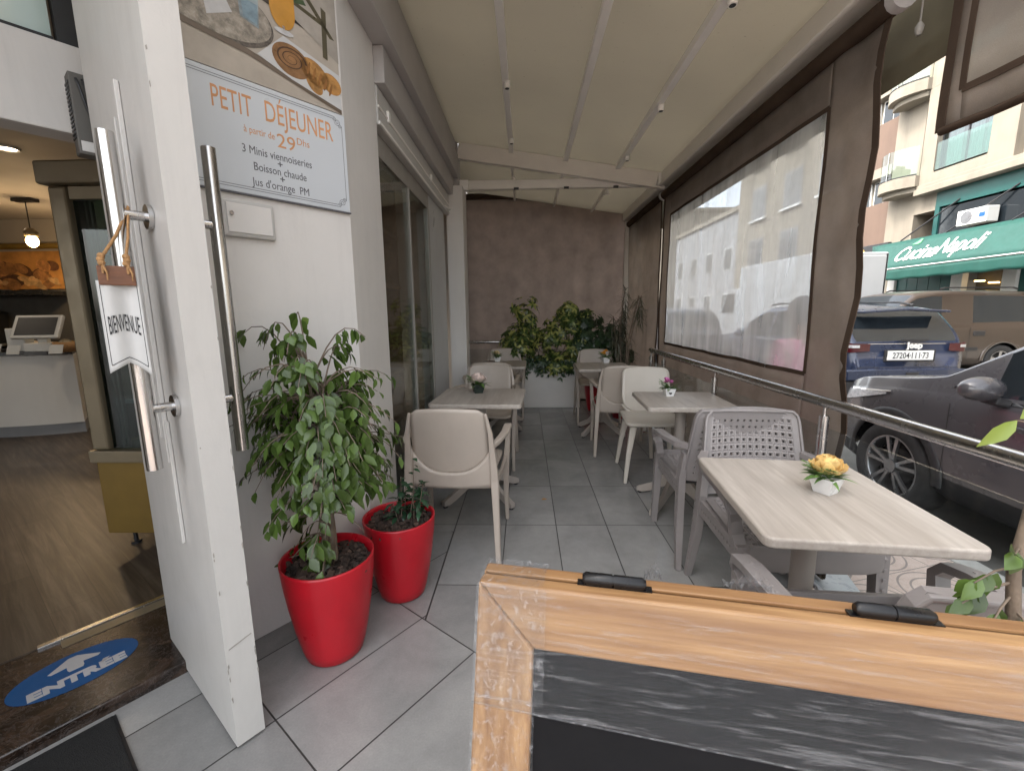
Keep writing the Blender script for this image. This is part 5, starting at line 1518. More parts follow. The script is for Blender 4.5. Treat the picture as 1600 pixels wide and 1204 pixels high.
def vehicle(name, label, cat, c, m, group='vehicles in the street'):
    """body lofted along x (front at +x); returns the thing"""
    t = empty(name, (0, 0, 0), 0, label, cat, group)
    rw = c['rw']; Ra = rw+.055
    x0, x1 = c['top'][0][0], c['top'][-1][0]
    xs = set([x0, x1])
    n = 110
    for i in range(n+1): xs.add(x0+(x1-x0)*i/n)
    for xw in c['wx']:
        for k in range(17):
            xs.add(xw-Ra*math.cos(PI*k/16))
    for a, b in c['win']: xs.add(a); xs.add(b)
    xs = sorted(xs)
    def section(x):
        top, belt, w = sm(c['top'], x), sm(c['belt'], x), sm(c['wid'], x, .04)
        belt = min(belt, top-.012)
        zb = sm(c['bot'], x)
        arch = zb
        for xw in c['wx']:
            d = abs(x-xw)
            if d < Ra-1e-6: arch = max(arch, rw+math.sqrt(Ra*Ra-d*d))
        h = top-belt
        wr = w*.955-h*c.get('tumble', .30)
        base = [(w*.86, zb), (w*.965, zb+.07), (w*.985, zb+.18), (w*1.0, zb+.45*(belt-zb)), (w*1.0, zb+.68*(belt-zb)), (w*.992, belt-.10), (w*.975, belt-.03)]
        def wz(z):
            for (a, b), (cc, d) in zip(base[:-1], base[1:]):
                if b <= z <= d: return a+(cc-a)*(z-b)/max(1e-6, d-b)
            return base[-1][0] if z > base[-1][1] else base[0][0]
        if arch > zb: base = [(wz(arch+.0005*i) if z < arch else y, max(z, arch+.0005*i)) for i, (y, z) in enumerate(base)]
        up = [(w*.957, belt), (w*.955-(w*.955-wr)*.08, belt+h*.07), (wr+(w*.955-wr)*.16, top-h*.17), (wr+.0, top-h*.10), (wr*.93, top-h*.035), (wr*.78, top-h*.012), (wr*.4, top-.0), (0, top+.004)]
        return base+up
    secs = [section(x) for x in xs]
    npt = len(secs[0])
    parts = {}
    def mbf(k):
        if k not in parts: parts[k] = MB()
        return parts[k]
    def key(xm, band, h, slope):
        if band == 8 and h > .18:
            for i, (a, b) in enumerate(c['win']):
                if a <= xm <= b: return 'side_window'+str(i)
            return 'body'
        if band in (11, 12, 13):
            for nm, a, b in c['scr']:
                if a <= xm <= b: return nm
        if band == 8 and c.get('pillar_black') and h > .18:
            a, b = c['pillar_black']
            if a < xm < b: return 'pillar_trim'
        if band < 2 and c.get('cladding'): return 'cladding'
        return 'body'
    for i in range(len(xs)-1):
        A, B = secs[i], secs[i+1]; xm = (xs[i]+xs[i+1])/2
        h = sm(c['top'], xm)-sm(c['belt'], xm)
        for j in range(npt-1):
            k = key(xm, j, h, 0)
            for s_ in (1, -1):
                vs = [(xs[i], s_*A[j][0], A[j][1]), (xs[i+1], s_*B[j][0], B[j][1]), (xs[i+1], s_*B[j+1][0], B[j+1][1]), (xs[i], s_*A[j+1][0], A[j+1][1])]
                kk = k if not k.startswith('side_window') else k+('L' if s_ > 0 else 'R')
                mbf(kk).add(vs, [(0, 1, 2, 3) if s_ < 0 else (3, 2, 1, 0)], True)
    for xe, sc in ((x0, secs[0]), (x1, secs[-1])):
        poly = [(xe, y, z) for y, z in sc]+[(xe, -y, z) for y, z in sc[-2::-1]]
        mbf('body').add(poly, [tuple(range(len(poly)))], False)
    names = {'body': ('body', m), 'cladding': ('cladding', M['trim']), 'pillar_trim': ('pillar_trim', M['trim']), 'windscreen': ('windscreen', M['carglass']), 'rear_window': ('rear_window', M['carglass'])}
    for k, mb in parts.items():
        nm, mm = ('side_window', M['carglass']) if k.startswith('side_window') else names[k]
        o = mb.build(nm, mm, t)
        # weld the loft
        bm = bmesh.new(); bm.from_mesh(o.data); bmesh.ops.remove_doubles(bm, verts=bm.verts, dist=.0004); bm.to_mesh(o.data); bm.free()
    # dark underside and wheel housings
    mb = MB(); wmin = min(w for x, w in c['wid'][1:-1])
    mb.b2(x0+.25, x1-.25, -wmin*.80, wmin*.80, interp(c['bot'], 0)+.02, .62)
    mb.build('underbody', M['trim'], t)
    # wheels
    for xw in c['wx']:
        for s_ in (1, -1):
            yw = s_*(interp(c['wid'], xw)-.125)
            w = empty('wheel', (xw, yw, rw)); w.parent = t
            if s_ < 0: w.rotation_euler = (0, 0, PI)
            mb = MB(); R_ = rw; rr = c.get('rim', .66)*rw
            prof = [(rr, -.10), (R_*.93, -.11), (R_*.985, -.09), (R_, -.05), (R_, .05), (R_*.985, .09), (R_*.93, .112), (rr*1.04, .108), (rr, .095)]
            vs, fs = [], []; n_ = 48
            for (r, y) in prof:
                for k in range(n_): a = 2*PI*k/n_; vs.append((r*math.cos(a), y, r*math.sin(a)))
            for i in range(len(prof)-1):
                for k in range(n_): fs.append((i*n_+k, (i+1)*n_+k, (i+1)*n_+(k+1) % n_, i*n_+(k+1) % n_))
            mb.add(vs, fs, True); mb.build('tyre', M['tyre'], w)
            mb = MB()
            prof = [(rr, .098), (rr*.95, .10), (rr*.92, .085), (rr*.90, -.02), (rr*.9, -.06)]
            vs, fs = [], []
            for (r, y) in prof:
                for k in range(n_): a = 2*PI*k/n_; vs.append((r*math.cos(a), y, r*math.sin(a)))
            for i in range(len(prof)-1):
                for k in range(n_): fs.append((i*n_+k, (i+1)*n_+k, (i+1)*n_+(k+1) % n_, i*n_+(k+1) % n_))
            mb.add(vs, fs, True)
            for q in range(5):
                for dq in ((-.13, .13) if c.get('twin') else (0,)):
                    a = 2*PI*q/5+.3+dq; a2 = 2*PI*q/5+.3+dq*1.5
                    d = Vector((math.cos(a), 0, math.sin(a))); d2 = Vector((math.cos(a2), 0, math.sin(a2)))
                    mb.bar([tuple(d*.045+Vector((0, .075, 0))), tuple(d2*rr*.5+Vector((0, .085, 0))), tuple(d2*rr*.94+Vector((0, .09, 0)))], [.026, .022, .030] if c.get('twin') else [.07, .05, .06], .02, side=tuple(d.cross(Vector((0, 1, 0)))))
            mb.tube([(0, .05, 0), (0, .098, 0)], .05, 18)
            mb.build('rim', M['rim'], w)
            mb = MB(); mb.tube([(0, -.06, 0), (0, -.05, 0)], rr*.9, 24); mb.tube([(0, .0, 0), (0, .012, 0)], rr*.55, 24); mb.build('brake_disc', M['trim'], w)
    return t, section

def put(t, x, y, rz, z=-.25, s=1.0):
    t.location = (x, y, z); t.rotation_euler = (0, 0, rz); t.scale = (s, s, s)

def patch_on(section, x0, x1, zf, off=.006, s_=1, nu=8, nv=5):
    """little surface following the body side between zf(u)->(zlo,zhi)"""
    def ywz(x, z):
        sc = section(x)
        for (a, b), (c_, d) in zip(sc[:-1], sc[1:]):
            if b <= z <= d: return a+(c_-a)*(z-b)/max(1e-6, d-b)
        return sc[-1][0] if z > sc[-1][1] else sc[0][0]
    def fn(u, v):
        x = x0+(x1-x0)*u; lo, hi = zf(u); z = lo+(hi-lo)*v
        return (x, s_*(ywz(x, z)+off), z)
    mb = MB(); mb.sheet(fn, nu, nv, 0); return mb

def arch_trim(section, t, c, m):
    for xw in c['wx']:
        for s_ in (1, -1):
            Ra = c['rw']+.055; vs, fs = [], []; n_ = 24
            for k in range(n_+1):
                a = PI*k/n_
                for rr_, o_ in ((Ra-.006, .004), (Ra-.004, .016), (Ra+.055, .012), (Ra+.06, .001)):
                    x, z = xw+rr_*math.cos(a), c['rw']+rr_*math.sin(a)
                    sc = section(min(max(x, c['top'][0][0]+.05), c['top'][-1][0]-.05)); y = None
                    w = sm(c['wid'], x, .04)
                    vs.append((x, s_*(w*.99+o_), max(z, sm(c['bot'], x)-.02)))
            for k in range(n_):
                for j in range(3): fs.append((k*4+j, k*4+j+1, k*4+4+j+1, k*4+4+j))
            mb = MB(); mb.add(vs, fs, True); mb.build('arch_trim', m, t)

# ---- dark grey SUV parked at the kerb, front pointing away
c1 = dict(rw=.345, wx=(1.36, -1.31), twin=True, cladding=True, rim=.69,
    top=[(-2.22, .85), (-2.18, 1.05), (-1.95, 1.45), (-1.6, 1.60), (-.6, 1.66), (.15, 1.62), (.45, 1.53), (1.05, 1.10), (1.30, 1.05), (1.8, .99), (2.08, .90), (2.18, .80), (2.22, .70)],
    belt=[(-2.22, .84), (-2.1, 1.02), (-1.6, 1.05), (0, 1.0), (1.0, .98), (1.4, .955), (1.9, .88), (2.12, .78), (2.22, .66)],
    wid=[(-2.22, .70), (-2.1, .84), (-1.7, .91), (-1, .925), (1.2, .925), (1.7, .90), (2.0, .82), (2.13, .70), (2.22, .52)],
    bot=[(-2.22, .38), (-1.9, .24), (1.9, .24), (2.22, .30)], win=((-1.75, -1.15), (-1.08, -.15), (-.07, .72)),
    scr=(('windscreen', .40, 1.03), ('rear_window', -2.12, -1.75)), pillar_black=(-1.3, .3))
M['suv_grey'] = paint('paint_dark_grey', (.062, .060, .066))
suv, sec1 = vehicle('parked_car', 'dark grey SUV parked at the kerb, its front wheel seen past the railing', 'car', c1, M['suv_grey'])
arch_trim(sec1, suv, c1, M['trim'])
for s_ in (1, -1):
    mb = patch_on(sec1, 1.46, 2.13, lambda u: (.895-.17*u-.03*u*(1-u), .915-.075*u), .010, s_, 20, 5); mb.build('headlight', M['lamp_clear'], suv)
    mb = patch_on(sec1, 1.42, 2.14, lambda u: (.915-.075*u, .928-.075*u), .013, s_, 20, 2); mb.build('chrome_strip', M['chrome'], suv)
    mb = patch_on(sec1, -.9, .68, lambda u: (.985, 1.0), .006, s_, 12, 1); mb.build('window_trim', M['chrome'], suv)
    for xx in (-.55, .45):
        mb = MB(); mb.bar([(xx-.1, s_*.935, .86), (xx, s_*.95, .865), (xx+.1, s_*.935, .87)], .03, .022, side=(0, 0, 1)); mb.build('door_handle', M['suv_grey'], suv, bevel=.006)
    for xx in (.92, -.1, -1.05):
        mb = MB(); mb.add([tuple(v) for v in [(xx+.003*k, s_*(sm(c1['wid'], xx)*1.0+.0015), z) for k, z in ((-1, .36), (1, .36), (1, .93), (-1, .93))]], [(0, 1, 2, 3)], False); mb.build('door_gap', M['black'], suv)
    mir = empty('wing_mirror', (.62, s_*.98, 1.04)); mir.parent = suv
    mb = MB(); mb.ball((0, s_*.07, .04), .1, 18, 12, (.75, 1.25, .72)); mb.build('mirror_shell', M['suv_grey'], mir)
    mb = MB(); mb.bar([(.085, s_*-.0, .015), (.088, s_*.09, .025), (.05, s_*.18, .045)], .004, .012, side=(1, 0, 0)); mb.build('indicator', M['chrome'], mir)
    mb = MB(); mb.bar([(.02, s_*-.08, -.05), (0, s_*.02, -.02)], .10, .05, side=(1, 0, 0)); mb.build('mirror_arm', M['trim'], mir, bevel=.01)
mb = MB(); mb.sheet(lambda u, v: (2.215+.012*math.sin(v*PI), -.45+.9*u, .46+.22*v), 10, 6, 0); mb.build('grille', M['trim'], suv)
put(suv, 3.72, 1.98, R(90))

# ---- dark blue SUV seen from behind
c2 = dict(rw=.345, wx=(1.32, -1.32), cladding=True, twin=True, rim=.66,
    top=[(-2.20, .62), (-2.18, .98), (-2.14, 1.06), (-1.80, 1.53), (-1.62, 1.575), (-.5, 1.63), (.2, 1.60), (.5, 1.50), (1.08, 1.10), (1.4, 1.06), (1.95, .98), (2.14, .82), (2.20, .65)],
    belt=[(-2.20, .60), (-2.16, .96), (-2.06, 1.04), (-1.5, 1.08), (0, 1.02), (1.05, .98), (1.9, .90), (2.2, .60)],
    wid=[(-2.20, .74), (-2.14, .83), (-2.0, .885), (-1.6, .905), (1.3, .905), (1.9, .84), (2.2, .60)],
    bot=[(-2.20, .36), (-1.9, .24), (1.9, .24), (2.2, .30)], win=((-1.72, -1.2), (-1.12, -.15), (-.07, .74)),
    scr=(('windscreen', .46, 1.06), ('rear_window', -2.125, -1.80)), pillar_black=(-1.75, .3))
M['suv_blue'] = paint('paint_navy', (.018, .027, .058))
jp, sec2 = vehicle('street_car', 'navy blue SUV seen from behind with a white number plate, beside the brown van', 'car', c2, M['suv_blue'])
arch_trim(sec2, jp, c2, M['trim'])
for s_ in (1, -1):
    mb = MB()
    def tl(u, v):
        # wraps round the rear corner
        y = .56+.335*u-(.0 if u < .8 else (u-.8)*.10); x = -2.178+.05*max(0, u-.45)+.55*max(0, u-.72)**1.3
        return (x-.012, s_*y, (.945-.02*u)+(.105+.03*u)*v)
    mb.sheet(tl, 14, 5, 0); tlo = mb.build('tail_light', M['lamp_red'], jp)
    mb = MB(); mb.sheet(lambda u, v: tuple(Vector(tl(.45+.5*u, .50+.32*v))+Vector((-.006, 0, 0))), 10, 3, 0); mb.build('clear_lens', M['lamp_clear'], tlo)
    mb = MB(); mb.bar([(-1.5, s_*.58, 1.60), (-1.2, s_*.60, 1.645), (.0, s_*.60, 1.66), (.3, s_*.59, 1.63)], .03, .03); mb.build('roof_rail', M['trim'], jp, bevel=.006)
    mb = patch_on(sec2, -1.9, .7, lambda u: (.995+.03*(1-u), 1.010+.03*(1-u)), .006, s_, 14, 1); mb.build('window_trim', M['chrome'], jp)
    mir = empty('wing_mirror', (.62, s_*.98, 1.06)); mir.parent = jp
    mb = MB(); mb.ball((0, s_*.05, .02), .09, 14, 10, (.7, 1.2, .75)); mb.build('mirror_shell', M['suv_blue'], mir)
mb = MB(); mb.bar([(-1.98, -.62, 1.50), (-2.01, 0, 1.535), (-1.98, .62, 1.50)], .20, .035, side=(1, 0, 0)); mb.build('spoiler', M['suv_blue'], jp, bevel=.012)
mb = MB(); mb.bar([(-2.155, -.80, 1.045), (-2.175, 0, 1.05), (-2.155, .80, 1.045)], .006, .007, side=(1, 0, 0)); mb.build('chrome_strip', M['chrome'], jp)
mb = MB(); mb.b2(-2.215, -2.195, -.36, .36, .80, .965); mb.build('plate_recess', M['trim'], jp, bevel=.006)
mb = MB(); mb.b2(-2.226, -2.216, -.325, .325, .818, .952); pl8 = mb.build('number_plate', M['plate'], jp, bevel=.003)
TX = lambda y, z, x=-2.2275: Matrix(((0, 0, -1, x), (-1, 0, 0, y), (0, 1, 0, z), (0, 0, 0, 1)))
mb = MB(); text_mb(mb, '27204·I I I·73', .118, TX(0, .845), .0003, .82, bold=.001); mb.build('lettering', M['ink'], pl8)
mb = MB(); text_mb(mb, 'Jeep', .125, TX(-.06, .985, -2.204), .004, 1.0, bold=.004); mb.build('lettering', M['plate'], jp)
mb = MB(); mb.bar([(-2.165, .12, 1.10), (-2.17, -.1, 1.085), (-2.16, -.28, 1.10)], [.03, .05, .02], .03, side=(0, 0, 1)); mb.build('rear_wiper', M['trim'], jp)
mb = MB(); mb.bar([(-2.18, -.87, .60), (-2.23, -.5, .62), (-2.24, 0, .62), (-2.23, .5, .62), (-2.18, .87, .60)], .10, .16, side=(1, 0, 0)); mb.build('rear_bumper', M['suv_blue'], jp, bevel=.02)
mb = MB(); mb.bar([(-2.16, -.85, .42), (-2.22, 0, .42), (-2.16, .85, .42)], .08, .18, side=(1, 0, 0)); mb.build('bumper_trim', M['trim'], jp, bevel=.02)
mb = MB(); mb.b2(-2.296, -2.28, -.09, .09, .60, .65); mb.build('tow_cover', M['trim'], jp, bevel=.004)
mb = MB(); mb.bar([(-1.2, .25, 1.62), (-1.42, .25, 1.82)], [.012, .003], [.012, .003]); mb.build('aerial', M['trim'], jp)
put(jp, 5.47, 8.62, R(91))

# ---- brown van parked across
c3 = dict(rw=.33, wx=(1.42, -1.28), tumble=.13, rim=.62,
    top=[(-2.10, .55), (-2.08, 1.2), (-2.02, 1.70), (-1.85, 1.785), (-1.0, 1.82), (.2, 1.82), (.55, 1.76), (1.35, 1.13), (1.55, 1.08), (1.95, .92), (2.08, .74), (2.12, .55)],
    belt=[(-2.10, .54), (-2.06, 1.08), (-1.5, 1.10), (.2, 1.07), (1.3, 1.0), (1.9, .84), (2.12, .52)],
    wid=[(-2.10, .80), (-2.0, .88), (-1.6, .915), (1.4, .915), (1.85, .85), (2.12, .60)],
    bot=[(-2.10, .34), (-1.8, .22), (1.8, .22), (2.12, .28)], win=((-1.92, -.62), (.02, .92)),
    scr=(('windscreen', .60, 1.32),))
M['van_brown'] = paint('paint_brown', (.035, .024, .018), .34)
vn, sec3 = vehicle('brown_van', 'brown family van parked before the green restaurant front', 'van', c3, M['van_brown'])
for s_ in (1, -1):
    mb = MB(); mb.b2(-2.10, -1.99, s_*.74, s_*.885, .82, 1.30); mb.build('tail_light', M['lamp_red'], vn, bevel=.015)
    for xx in (-.55, .02): 
        mb = MB(); mb.add([(xx+.005*k, s_*.917, z) for k, z in ((-1, .30), (1, .30), (1, 1.05), (-1, 1.05))], [(0, 1, 2, 3)], False); mb.build('door_gap', M['black'], vn)
    mb = MB(); mb.b2(-.86, -.62, s_*.905, s_*.925, .86, .96); mb.build('door_handle', M['trim'], vn, bevel=.01)
    mb = MB(); mb.b2(-.1, .14, s_*.905, s_*.93, .86, .94); mb.build('door_handle', M['trim'], vn, bevel=.01)
    mb = MB(); mb.b2(-.75, .95, s_*.912, s_*.928, .55, .62); mb.build('side_moulding', M['trim'], vn, bevel=.006)
    mb = MB(); mb.b2(.9, 1.05, s_*.93, s_*1.13, 1.06, 1.27); mb.build('wing_mirror', M['trim'], vn, bevel=.03)
    mb = MB(); mb.bar([(-1.6, s_*.70, 1.83), (-1.5, s_*.70, 1.86), (-.1, s_*.70, 1.87), (.0, s_*.70, 1.84)], .03, .03); mb.build('roof_rail', M['trim'], vn)
mb = MB(); mb.bar([(-2.10, -.86, .50), (-2.15, 0, .50), (-2.10, .86, .50)], .10, .30, side=(1, 0, 0)); mb.build('rear_bumper', M['trim'], vn, bevel=.02)
arch_trim(sec3, vn, c3, M['van_brown'])
put(vn, 9.45, 11.2, R(180), -.25, 1.07)

# ---- light blue car further up the road (seen through the vinyl) and a white box truck
cc = copy_tree(suv); put(cc, 4.7, 14.6, R(90)); cc['label'] = 'farther car up the road, behind the hazy vinyl window left of the navy SUV'; cc['group'] = 'vehicles in the street'
M['truck_white'] = mat('truck_box_white', (.42, .43, .44), .4, var=.06, scale=1.2)
tk = empty('box_truck', (8.8, 14.5, -.25), R(90), 'white box truck standing in the road behind the navy SUV', 'truck', 'vehicles in the street')
mb = MB(); mb.b2(-2.05, 2.0, -1.0, 1.0, .85, 3.05); mb.build('cargo_box', M['truck_white'], tk, bevel=.03)
mb = MB(); mb.b2(-2.08, -2.052, -.92, -.03, .95, 2.95); mb.b2(-2.08, -2.052, .03, .92, .95, 2.95); mb.build('rear_door', M['truck_white'], tk, bevel=.01)
mb = MB(); mb.b2(-2.07, -2.055, -.96, -.925, .9, 3.0); mb.b2(-2.07, -2.055, .925, .96, .9, 3.0); mb.b2(-2.07, -2.055, -.02, .02, .9, 3.0); mb.build('door_bar', M['trim'], tk)
mb = MB()
mb.M = Matrix.Rotation(R(90), 4, 'X')
mb.prism([(2.05, .6), (2.05, 2.3), (2.9, 2.35), (3.5, 1.5), (3.75, 1.35), (3.8, .55)], -.98, .98); mb.build('cab', M['truck_white'], tk, bevel=.05)
mb = MB()
for s_ in (1, -1):
    mb.add([(2.35, s_*.986, 1.45), (3.38, s_*.986, 1.45), (2.95, s_*.986, 2.15), (2.35, s_*.986, 2.15)], [(0, 1, 2, 3)], False)
mb.build('side_window', M['carglass'], tk)
mb = MB(); mb.b2(-2.0, 3.4, -.45, .45, .5, .84); mb.build('chassis', M['trim'], tk)
for xw in (-1.1, 2.9):
    for s_ in (1, -1):
        w = empty('wheel', (xw, s_*.85, .40)); w.parent = tk
        mb = MB(); mb.tube([(0, -.12, 0), (0, .12, 0)], .40, 28); mb.build('tyre', M['tyre'], w, bevel=.02)
        mb = MB(); mb.tube([(0, -.125, 0), (0, .125, 0)], .22, 20); mb.build('rim', M['rim'], w)

# ================================================================== BUILDINGS ACROSS THE STREET
def wall_mat(name, c, var=.06, sc=1.2, streak=.12):
    m, nt, p = newmat(name)
    tc = objco(nt); st = objco(nt, scale=(1, 1, .12))
    n1 = noise(nt, sc, 6, .6, tc); n2 = noise(nt, 3.0, 5, .65, st); n3 = noise(nt, 90, 2, .5, tc)
    f = mth(nt, 'ADD', mth(nt, 'MULTIPLY', n1, .5), mth(nt, 'MULTIPLY', n2, .5))
    lo = tuple(v*(1-var-streak) for v in c)
    nt.links.new(ramp(nt, f, [(.30, lo), (.52, c), (.7, tuple(min(1, v*(1+var)) for v in c))]), p.inputs['Base Color'])
    p.inputs['Roughness'].default_value = .85
    bumpit(nt, p, n3, .25, .01)
    return m
M['cream'] = wall_mat('cream_render', (.215, .19, .152), .08, 1.2, .18)
M['brownwall'] = wall_mat('brown_render', (.12, .08, .06))
M['greyroof'] = wall_mat('grey_render', (.26, .26, .265))
M['teal'] = mat('teal_awning', (.004, .055, .043), .6, var=.10, scale=3, bump=.1, bscale=300)
M['teal_p'] = mat('teal_panel', (.004, .062, .056), .4, var=.08, scale=3)
M['letters'] = mat('white_letters', (.58, .58, .56), .4, var=.02)
M['balglass'] = glass_mat('balcony_glass', (.68, .84, .78), .25)
M['curtain_w'] = mat('window_curtain', (.40, .44, .43), .8, var=.35, scale=14, stretch=(1, 1, .02))
M['cabglass'] = glass_mat('cabinet_glass', (.42, .52, .52), .10)
M['winglass'] = glass_mat('window_glass', (.55, .62, .62), .35)
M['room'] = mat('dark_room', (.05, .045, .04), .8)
M['pane_grey'] = mat('curtained_pane', (.13, .13, .128), .15, var=.3, scale=3)
FX = 13.0
rb = empty('restaurant_building', (FX, 13.5, 0), 0, 'cream apartment building with curved glass balconies above the green restaurant', 'building')
def pr_(mb, name, m, bevel=0, parent=None):
    o = mb.build(name, m, None, bevel=bevel); o.parent = parent or rb
    if parent is None: o.matrix_parent_inverse = Matrix.Translation((-FX, -13.5, 0))
    else: o.matrix_parent_inverse = Matrix.Identity(4)
    return o
mb = MB()
mb.b2(FX+.9, FX+9, -8, 16.85, -.2, 19)                 # core set back
mb.b2(FX, FX+.898, 15.72, 16.85, -.2, 19)              # pilaster by the brown house
mb.b2(FX-.02, FX+.898, -8, 12.6, 5.18, 19)
for fl in range(4):
    z = 5.18+2.87*fl
    mb.b2(FX-.25, FX+.898, 14.93, 15.40, z, z+2.865); mb.b2(FX-.25, FX+.898, 12.602, 13.28, z, z+2.865)
    mb.b2(FX-.25, FX+.898, 13.282, 14.928, z, z+.34); mb.b2(FX-.25, FX+.898, 13.282, 14.928, z+2.25, z+2.865)
mb.b2(FX, FX+.898, 9.0, 15.718, 4.35, 5.17)
pr_(mb, 'wall', M['cream'])
mb = MB(); mb.b2(FX-.34, FX-.02, -8, 15.44, 4.88, 5.06); mb.b2(FX-.29, FX-.02, -8, 15.42, 5.062, 5.175)
pr_(mb, 'ledge', M['cream'], .01)
for fl in range(3):
    z = 5.18+2.87*fl
    b = empty('balcony', (FX, 15.9, z)); b.parent = rb; b.matrix_parent_inverse = Matrix.Translation((-FX, -13.5, 0))
    arc = []
    for k in range(13):
        t_ = k/12; y = .90-1.42*t_; arc.append((-.20-.55*math.sin(PI*min(1, .12+t_*.80))**.8, y))
    mb = MB(); mb.prism([(.2, .90)]+arc+[(.2, arc[-1][1])], .0, .34); mb.build('slab', M['cream'], b, bevel=.01)
    mb = MB(); mb.prism([(.2, .60)]+[(x*.72, y*.92+.02) for x, y in arc]+[(.2, -.44)], -.16, -.002); mb.build('slab_foot', M['cream'], b, bevel=.01)
    mb = MB(); n_ = len(arc); vs = [(x+.02, y, zz) for zz in (.345, 1.24) for x, y in arc]
    mb.add(vs, [(i, i+1, n_+i+1, n_+i) for i in range(n_-1)], False); mb.build('glass_panel', M['balglass'], b)
    mb = MB(); mb.bar([(x+.02, y, .37) for x, y in arc], .03, .05, side=(0, 0, 1)); mb.build('rail_base', M['trim'], b)
    mb = MB(); mb.bar([(arc[6][0]+.0, arc[6][1], .345), (arc[6][0]+.0, arc[6][1], 1.24)], .02, .02); mb.build('rail_joint', M['steel'], b)
    mb = MB(); mb.b2(.86, .895, -.45, .05, .36, 2.5); mb.build('balcony_door', M['carglass'], b)
    mb = MB(); mb.b2(.82, .90, -.50, -.455, .345, 2.55); mb.b2(.82, .90, .055, .10, .345, 2.55); mb.b2(.82, .90, -.50, .10, 2.505, 2.56); mb.build('door_frame', M['trim'], b)
for fl in range(4):
    z = 5.18+2.87*fl
    w = empty('window', (FX-.1, 14.1, z+.34)); w.parent = rb; w.matrix_parent_inverse = Matrix.Translation((-FX, -13.5, 0))
    mb = MB(); mb.b2(.0, .05, -.815, -.77, 0, 1.9); mb.b2(.0, .05, .77, .815, 0, 1.9); mb.b2(0, .05, -.769, .769, 0, .05); mb.b2(0, .05, -.769, .769, 1.85, 1.9); mb.b2(0, .05, -.02, .02, .051, 1.849); mb.build('frame', M['trim'], w)
    mb = MB(); mb.b2(.02, .028, -.769, .769, .05, 1.85); mb.build('pane', M['winglass'], w)
    mb = MB()
    for a, b_ in ((-.74, -.42), (-.30, .10), (.3, .72)): mb.sheet(lambda u, v: (.14+.03*math.sin(u*26), a+(b_-a)*u, .05+1.8*v), 40, 2, 0)
    mb.build('curtain', M['curtain_w'], w)
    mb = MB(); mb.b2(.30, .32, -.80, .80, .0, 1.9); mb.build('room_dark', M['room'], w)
    mb = MB(); mb.b2(-.13, -.12, -.80, .80, .0, .80); mb.build('glass_panel', M['balglass'], w)
    mb = MB(); mb.b2(-.15, -.10, -.80, .80, -.05, -.002); mb.build('sill', M['trim'], w)
# plain windows further right and up (outside or at the edge of the frame)
for fl in range(4):
    for y in (11.3, 8.6):
        z = 5.6+2.87*fl
        w = empty('window', (FX-.03, y, z)); w.parent = rb; w.matrix_parent_inverse = Matrix.Translation((-FX, -13.5, 0))
        mb = MB(); mb.b2(-.02, .0, -.75, .75, 0, 1.7); mb.build('frame', M['trim'], w)
        mb = MB(); mb.b2(-.03, -.021, -.70, .70, .05, 1.65); mb.build('pane', M['carglass'], w)
# ground floor: teal frame, glazing, pilasters, panels
mb = MB(); mb.b2(FX-.05, FX+.05, 9.0, 14.9, 4.40, 4.86); mb.b2(FX-.05, FX+.05, 14.75, 14.9, 3.3, 4.40); mb.b2(FX-.05, FX+.05, 9.0, 14.748, 3.2, 3.38); pr_(mb, 'teal_frame', M['teal_p'], .006)
mb = MB(); mb.b2(FX+.0, FX+.02, 9.0, 14.75, 3.38, 4.40); pr_(mb, 'upper_glazing', M['carglass'])
mb = MB(); mb.b2(FX+.88, FX+.897, 14.95, 15.7, -.1, 4.3); pr_(mb, 'entry_wall', M['brownwall'])
mb = MB()
for y0, y1 in ((16.0, 16.3), (13.6, 13.95), (12.15, 12.5), (10.3, 10.6)):
    mb = MB(); mb.b2(FX-.12, FX+.06, y0, y1, -.11, 3.2); pr_(mb, 'pilaster', M['letters'], .01)
mb = MB()
for y0, y1 in ((13.952, 15.998), (10.602, 12.148)):
    n_ = 5 if y1-y0 > 1.8 else 4
    for k in range(n_):
        mb = MB(); mb.b2(FX-.04, FX+.02, y0+(y1-y0)*k/n_+.006, y0+(y1-y0)*(k+1)/n_-.006, -.11, 2.9); pr_(mb, 'teal_panel', M['teal_p'], .006)
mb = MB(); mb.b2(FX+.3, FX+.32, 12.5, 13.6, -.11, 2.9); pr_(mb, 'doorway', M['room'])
M['glow'] = mat('lamp_glow', (.9, .6, .2), .5)
_p = M['glow'].node_tree.nodes['Principled BSDF']; _p.inputs['Emission Color'].default_value = (1, .62, .2, 1); _p.inputs['Emission Strength'].default_value = 3
for y, z in ((13.3, 2.05), (12.9, 1.98)):
    mb = MB(); mb.tube([(FX+.1, y-.14, z), (FX+.1, y+.14, z+.01)], .018, 8); pr_(mb, 'doorway_lamp', M['glow'])
# awning with lettering
aw = empty('restaurant_awning', (12.9, 14.2, 3.5), 0, 'sloping green awning with white restaurant lettering', 'awning')
AT0, AT1 = Vector((-.3, 2.6, .0)), Vector((-.3, -5.0, .03)); AB0, AB1 = Vector((-.9, 1.75, -.93)), Vector((-.9, -5.0, -.90))
def awp(u, v, off=0):
    p = AT0.lerp(AT1, u).lerp(AB0.lerp(AB1, u), v); n_ = (AB0-AT0).cross(AT1-AT0).normalized()
    if n_.x > 0: n_ = -n_
    return p+n_*off
mb = MB(); mb.sheet(lambda u, v: tuple(awp(u, v)), 24, 6, .01); mb.build('awning_cloth', M['teal'], aw)
mb = MB(); mb.sheet(lambda u, v: (-.91-.012*math.sin(u*60)*v, (AB0.lerp(AB1, u)).y, (AB0.lerp(AB1, u)).z-.03-(.34+.015*math.sin(u*47))*v), 90, 4, .004); mb.build('valance', M['teal'], aw)
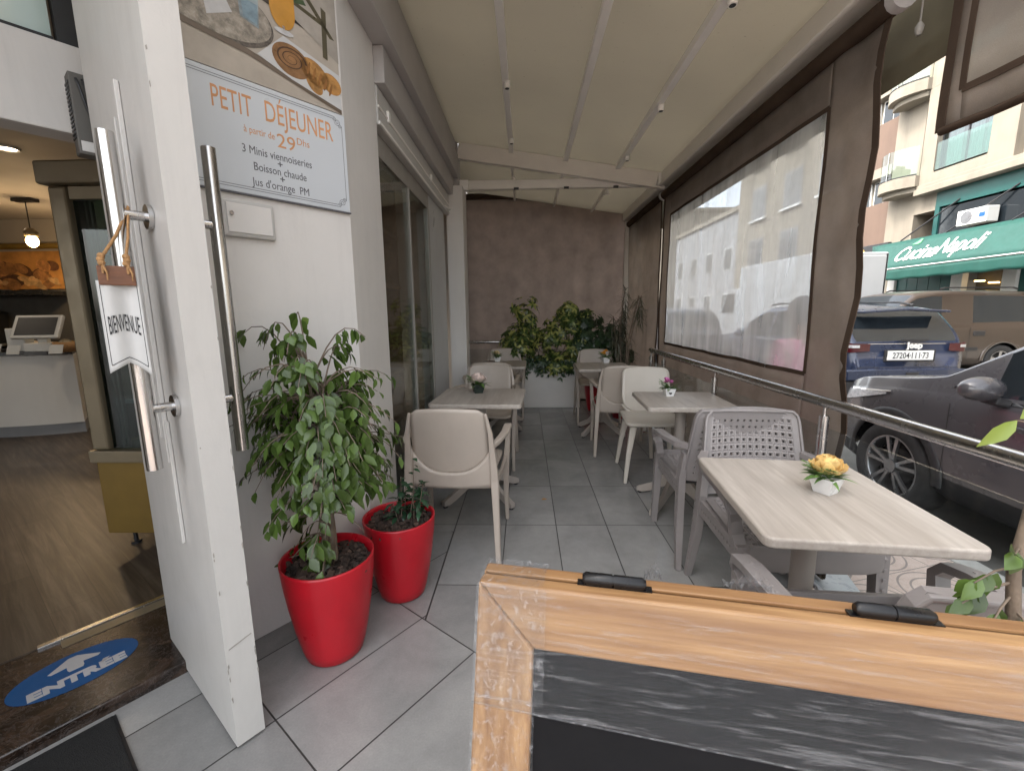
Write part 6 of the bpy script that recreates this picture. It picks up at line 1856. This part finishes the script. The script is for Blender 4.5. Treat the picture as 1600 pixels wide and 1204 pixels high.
mb = MB(); mb.tube([tuple(AB0+Vector((-.02, 0, 0))), tuple(AB1+Vector((-.02, 0, 0)))], .02, 8); mb.build('front_bar', M['letters'], aw)
mb = MB(); mb.add([tuple(AT0), tuple(AB0), (AT0.x, AB0.y, AB0.z)], [(0, 1, 2)], False); mb.build('side_cloth', M['teal'], aw)
def aw_text(body, u0, u1, v, size, m, **k):
    o = awp(u0, v, .02); ex = (AT1-AT0).normalized(); ey = awp(u0, v-.1)-awp(u0, v)
    mb = MB(); text_mb(mb, body, size, Matrix.Identity(4), .012, align='LEFT', **k)
    a, b = min(p[0] for p in mb.v), max(p[0] for p in mb.v); w = (u1-u0)*(AT1-AT0).length; q = frame_mtx(o, ex, ey)
    mb.v = [tuple(q @ Vector(((p[0]-a)*w/(b-a), p[1], p[2]))) for p in mb.v]
    mb.build('lettering', m, aw)
aw_text('Cucina', .132, .318, .76, .74, M['letters'], shear=.28, bold=.005)
aw_text('Napoli', .342, .515, .70, .74, M['letters'], shear=.28, bold=.005)
M['leafgreen'] = mat('leaf_logo', (.10, .38, .14), .5)
mb = MB(); 
o = awp(.25, .18, .03); ex = (AT1-AT0).normalized(); ey = (awp(.3, 0)-awp(.3, .3)).normalized()
pts = [o+ex*x*.36+ey*y*.36 for x, y in ((-.5, -.15), (-.1, .05), (.35, .42), (.5, .3), (.3, -.1), (0, -.25))]
mb.add([tuple(p) for p in pts], [tuple(range(6))], False); mb.build('leaf_emblem', M['leafgreen'], aw)
M['teal_line'] = mat('teal_line', (.003, .045, .036), .6)
mb = MB()
for k in range(7):
    r_ = .10+.075*k; cx, cv = .66, .60
    prev = None
    for q in range(22):
        a = PI*.5+PI*q/21; p = awp(cx, cv, .006)+ex*(r_*math.cos(a)*.8)+ey*(r_*math.sin(a)*.85)
        if prev is not None:
            d = (p-prev).normalized(); n_ = d.cross(ex.cross(ey)).normalized()*.008
            mb.add([tuple(prev-n_), tuple(p-n_), tuple(p+n_), tuple(prev+n_)], [(0, 1, 2, 3)], False)
        prev = p
mb.build('arch_emblem', M['teal_line'], aw)
for y in (1.4, -.2, -2.0, -3.6):
    mb = MB(); mb.tube([(-.31, y, .02), (.05, y-1.5, 1.0)], .022, 8); mb.build('awning_arm', M['trim'], aw)
ac = empty('air_conditioner', (12.75, 13.3, 3.62), 0, 'white air conditioner unit above the green awning', 'air conditioner')
mb = MB(); mb.b2(-.17, .17, -.42, .42, 0, .42); mb.build('casing', M['letters'], ac, bevel=.02)
mb = MB(); mb.tube([(-.175, .14, .21), (-.165, .14, .21)], .17, 28); mb.build('fan_grille', M['rim'], ac)
mb = MB(); mb.b2(-.174, -.168, -.38, -.22, .15, .27); mb.build('badge', M['blue'], ac)

# brown and cream neighbour, then grey houses down the street
nb = empty('neighbour_building', (FX, 22, 0), 0, 'cream and brown banded apartment building left of the green restaurant', 'building')
def nb_(mb, name, m, parent=None):
    o = mb.build(name, m, parent or nb); return o
mb = MB(); mb.b2(.35, 9, -5.1, 7, -.2, 15)
nb_(mb, 'wall', M['cream'])
for k, z in enumerate((3.55, 6.35, 9.15, 12.0)):
    mb = MB(); mb.b2(.05, .348, -5.12, -2.6, z, z+1.55); nb_(mb, 'brown_band', M['brownwall'])
for k, z in enumerate((3.2, 6.0, 8.8, 11.65)):
    mb = MB(); mb.b2(-.02, .349, -5.13, -2.6, z, z+.34); nb_(mb, 'band_ledge', M['cream'])
for z in (5.12, 7.92, 10.72):
    for y in (-4.5, -3.4):
        w = empty('window', (.30, y, z)); w.parent = nb
        mb = MB(); mb.b2(0, .04, -.48, .48, 0, .86); mb.build('frame', M['letters'], w)
        mb = MB(); mb.b2(-.01, -.001, -.43, -.02, .05, .81); mb.b2(-.01, -.001, .02, .43, .05, .81); mb.build('pane', M['carglass'], w)
for z in (3.6, 6.4, 9.2):
    for y in (-1.4, 1.4, 4.6):
        w = empty('window', (.33, y, z)); w.parent = nb
        mb = MB(); mb.b2(-.02, .02, -.75, .75, 0, 1.7); mb.build('frame', M['greyroof'], w)
        mb = MB(); mb.b2(-.03, -.021, -.68, -.03, .07, 1.63); mb.b2(-.03, -.021, .03, .68, .07, 1.63); mb.build('pane', M['pane_grey'], w)
        mb = MB(); mb.b2(-.12, -.0, -.85, .85, -.12, -.02); mb.build('sill', M['letters'], w)
for y in (-4.0, -.6, 2.8, 5.6):
    mb = MB(); mb.b2(.32, .349, y-1.2, y+1.2, -.1, 2.5); mb.build('shop_window', M['carglass'], nb)
sg2 = empty('chocolate_shop_sign', (FX, 17.9, 3.10), 0, 'black shop sign with gold lettering left of the green awning', 'sign')
mb = MB(); mb.b2(-.12, .30, -1.42, 1.3, 0, .52); mb.build('sign_panel', M['dark'], sg2, bevel=.01)
M['goldtext'] = mat('gold_letters', (.65, .42, .10), .4, .2)
mb = MB(); text_mb(mb, 'chocolat', .48, frame_mtx((-.125, .35, .13), (0, -1, 0), (0, 0, 1)), .008, .82, shear=.2, bold=.004); mb.build('lettering', M['goldtext'], sg2)
for k, (x, y0, y1, h, mm, lab) in enumerate(((13.6, 29.2, 41, 7.5, 'greyroof', 'low grey building far down the street behind the vinyl window'), (10.8, 41.5, 56, 10.0, 'cream', 'pale building closing the far end of the street'), (-4.5, 46, 60, 8, 'greyroof', 'grey building far beyond the terrace blind'))):
    t = empty('street_building', (x, (y0+y1)/2, 0), 0, lab, 'building', 'far street buildings')
    mb = MB(); mb.b2(0, 9, -(y1-y0)/2, (y1-y0)/2, -.2, h); mb.build('wall', M[mm], t)
    mb = MB(); mb.b2(-.15, 9.1, -(y1-y0)/2-.1, (y1-y0)/2+.1, h, h+.3); mb.build('parapet', M['cream'], t)
    for fl in range(int(h/3)):
        for q in range(4):
            yy = -(y1-y0)/2+1.4+q*(y1-y0-2.8)/3
            w = empty('window', (-.02, yy, .9+3*fl)); w.parent = t
            mb = MB(); mb.b2(-.01, .02, -.6, .6, 0, 1.5); mb.build('frame', M['letters'], w)
            mb = MB(); mb.b2(-.02, -.011, -.53, .53, .07, 1.43); mb.build('pane', M['pane_grey'], w)

# ================================================================== PEDESTRIAN IN PINK
def skin_mesh(name, joints, edges, m, parent, sub=2, root=0):
    me = bpy.data.meshes.new(name); me.from_pydata([j[:3] for j in joints], edges, []); me.materials.append(m)
    o = bpy.data.objects.new(name, me); col.objects.link(o); o.parent = parent
    o.modifiers.new('skin', 'SKIN'); s_ = o.modifiers.new('sub', 'SUBSURF'); s_.levels = sub; s_.render_levels = sub
    for i, j in enumerate(joints):
        sv = me.skin_vertices[0].data[i]; r_ = j[3]; sv.radius = r_ if isinstance(r_, tuple) else (r_, r_); sv.use_root = (i == root)
    dg = bpy.context.evaluated_depsgraph_get(); me2 = bpy.data.meshes.new_from_object(o.evaluated_get(dg))
    bpy.data.objects.remove(o)
    for p in me2.polygons: p.use_smooth = True
    o = bpy.data.objects.new(name, me2); col.objects.link(o); o.parent = parent
    return o
pe = empty('person', (1.985, 3.20, -.12), R(8), 'person in a pink tunic walking away behind the brown blind', 'person')
J = [(0, 0, .86, (.13, .10)), (0, .01, 1.02, (.115, .085)), (0, .02, 1.17, (.145, .095)), (0, .01, 1.29, (.15, .085)), (0, .02, 1.36, (.055, .055)), (0, .035, 1.44, (.055, .06)), (0, .045, 1.53, (.075, .09)), (0, .04, 1.61, (.06, .075)),
     (.085, 0, .80, .085), (.09, .10, .46, .058), (.09, .02, .08, .036), (.09, .12, .035, .034), (-.085, 0, .80, .085), (-.09, -.04, .45, .056), (-.09, -.22, .12, .036), (-.09, -.16, .035, .032),
     (.175, .0, 1.29, .055), (.225, -.04, 1.03, .042), (.235, .06, .80, .030), (-.175, .0, 1.29, .055), (-.225, .03, 1.03, .042), (-.235, .16, .82, .030)]
Eg = [(0, 1), (1, 2), (2, 3), (3, 4), (4, 5), (5, 6), (6, 7), (0, 8), (8, 9), (9, 10), (10, 11), (0, 12), (12, 13), (13, 14), (14, 15), (3, 16), (16, 17), (17, 18), (3, 19), (19, 20), (20, 21)]
# hands with five fingers each
for wi, s_ in ((18, 1), (21, -1)):
    w = Vector(J[wi][:3]); pi = len(J); J.append((w.x, w.y+.015, w.z-.06, (.034, .018))); Eg.append((wi, pi))
    for f_ in range(4):
        a = (f_-1.5)*.018; L = (.062, .072, .068, .052)[f_]; k = len(J)
        J.append((w.x+.002*s_, w.y+.015+a, w.z-.105, .009)); J.append((w.x-.010*s_, w.y+.022+a, w.z-.105-L, .0075)); Eg += [(pi, k), (k, k+1)]
    k = len(J); J.append((w.x-.01*s_, w.y+.05, w.z-.06, .010)); J.append((w.x-.015*s_, w.y+.062, w.z-.10, .009)); Eg += [(pi, k), (k, k+1)]
body = skin_mesh('body', J, Eg, M['skin'], pe); pe.scale = (.90, .90, .90)
Jt = [(0, 0, .80, (.20, .155)), (0, .0, .95, (.165, .125)), (0, .02, 1.15, (.17, .118)), (0, .01, 1.285, (.165, .10)), (0, .015, 1.35, (.068, .066)), (.178, .0, 1.285, .075), (.225, -.03, 1.06, .070), (-.178, .0, 1.285, .075), (-.225, .03, 1.06, .070), (0, -.03, .58, (.23, .19)), (0, -.04, .44, (.25, .21))]
Et = [(0, 1), (1, 2), (2, 3), (3, 4), (3, 5), (5, 6), (3, 7), (7, 8), (0, 9), (9, 10)]
skin_mesh('tunic', Jt, Et, M['pink'], pe)
M['trousers'] = mat('dark_trousers', (.05, .05, .06), .8)
skin_mesh('trousers', [(0, 0, .80, (.12, .10)), (.088, 0, .76, .095), (.09, .10, .46, .072), (.09, .03, .12, .058), (-.088, 0, .76, .095), (-.09, -.04, .45, .07), (-.09, -.20, .16, .056)], [(0, 1), (1, 2), (2, 3), (0, 4), (4, 5), (5, 6)], M['trousers'], pe)
for s_, y, z in ((1, .09, .035), (-1, -.14, .045)):
    mb = MB(); mb.ball((.09*s_, y, z), .06, 14, 9, (.8, 2.1, .75)); mb.build('shoe', M['trim'], pe)
mb = MB(); mb.ball((0, .028, 1.565), .112, 20, 14, (.86, 1.02, 1.08)); mb.build('hair', M['hair'], pe)
for s_ in (1, -1):
    mb = MB(); mb.ball((s_*.092, .05, 1.535), .026, 10, 8, (.4, .7, 1.1)); mb.build('ear', M['skin'], pe)
    mb = MB(); mb.ball((s_*.032, .148, 1.55), .011, 10, 8); mb.build('eye', M['ink'], pe)
mb = MB(); mb.ball((0, .155, 1.515), .016, 10, 8, (.8, 1.1, 1.3)); mb.build('nose', M['skin'], pe)
mb = MB(); mb.ball((0, .140, 1.475), .022, 10, 8, (1, .4, .3)); mb.build('mouth', M['pink'], pe)

# ================================================================== INSIDE THE SHOP
# refrigerated display cabinet
cb = empty('display_cabinet', (-2.25, 2.12, .05), 0, 'tall bronze framed glass display cabinet with a gold base behind the door', 'display cabinet')
CWD, CDP = .72, .62
mb = MB(); mb.b2(0.0, CWD, 0.01, CDP, .10, .50); mb.build('base_panel', M['gold_base'], cb, bevel=.006)
mb = MB(); mb.b2(-.012, CWD+.012, -.012, CDP+.012, .502, .565); mb.build('plinth_band', M['gold'], cb, bevel=.004)
for x in (0.0, CWD-.09):
    for y in (.0, CDP-.09):
        mb = MB(); mb.prism([(x, y), (x+.09, y), (x+.09, y+.09), (x, y+.09)], .566, 1.86); mb.build('corner_post', M['gold'], cb, bevel=.012)
mb = MB(); mb.b2(-.02, CWD+.02, -.03, CDP+.02, 1.862, 1.965); mb.build('cap', M['gold'], cb, bevel=.01)
mb = MB(); mb.b2(.091, CWD-.091, .01, .04, 1.80, 1.86); mb.build('cap', M['gold'], cb, bevel=.004)
mb = MB(); mb.b2(.0905, CWD-.0905, .028, .036, .57, 1.80); mb.b2(.028, .036, .0905, CDP-.0905, .57, 1.86); mb.build('glass_pane', M['cabglass'], cb)
mb = MB(); mb.b2(.05, CWD-.02, CDP-.05, CDP-.03, .57, 1.86); mb.build('back_panel', M['dark'], cb)
for z in (.80, 1.06, 1.32, 1.56):
    mb = MB(); mb.b2(.06, CWD-.06, .10, CDP-.06, z, z+.008); mb.build('shelf', M['balglass'], cb)
    mb = MB(); mb.b2(.095, .30, .10, .115, z-.006, z+.016); mb.build('shelf_strip', M['letters'], cb)
for xx in (.125, .15):
    mb = MB(); mb.b2(xx, xx+.010, .045, .06, .57, 1.80); mb.build('door_profile', M['gold'], cb)
for x in (.06, CWD-.06, .22):
    mb = MB(); mb.tube([(x, .10, 0), (x, .10, .012)], .025, 14); mb.tube([(x, .10, .01), (x, .10, .10)], .010, 10); mb.build('foot', M['dark'], cb)
bx_ = empty('power_adapter', (-1.505, 1.585, 1.845), R(53), 'dark grey power box with black cables beside the white entrance header', 'power box')
M['boxg'] = mat('box_grey', (.10, .095, .085), .6, var=.1)
mb = MB(); mb.b2(-.030, .045, -.03, .03, 0, .255); mb.build('housing', M['boxg'], bx_, bevel=.004)
mb = MB()
for k in range(14): mb.b2(-.0328, -.0302, -.026, .026, .05+.013*k, .057+.013*k)
mb.build('cooling_rib', M['dark'], bx_)
for q in (0, .016):
    mb = MB(); mb.tube([(-.012+q, -.034, .235), (-.008+q, -.045, .21), (.004+q, -.040, .15), (.018+q, -.038, .09), (.036+q, -.042, .06)], .0042, 8); mb.build('cable', M['dark'], bx_)
mb = MB(); mb.b2(-.022, .036, -.0325, -.0305, .010, .042); mb.build('type_label', M['letters'], bx_)
mb = MB(); mb.b2(.018, .038, -.037, -.0305, .215, .240); mb.build('socket', M['dark'], bx_)

# curved white counter
M['counter'] = mat('counter_white', (.62, .60, .565), .35, var=.04, scale=1.5)
M['counter_top'] = mat('counter_black', (.012, .012, .012), .25)
ct = empty('counter', (-5.0, 4.6, .05), 0, 'curved white shop counter with a black top', 'counter')
def arcpt(t_, r): # plan arc seen from the entrance
    a = R(-150+95*t_); return (-.9+r*math.cos(a)*1.25, 1.15+r*math.sin(a))
def arcslab(r0, r1, z0, z1):
    mb = MB(); n_ = 30
    o_ = [arcpt(k/n_, r0) for k in range(n_+1)]; i_ = [arcpt(k/n_, r1) for k in range(n_, -1, -1)]
    for k in range(n_):
        q = [arcpt(k/n_, r0), arcpt((k+1)/n_, r0), arcpt((k+1)/n_, r1), arcpt(k/n_, r1)]
        vs = [(*p, z0) for p in q]+[(*p, z1) for p in q]
        f = [(3, 2, 1, 0), (4, 5, 6, 7), (0, 1, 5, 4), (2, 3, 7, 6)]
        if k == 0: f.append((3, 0, 4, 7))
        if k == n_-1: f.append((1, 2, 6, 5))
        mb.add(vs, f, False)
    return mb
arcslab(1.50, 1.1, .12, .86).build('front_panel', M['counter'], ct)
arcslab(1.46, 1.1, 0, .119).build('plinth', M['greyroof'], ct)
arcslab(1.54, 1.0, .862, .90).build('worktop', M['counter_top'], ct)
pos = empty('cash_register', (-5.02, 4.42, .951), R(12), 'white touch screen till on the counter', 'cash register')
mb = MB(); mb.b2(-.12, .12, -.08, .10, 0, .09); mb.build('base', M['letters'], pos, bevel=.01)
mb = MB(); mb.b2(-.30, -.14, -.02, .1, 0, .24); mb.build('printer', M['letters'], pos, bevel=.01)
mb = MB(); mb.M = Matrix.Translation((0, -.02, .25)) @ Matrix.Rotation(R(-28), 4, 'X'); mb.b2(-.21, .21, -.02, .02, -.13, .13); scr_ = mb.build('screen_case', M['letters'], pos, bevel=.01)
mb = MB(); mb.M = Matrix.Translation((0, -.02, .25)) @ Matrix.Rotation(R(-28), 4, 'X'); mb.b2(-.175, .175, -.0235, -.0205, -.10, .10); mb.build('screen', M['dark'], scr_)
mb = MB(); mb.b2(-.04, .04, 0, .05, .091, .20); mb.build('stand', M['letters'], pos)
for x, y, w, r_ in ((-5.42, 4.28, .22, -8), (-4.92, 4.05, .12, 4), (-4.55, 4.10, .12, 8)):
    t = empty('price_card', (x, y, .951), R(r_), {-5.42: 'larger white price card at the left end of the counter', -4.92: 'small white price card under the till', -4.55: 'small white price card right of the till'}[x], 'price card', 'cards on the counter')
    mb = MB(); mb.M = Matrix.Rotation(R(-20), 4, 'X'); mb.b2(-w/2, w/2, -.002, .002, 0, .09); mb.build('card', M['letters'], t)
    mb = MB(); mb.b2(-w/2, w/2, .0, .05, 0, .006); mb.build('card_foot', M['dark'], t)
for x, y, lab in ((-5.35, 4.5, 'long dark tray on the left of the counter'), (-4.70, 4.35, 'round wicker basket beside the till')):
    if 'tray' in lab:
        t = empty('serving_tray', (x, y, .951), 0, lab, 'tray'); mb = MB(); mb.b2(-.3, .3, -.12, .12, 0, .03); mb.build('tray_base', M['dark'], t, bevel=.01)
        mb = MB(); mb.bar([(-.25, 0, .04), (.0, .03, .09), (.25, 0, .05)], .2, .02, side=(0, 1, 0)); mb.build('cloth', M['gold'], t)
    else:
        t = empty('basket', (x, y, .951), 0, lab, 'basket'); mb = MB(); mb.lathe([(0, 0), (.07, 0), (.10, .10), (.09, .10), (.065, .02), (0, .02)], n=20); mb.build('basket_bowl', M['rope'], t)
        mb = MB(); mb.ball((0, 0, .07), .06, 12, 8); mb.build('bread_rolls', M['gold'], t)
# bread picture, dark shelf and gold rail on the back wall
bp = empty('bread_picture', (-7.3, 6.235, 1.70), 0, 'large warm photo print of bread loaves on the back wall', 'picture')
mb = MB(); mb.b2(-1.9, .78, -.03, 0, 0, .52); mb.build('print_base', mat('bread_bg', (.52, .24, .06), .5, var=.45, scale=3), bp)
M['bread'] = mat('bread_print', (.36, .16, .05), .5, var=.5, scale=14, island=.35)
M['bread2'] = mat('bread_light', (.62, .36, .14), .5, var=.4, scale=14, island=.3)
M['bread3'] = mat('bread_dark', (.13, .055, .022), .5, var=.5, scale=14, island=.35)
rb_ = random.Random(6)
BR = MB()
for ix, (lay, n_) in enumerate(((1, 26), (2, 34), (3, 30))):
    BR.cur = ix
    for k in range(n_):
        x = rb_.uniform(-1.8, .68); z = rb_.uniform(.05, .34) if lay < 3 else rb_.uniform(.04, .14); a, b = rb_.uniform(.07, .16)*(1 if lay < 3 else .65), rb_.uniform(.045, .085)*(1 if lay < 3 else .6); ro = rb_.uniform(-.5, .5)
        pts = [(x+a*math.cos(q)*math.cos(ro)-b*math.sin(q)*math.sin(ro), -.031-.0009*(lay*40+k)*.1, z+a*math.cos(q)*math.sin(ro)+b*math.sin(q)*math.cos(ro)) for q in [2*PI*j/18 for j in range(18)]]
        BR.add(pts, [tuple(range(18))], False)
BR.build('print', None, bp, mats=[M['bread3'], M['bread'], M['bread2']])
gr = empty('wall_shelf', (-7.3, 6.05, 0), 0, 'dark back shelf below the bread picture', 'shelf')
mb = MB(); mb.b2(-1.9, .85, -.25, .18, 1.60, 1.66); mb.build('shelf_board', M['counter_top'], gr)
mb = MB(); mb.b2(-1.9, 1.2, -.15, .18, .02, .93); mb.build('cupboard', M['dark'], gr, bevel=.006)
mb = MB(); mb.b2(-1.9, 1.2, -.17, .18, .932, .96); mb.build('cupboard_top', M['counter_top'], gr)
mb = MB(); mb.b2(-1.9, 1.2, .14, .18, .97, 1.598); mb.build('back_board', M['boxg'], gr)
mb = MB(); mb.tube([(-1.95, .06, 2.275), (.95, .06, 2.275)], .04, 12); mb.build('gold_rail', M['gold_base'], gr)
ov = empty('oven', (-7.75, 5.95, .961), 0, 'black oven standing on the back cupboard', 'oven')
mb = MB(); mb.b2(-.32, .32, -.22, .2, 0, .42); mb.build('oven_body', M['dark'], ov, bevel=.01)
mb = MB(); mb.b2(-.26, .18, -.226, -.221, .06, .36); mb.build('oven_door', M['carglass'], ov)
# pendant lamp, lit
M['bulb'] = mat('bulb_glow', (1, .7, .3), .3)
_p = M['bulb'].node_tree.nodes['Principled BSDF']; _p.inputs['Emission Color'].default_value = (1, .62, .22, 1); _p.inputs['Emission Strength'].default_value = 9
M['spot'] = mat('spot_glow', (1, .9, .7), .3)
_p = M['spot'].node_tree.nodes['Principled BSDF']; _p.inputs['Emission Color'].default_value = (1, .82, .6, 1); _p.inputs['Emission Strength'].default_value = 3
pn = empty('pendant_lamp', (-5.8, 5.2, 2.66), 0, 'lit pendant lamp with a glowing bulb hanging above the counter', 'pendant lamp')
mb = MB(); mb.b2(-.12, .12, -.05, .05, -.035, 0); mb.build('ceiling_plate', M['dark'], pn, bevel=.004)
mb = MB(); mb.tube([(0, 0, -.03), (0, 0, -.34)], .006, 6); mb.build('cord', M['dark'], pn)
mb = MB(); mb.lathe([(.0, -.33), (.04, -.33), (.065, -.37), (.065, -.42), (.05, -.42)], n=20); mb.build('lamp_holder', M['gold'], pn)
mb = MB(); mb.ball((0, 0, -.475), .055, 16, 12, (1, 1, 1.25)); mb.build('bulb', M['bulb'], pn)
ld = bpy.data.lights.new('pendant_light', 'POINT'); ld.energy = 4; ld.color = (1, .70, .40); ld.shadow_soft_size = .07
lo = bpy.data.objects.new('pendant_light', ld); col.objects.link(lo); lo.parent = pn; lo.location = (0, 0, -.60)
for k, (x, y, lab) in enumerate(((-6.35, 5.3, 'round ceiling downlight left of the pendant lamp'), (-6.2, 3.6, 'round ceiling downlight near the entrance'), (-4.2, 3.7, 'round ceiling downlight over the cabinet'), (-2.3, 4.3, 'unseen round downlight added to brighten the window shelf unit'), (-4.0, 5.4, 'round ceiling downlight at the right of the counter'))):
    t = empty('ceiling_downlight', (x, y, 2.66), 0, lab, 'ceiling light', 'lit downlights in the shop ceiling')
    mb = MB(); mb.lathe([(.085, -.001), (.085, -.012), (.065, -.012), (.06, -.002)], n=24); mb.build('ring', M['letters'], t)
    mb = MB(); mb.disc((0, 0, -.006), .06, 22, (0, 0, -1)); mb.build('lens', M['spot'], t)
    ld = bpy.data.lights.new('downlight', 'SPOT'); ld.energy = 4.5; ld.color = (1, .84, .66); ld.spot_size = R(120); ld.energy *= (4 if x > -3 else 1); ld.spot_blend = .7; ld.shadow_soft_size = .06  # the unseen one by the window shelves is added and raised to brighten them
    lo = bpy.data.objects.new('downlight', ld); col.objects.link(lo); lo.parent = t; lo.location = (0, 0, -.03)

# shelf unit behind the shop window
M['oak'] = wood_mat('oak_shelf', (.20, .105, .05), (.34, .20, .105), along=(1, .1, 1), scale=20)
su = empty('shelf_unit', (-1.22, 3.2, .05), 0, 'white shelf unit with wooden boards behind the shop window', 'shelf')
mb = MB(); mb.b2(-.22, -.20, -.75, 1.0, 0, 2.45); mb.build('back_panel', M['letters'], su)
for z in (.35, .75, 1.10, 1.45, 1.85):
    mb = MB(); mb.b2(-.198, .16, -.72, .60, z, z+.035); mb.build('shelf_board', M['oak'], su, bevel=.003)
mb = MB(); mb.b2(-.198, .14, -.755, -.722, 0, 2.3); mb.b2(-.198, .14, .602, .635, 0, 2.3); mb.build('side_board', M['oak'], su)
for k, (y, z, w, h, lab) in enumerate(((.32, 1.485, .16, .22, 'upper framed picture'), (.30, 1.135, .17, .20, 'middle framed picture'), (.28, .785, .15, .20, 'lower framed picture'))):
    t = empty('picture_frame', (-1.16, 3.2+y, .05+z+.001), R(75), 'small %s on the window shelf unit' % lab, 'picture frame', 'small pictures on the window shelf')
    mb = MB(); mb.b2(-w/2, w/2, -.008, .008, 0, h); mb.build('frame', M['dark'], t, bevel=.002)
    mb = MB(); mb.b2(-w/2+.015, w/2-.015, -.010, -.0082, .015, h-.015); mb.build('print', M['creamf'], t)
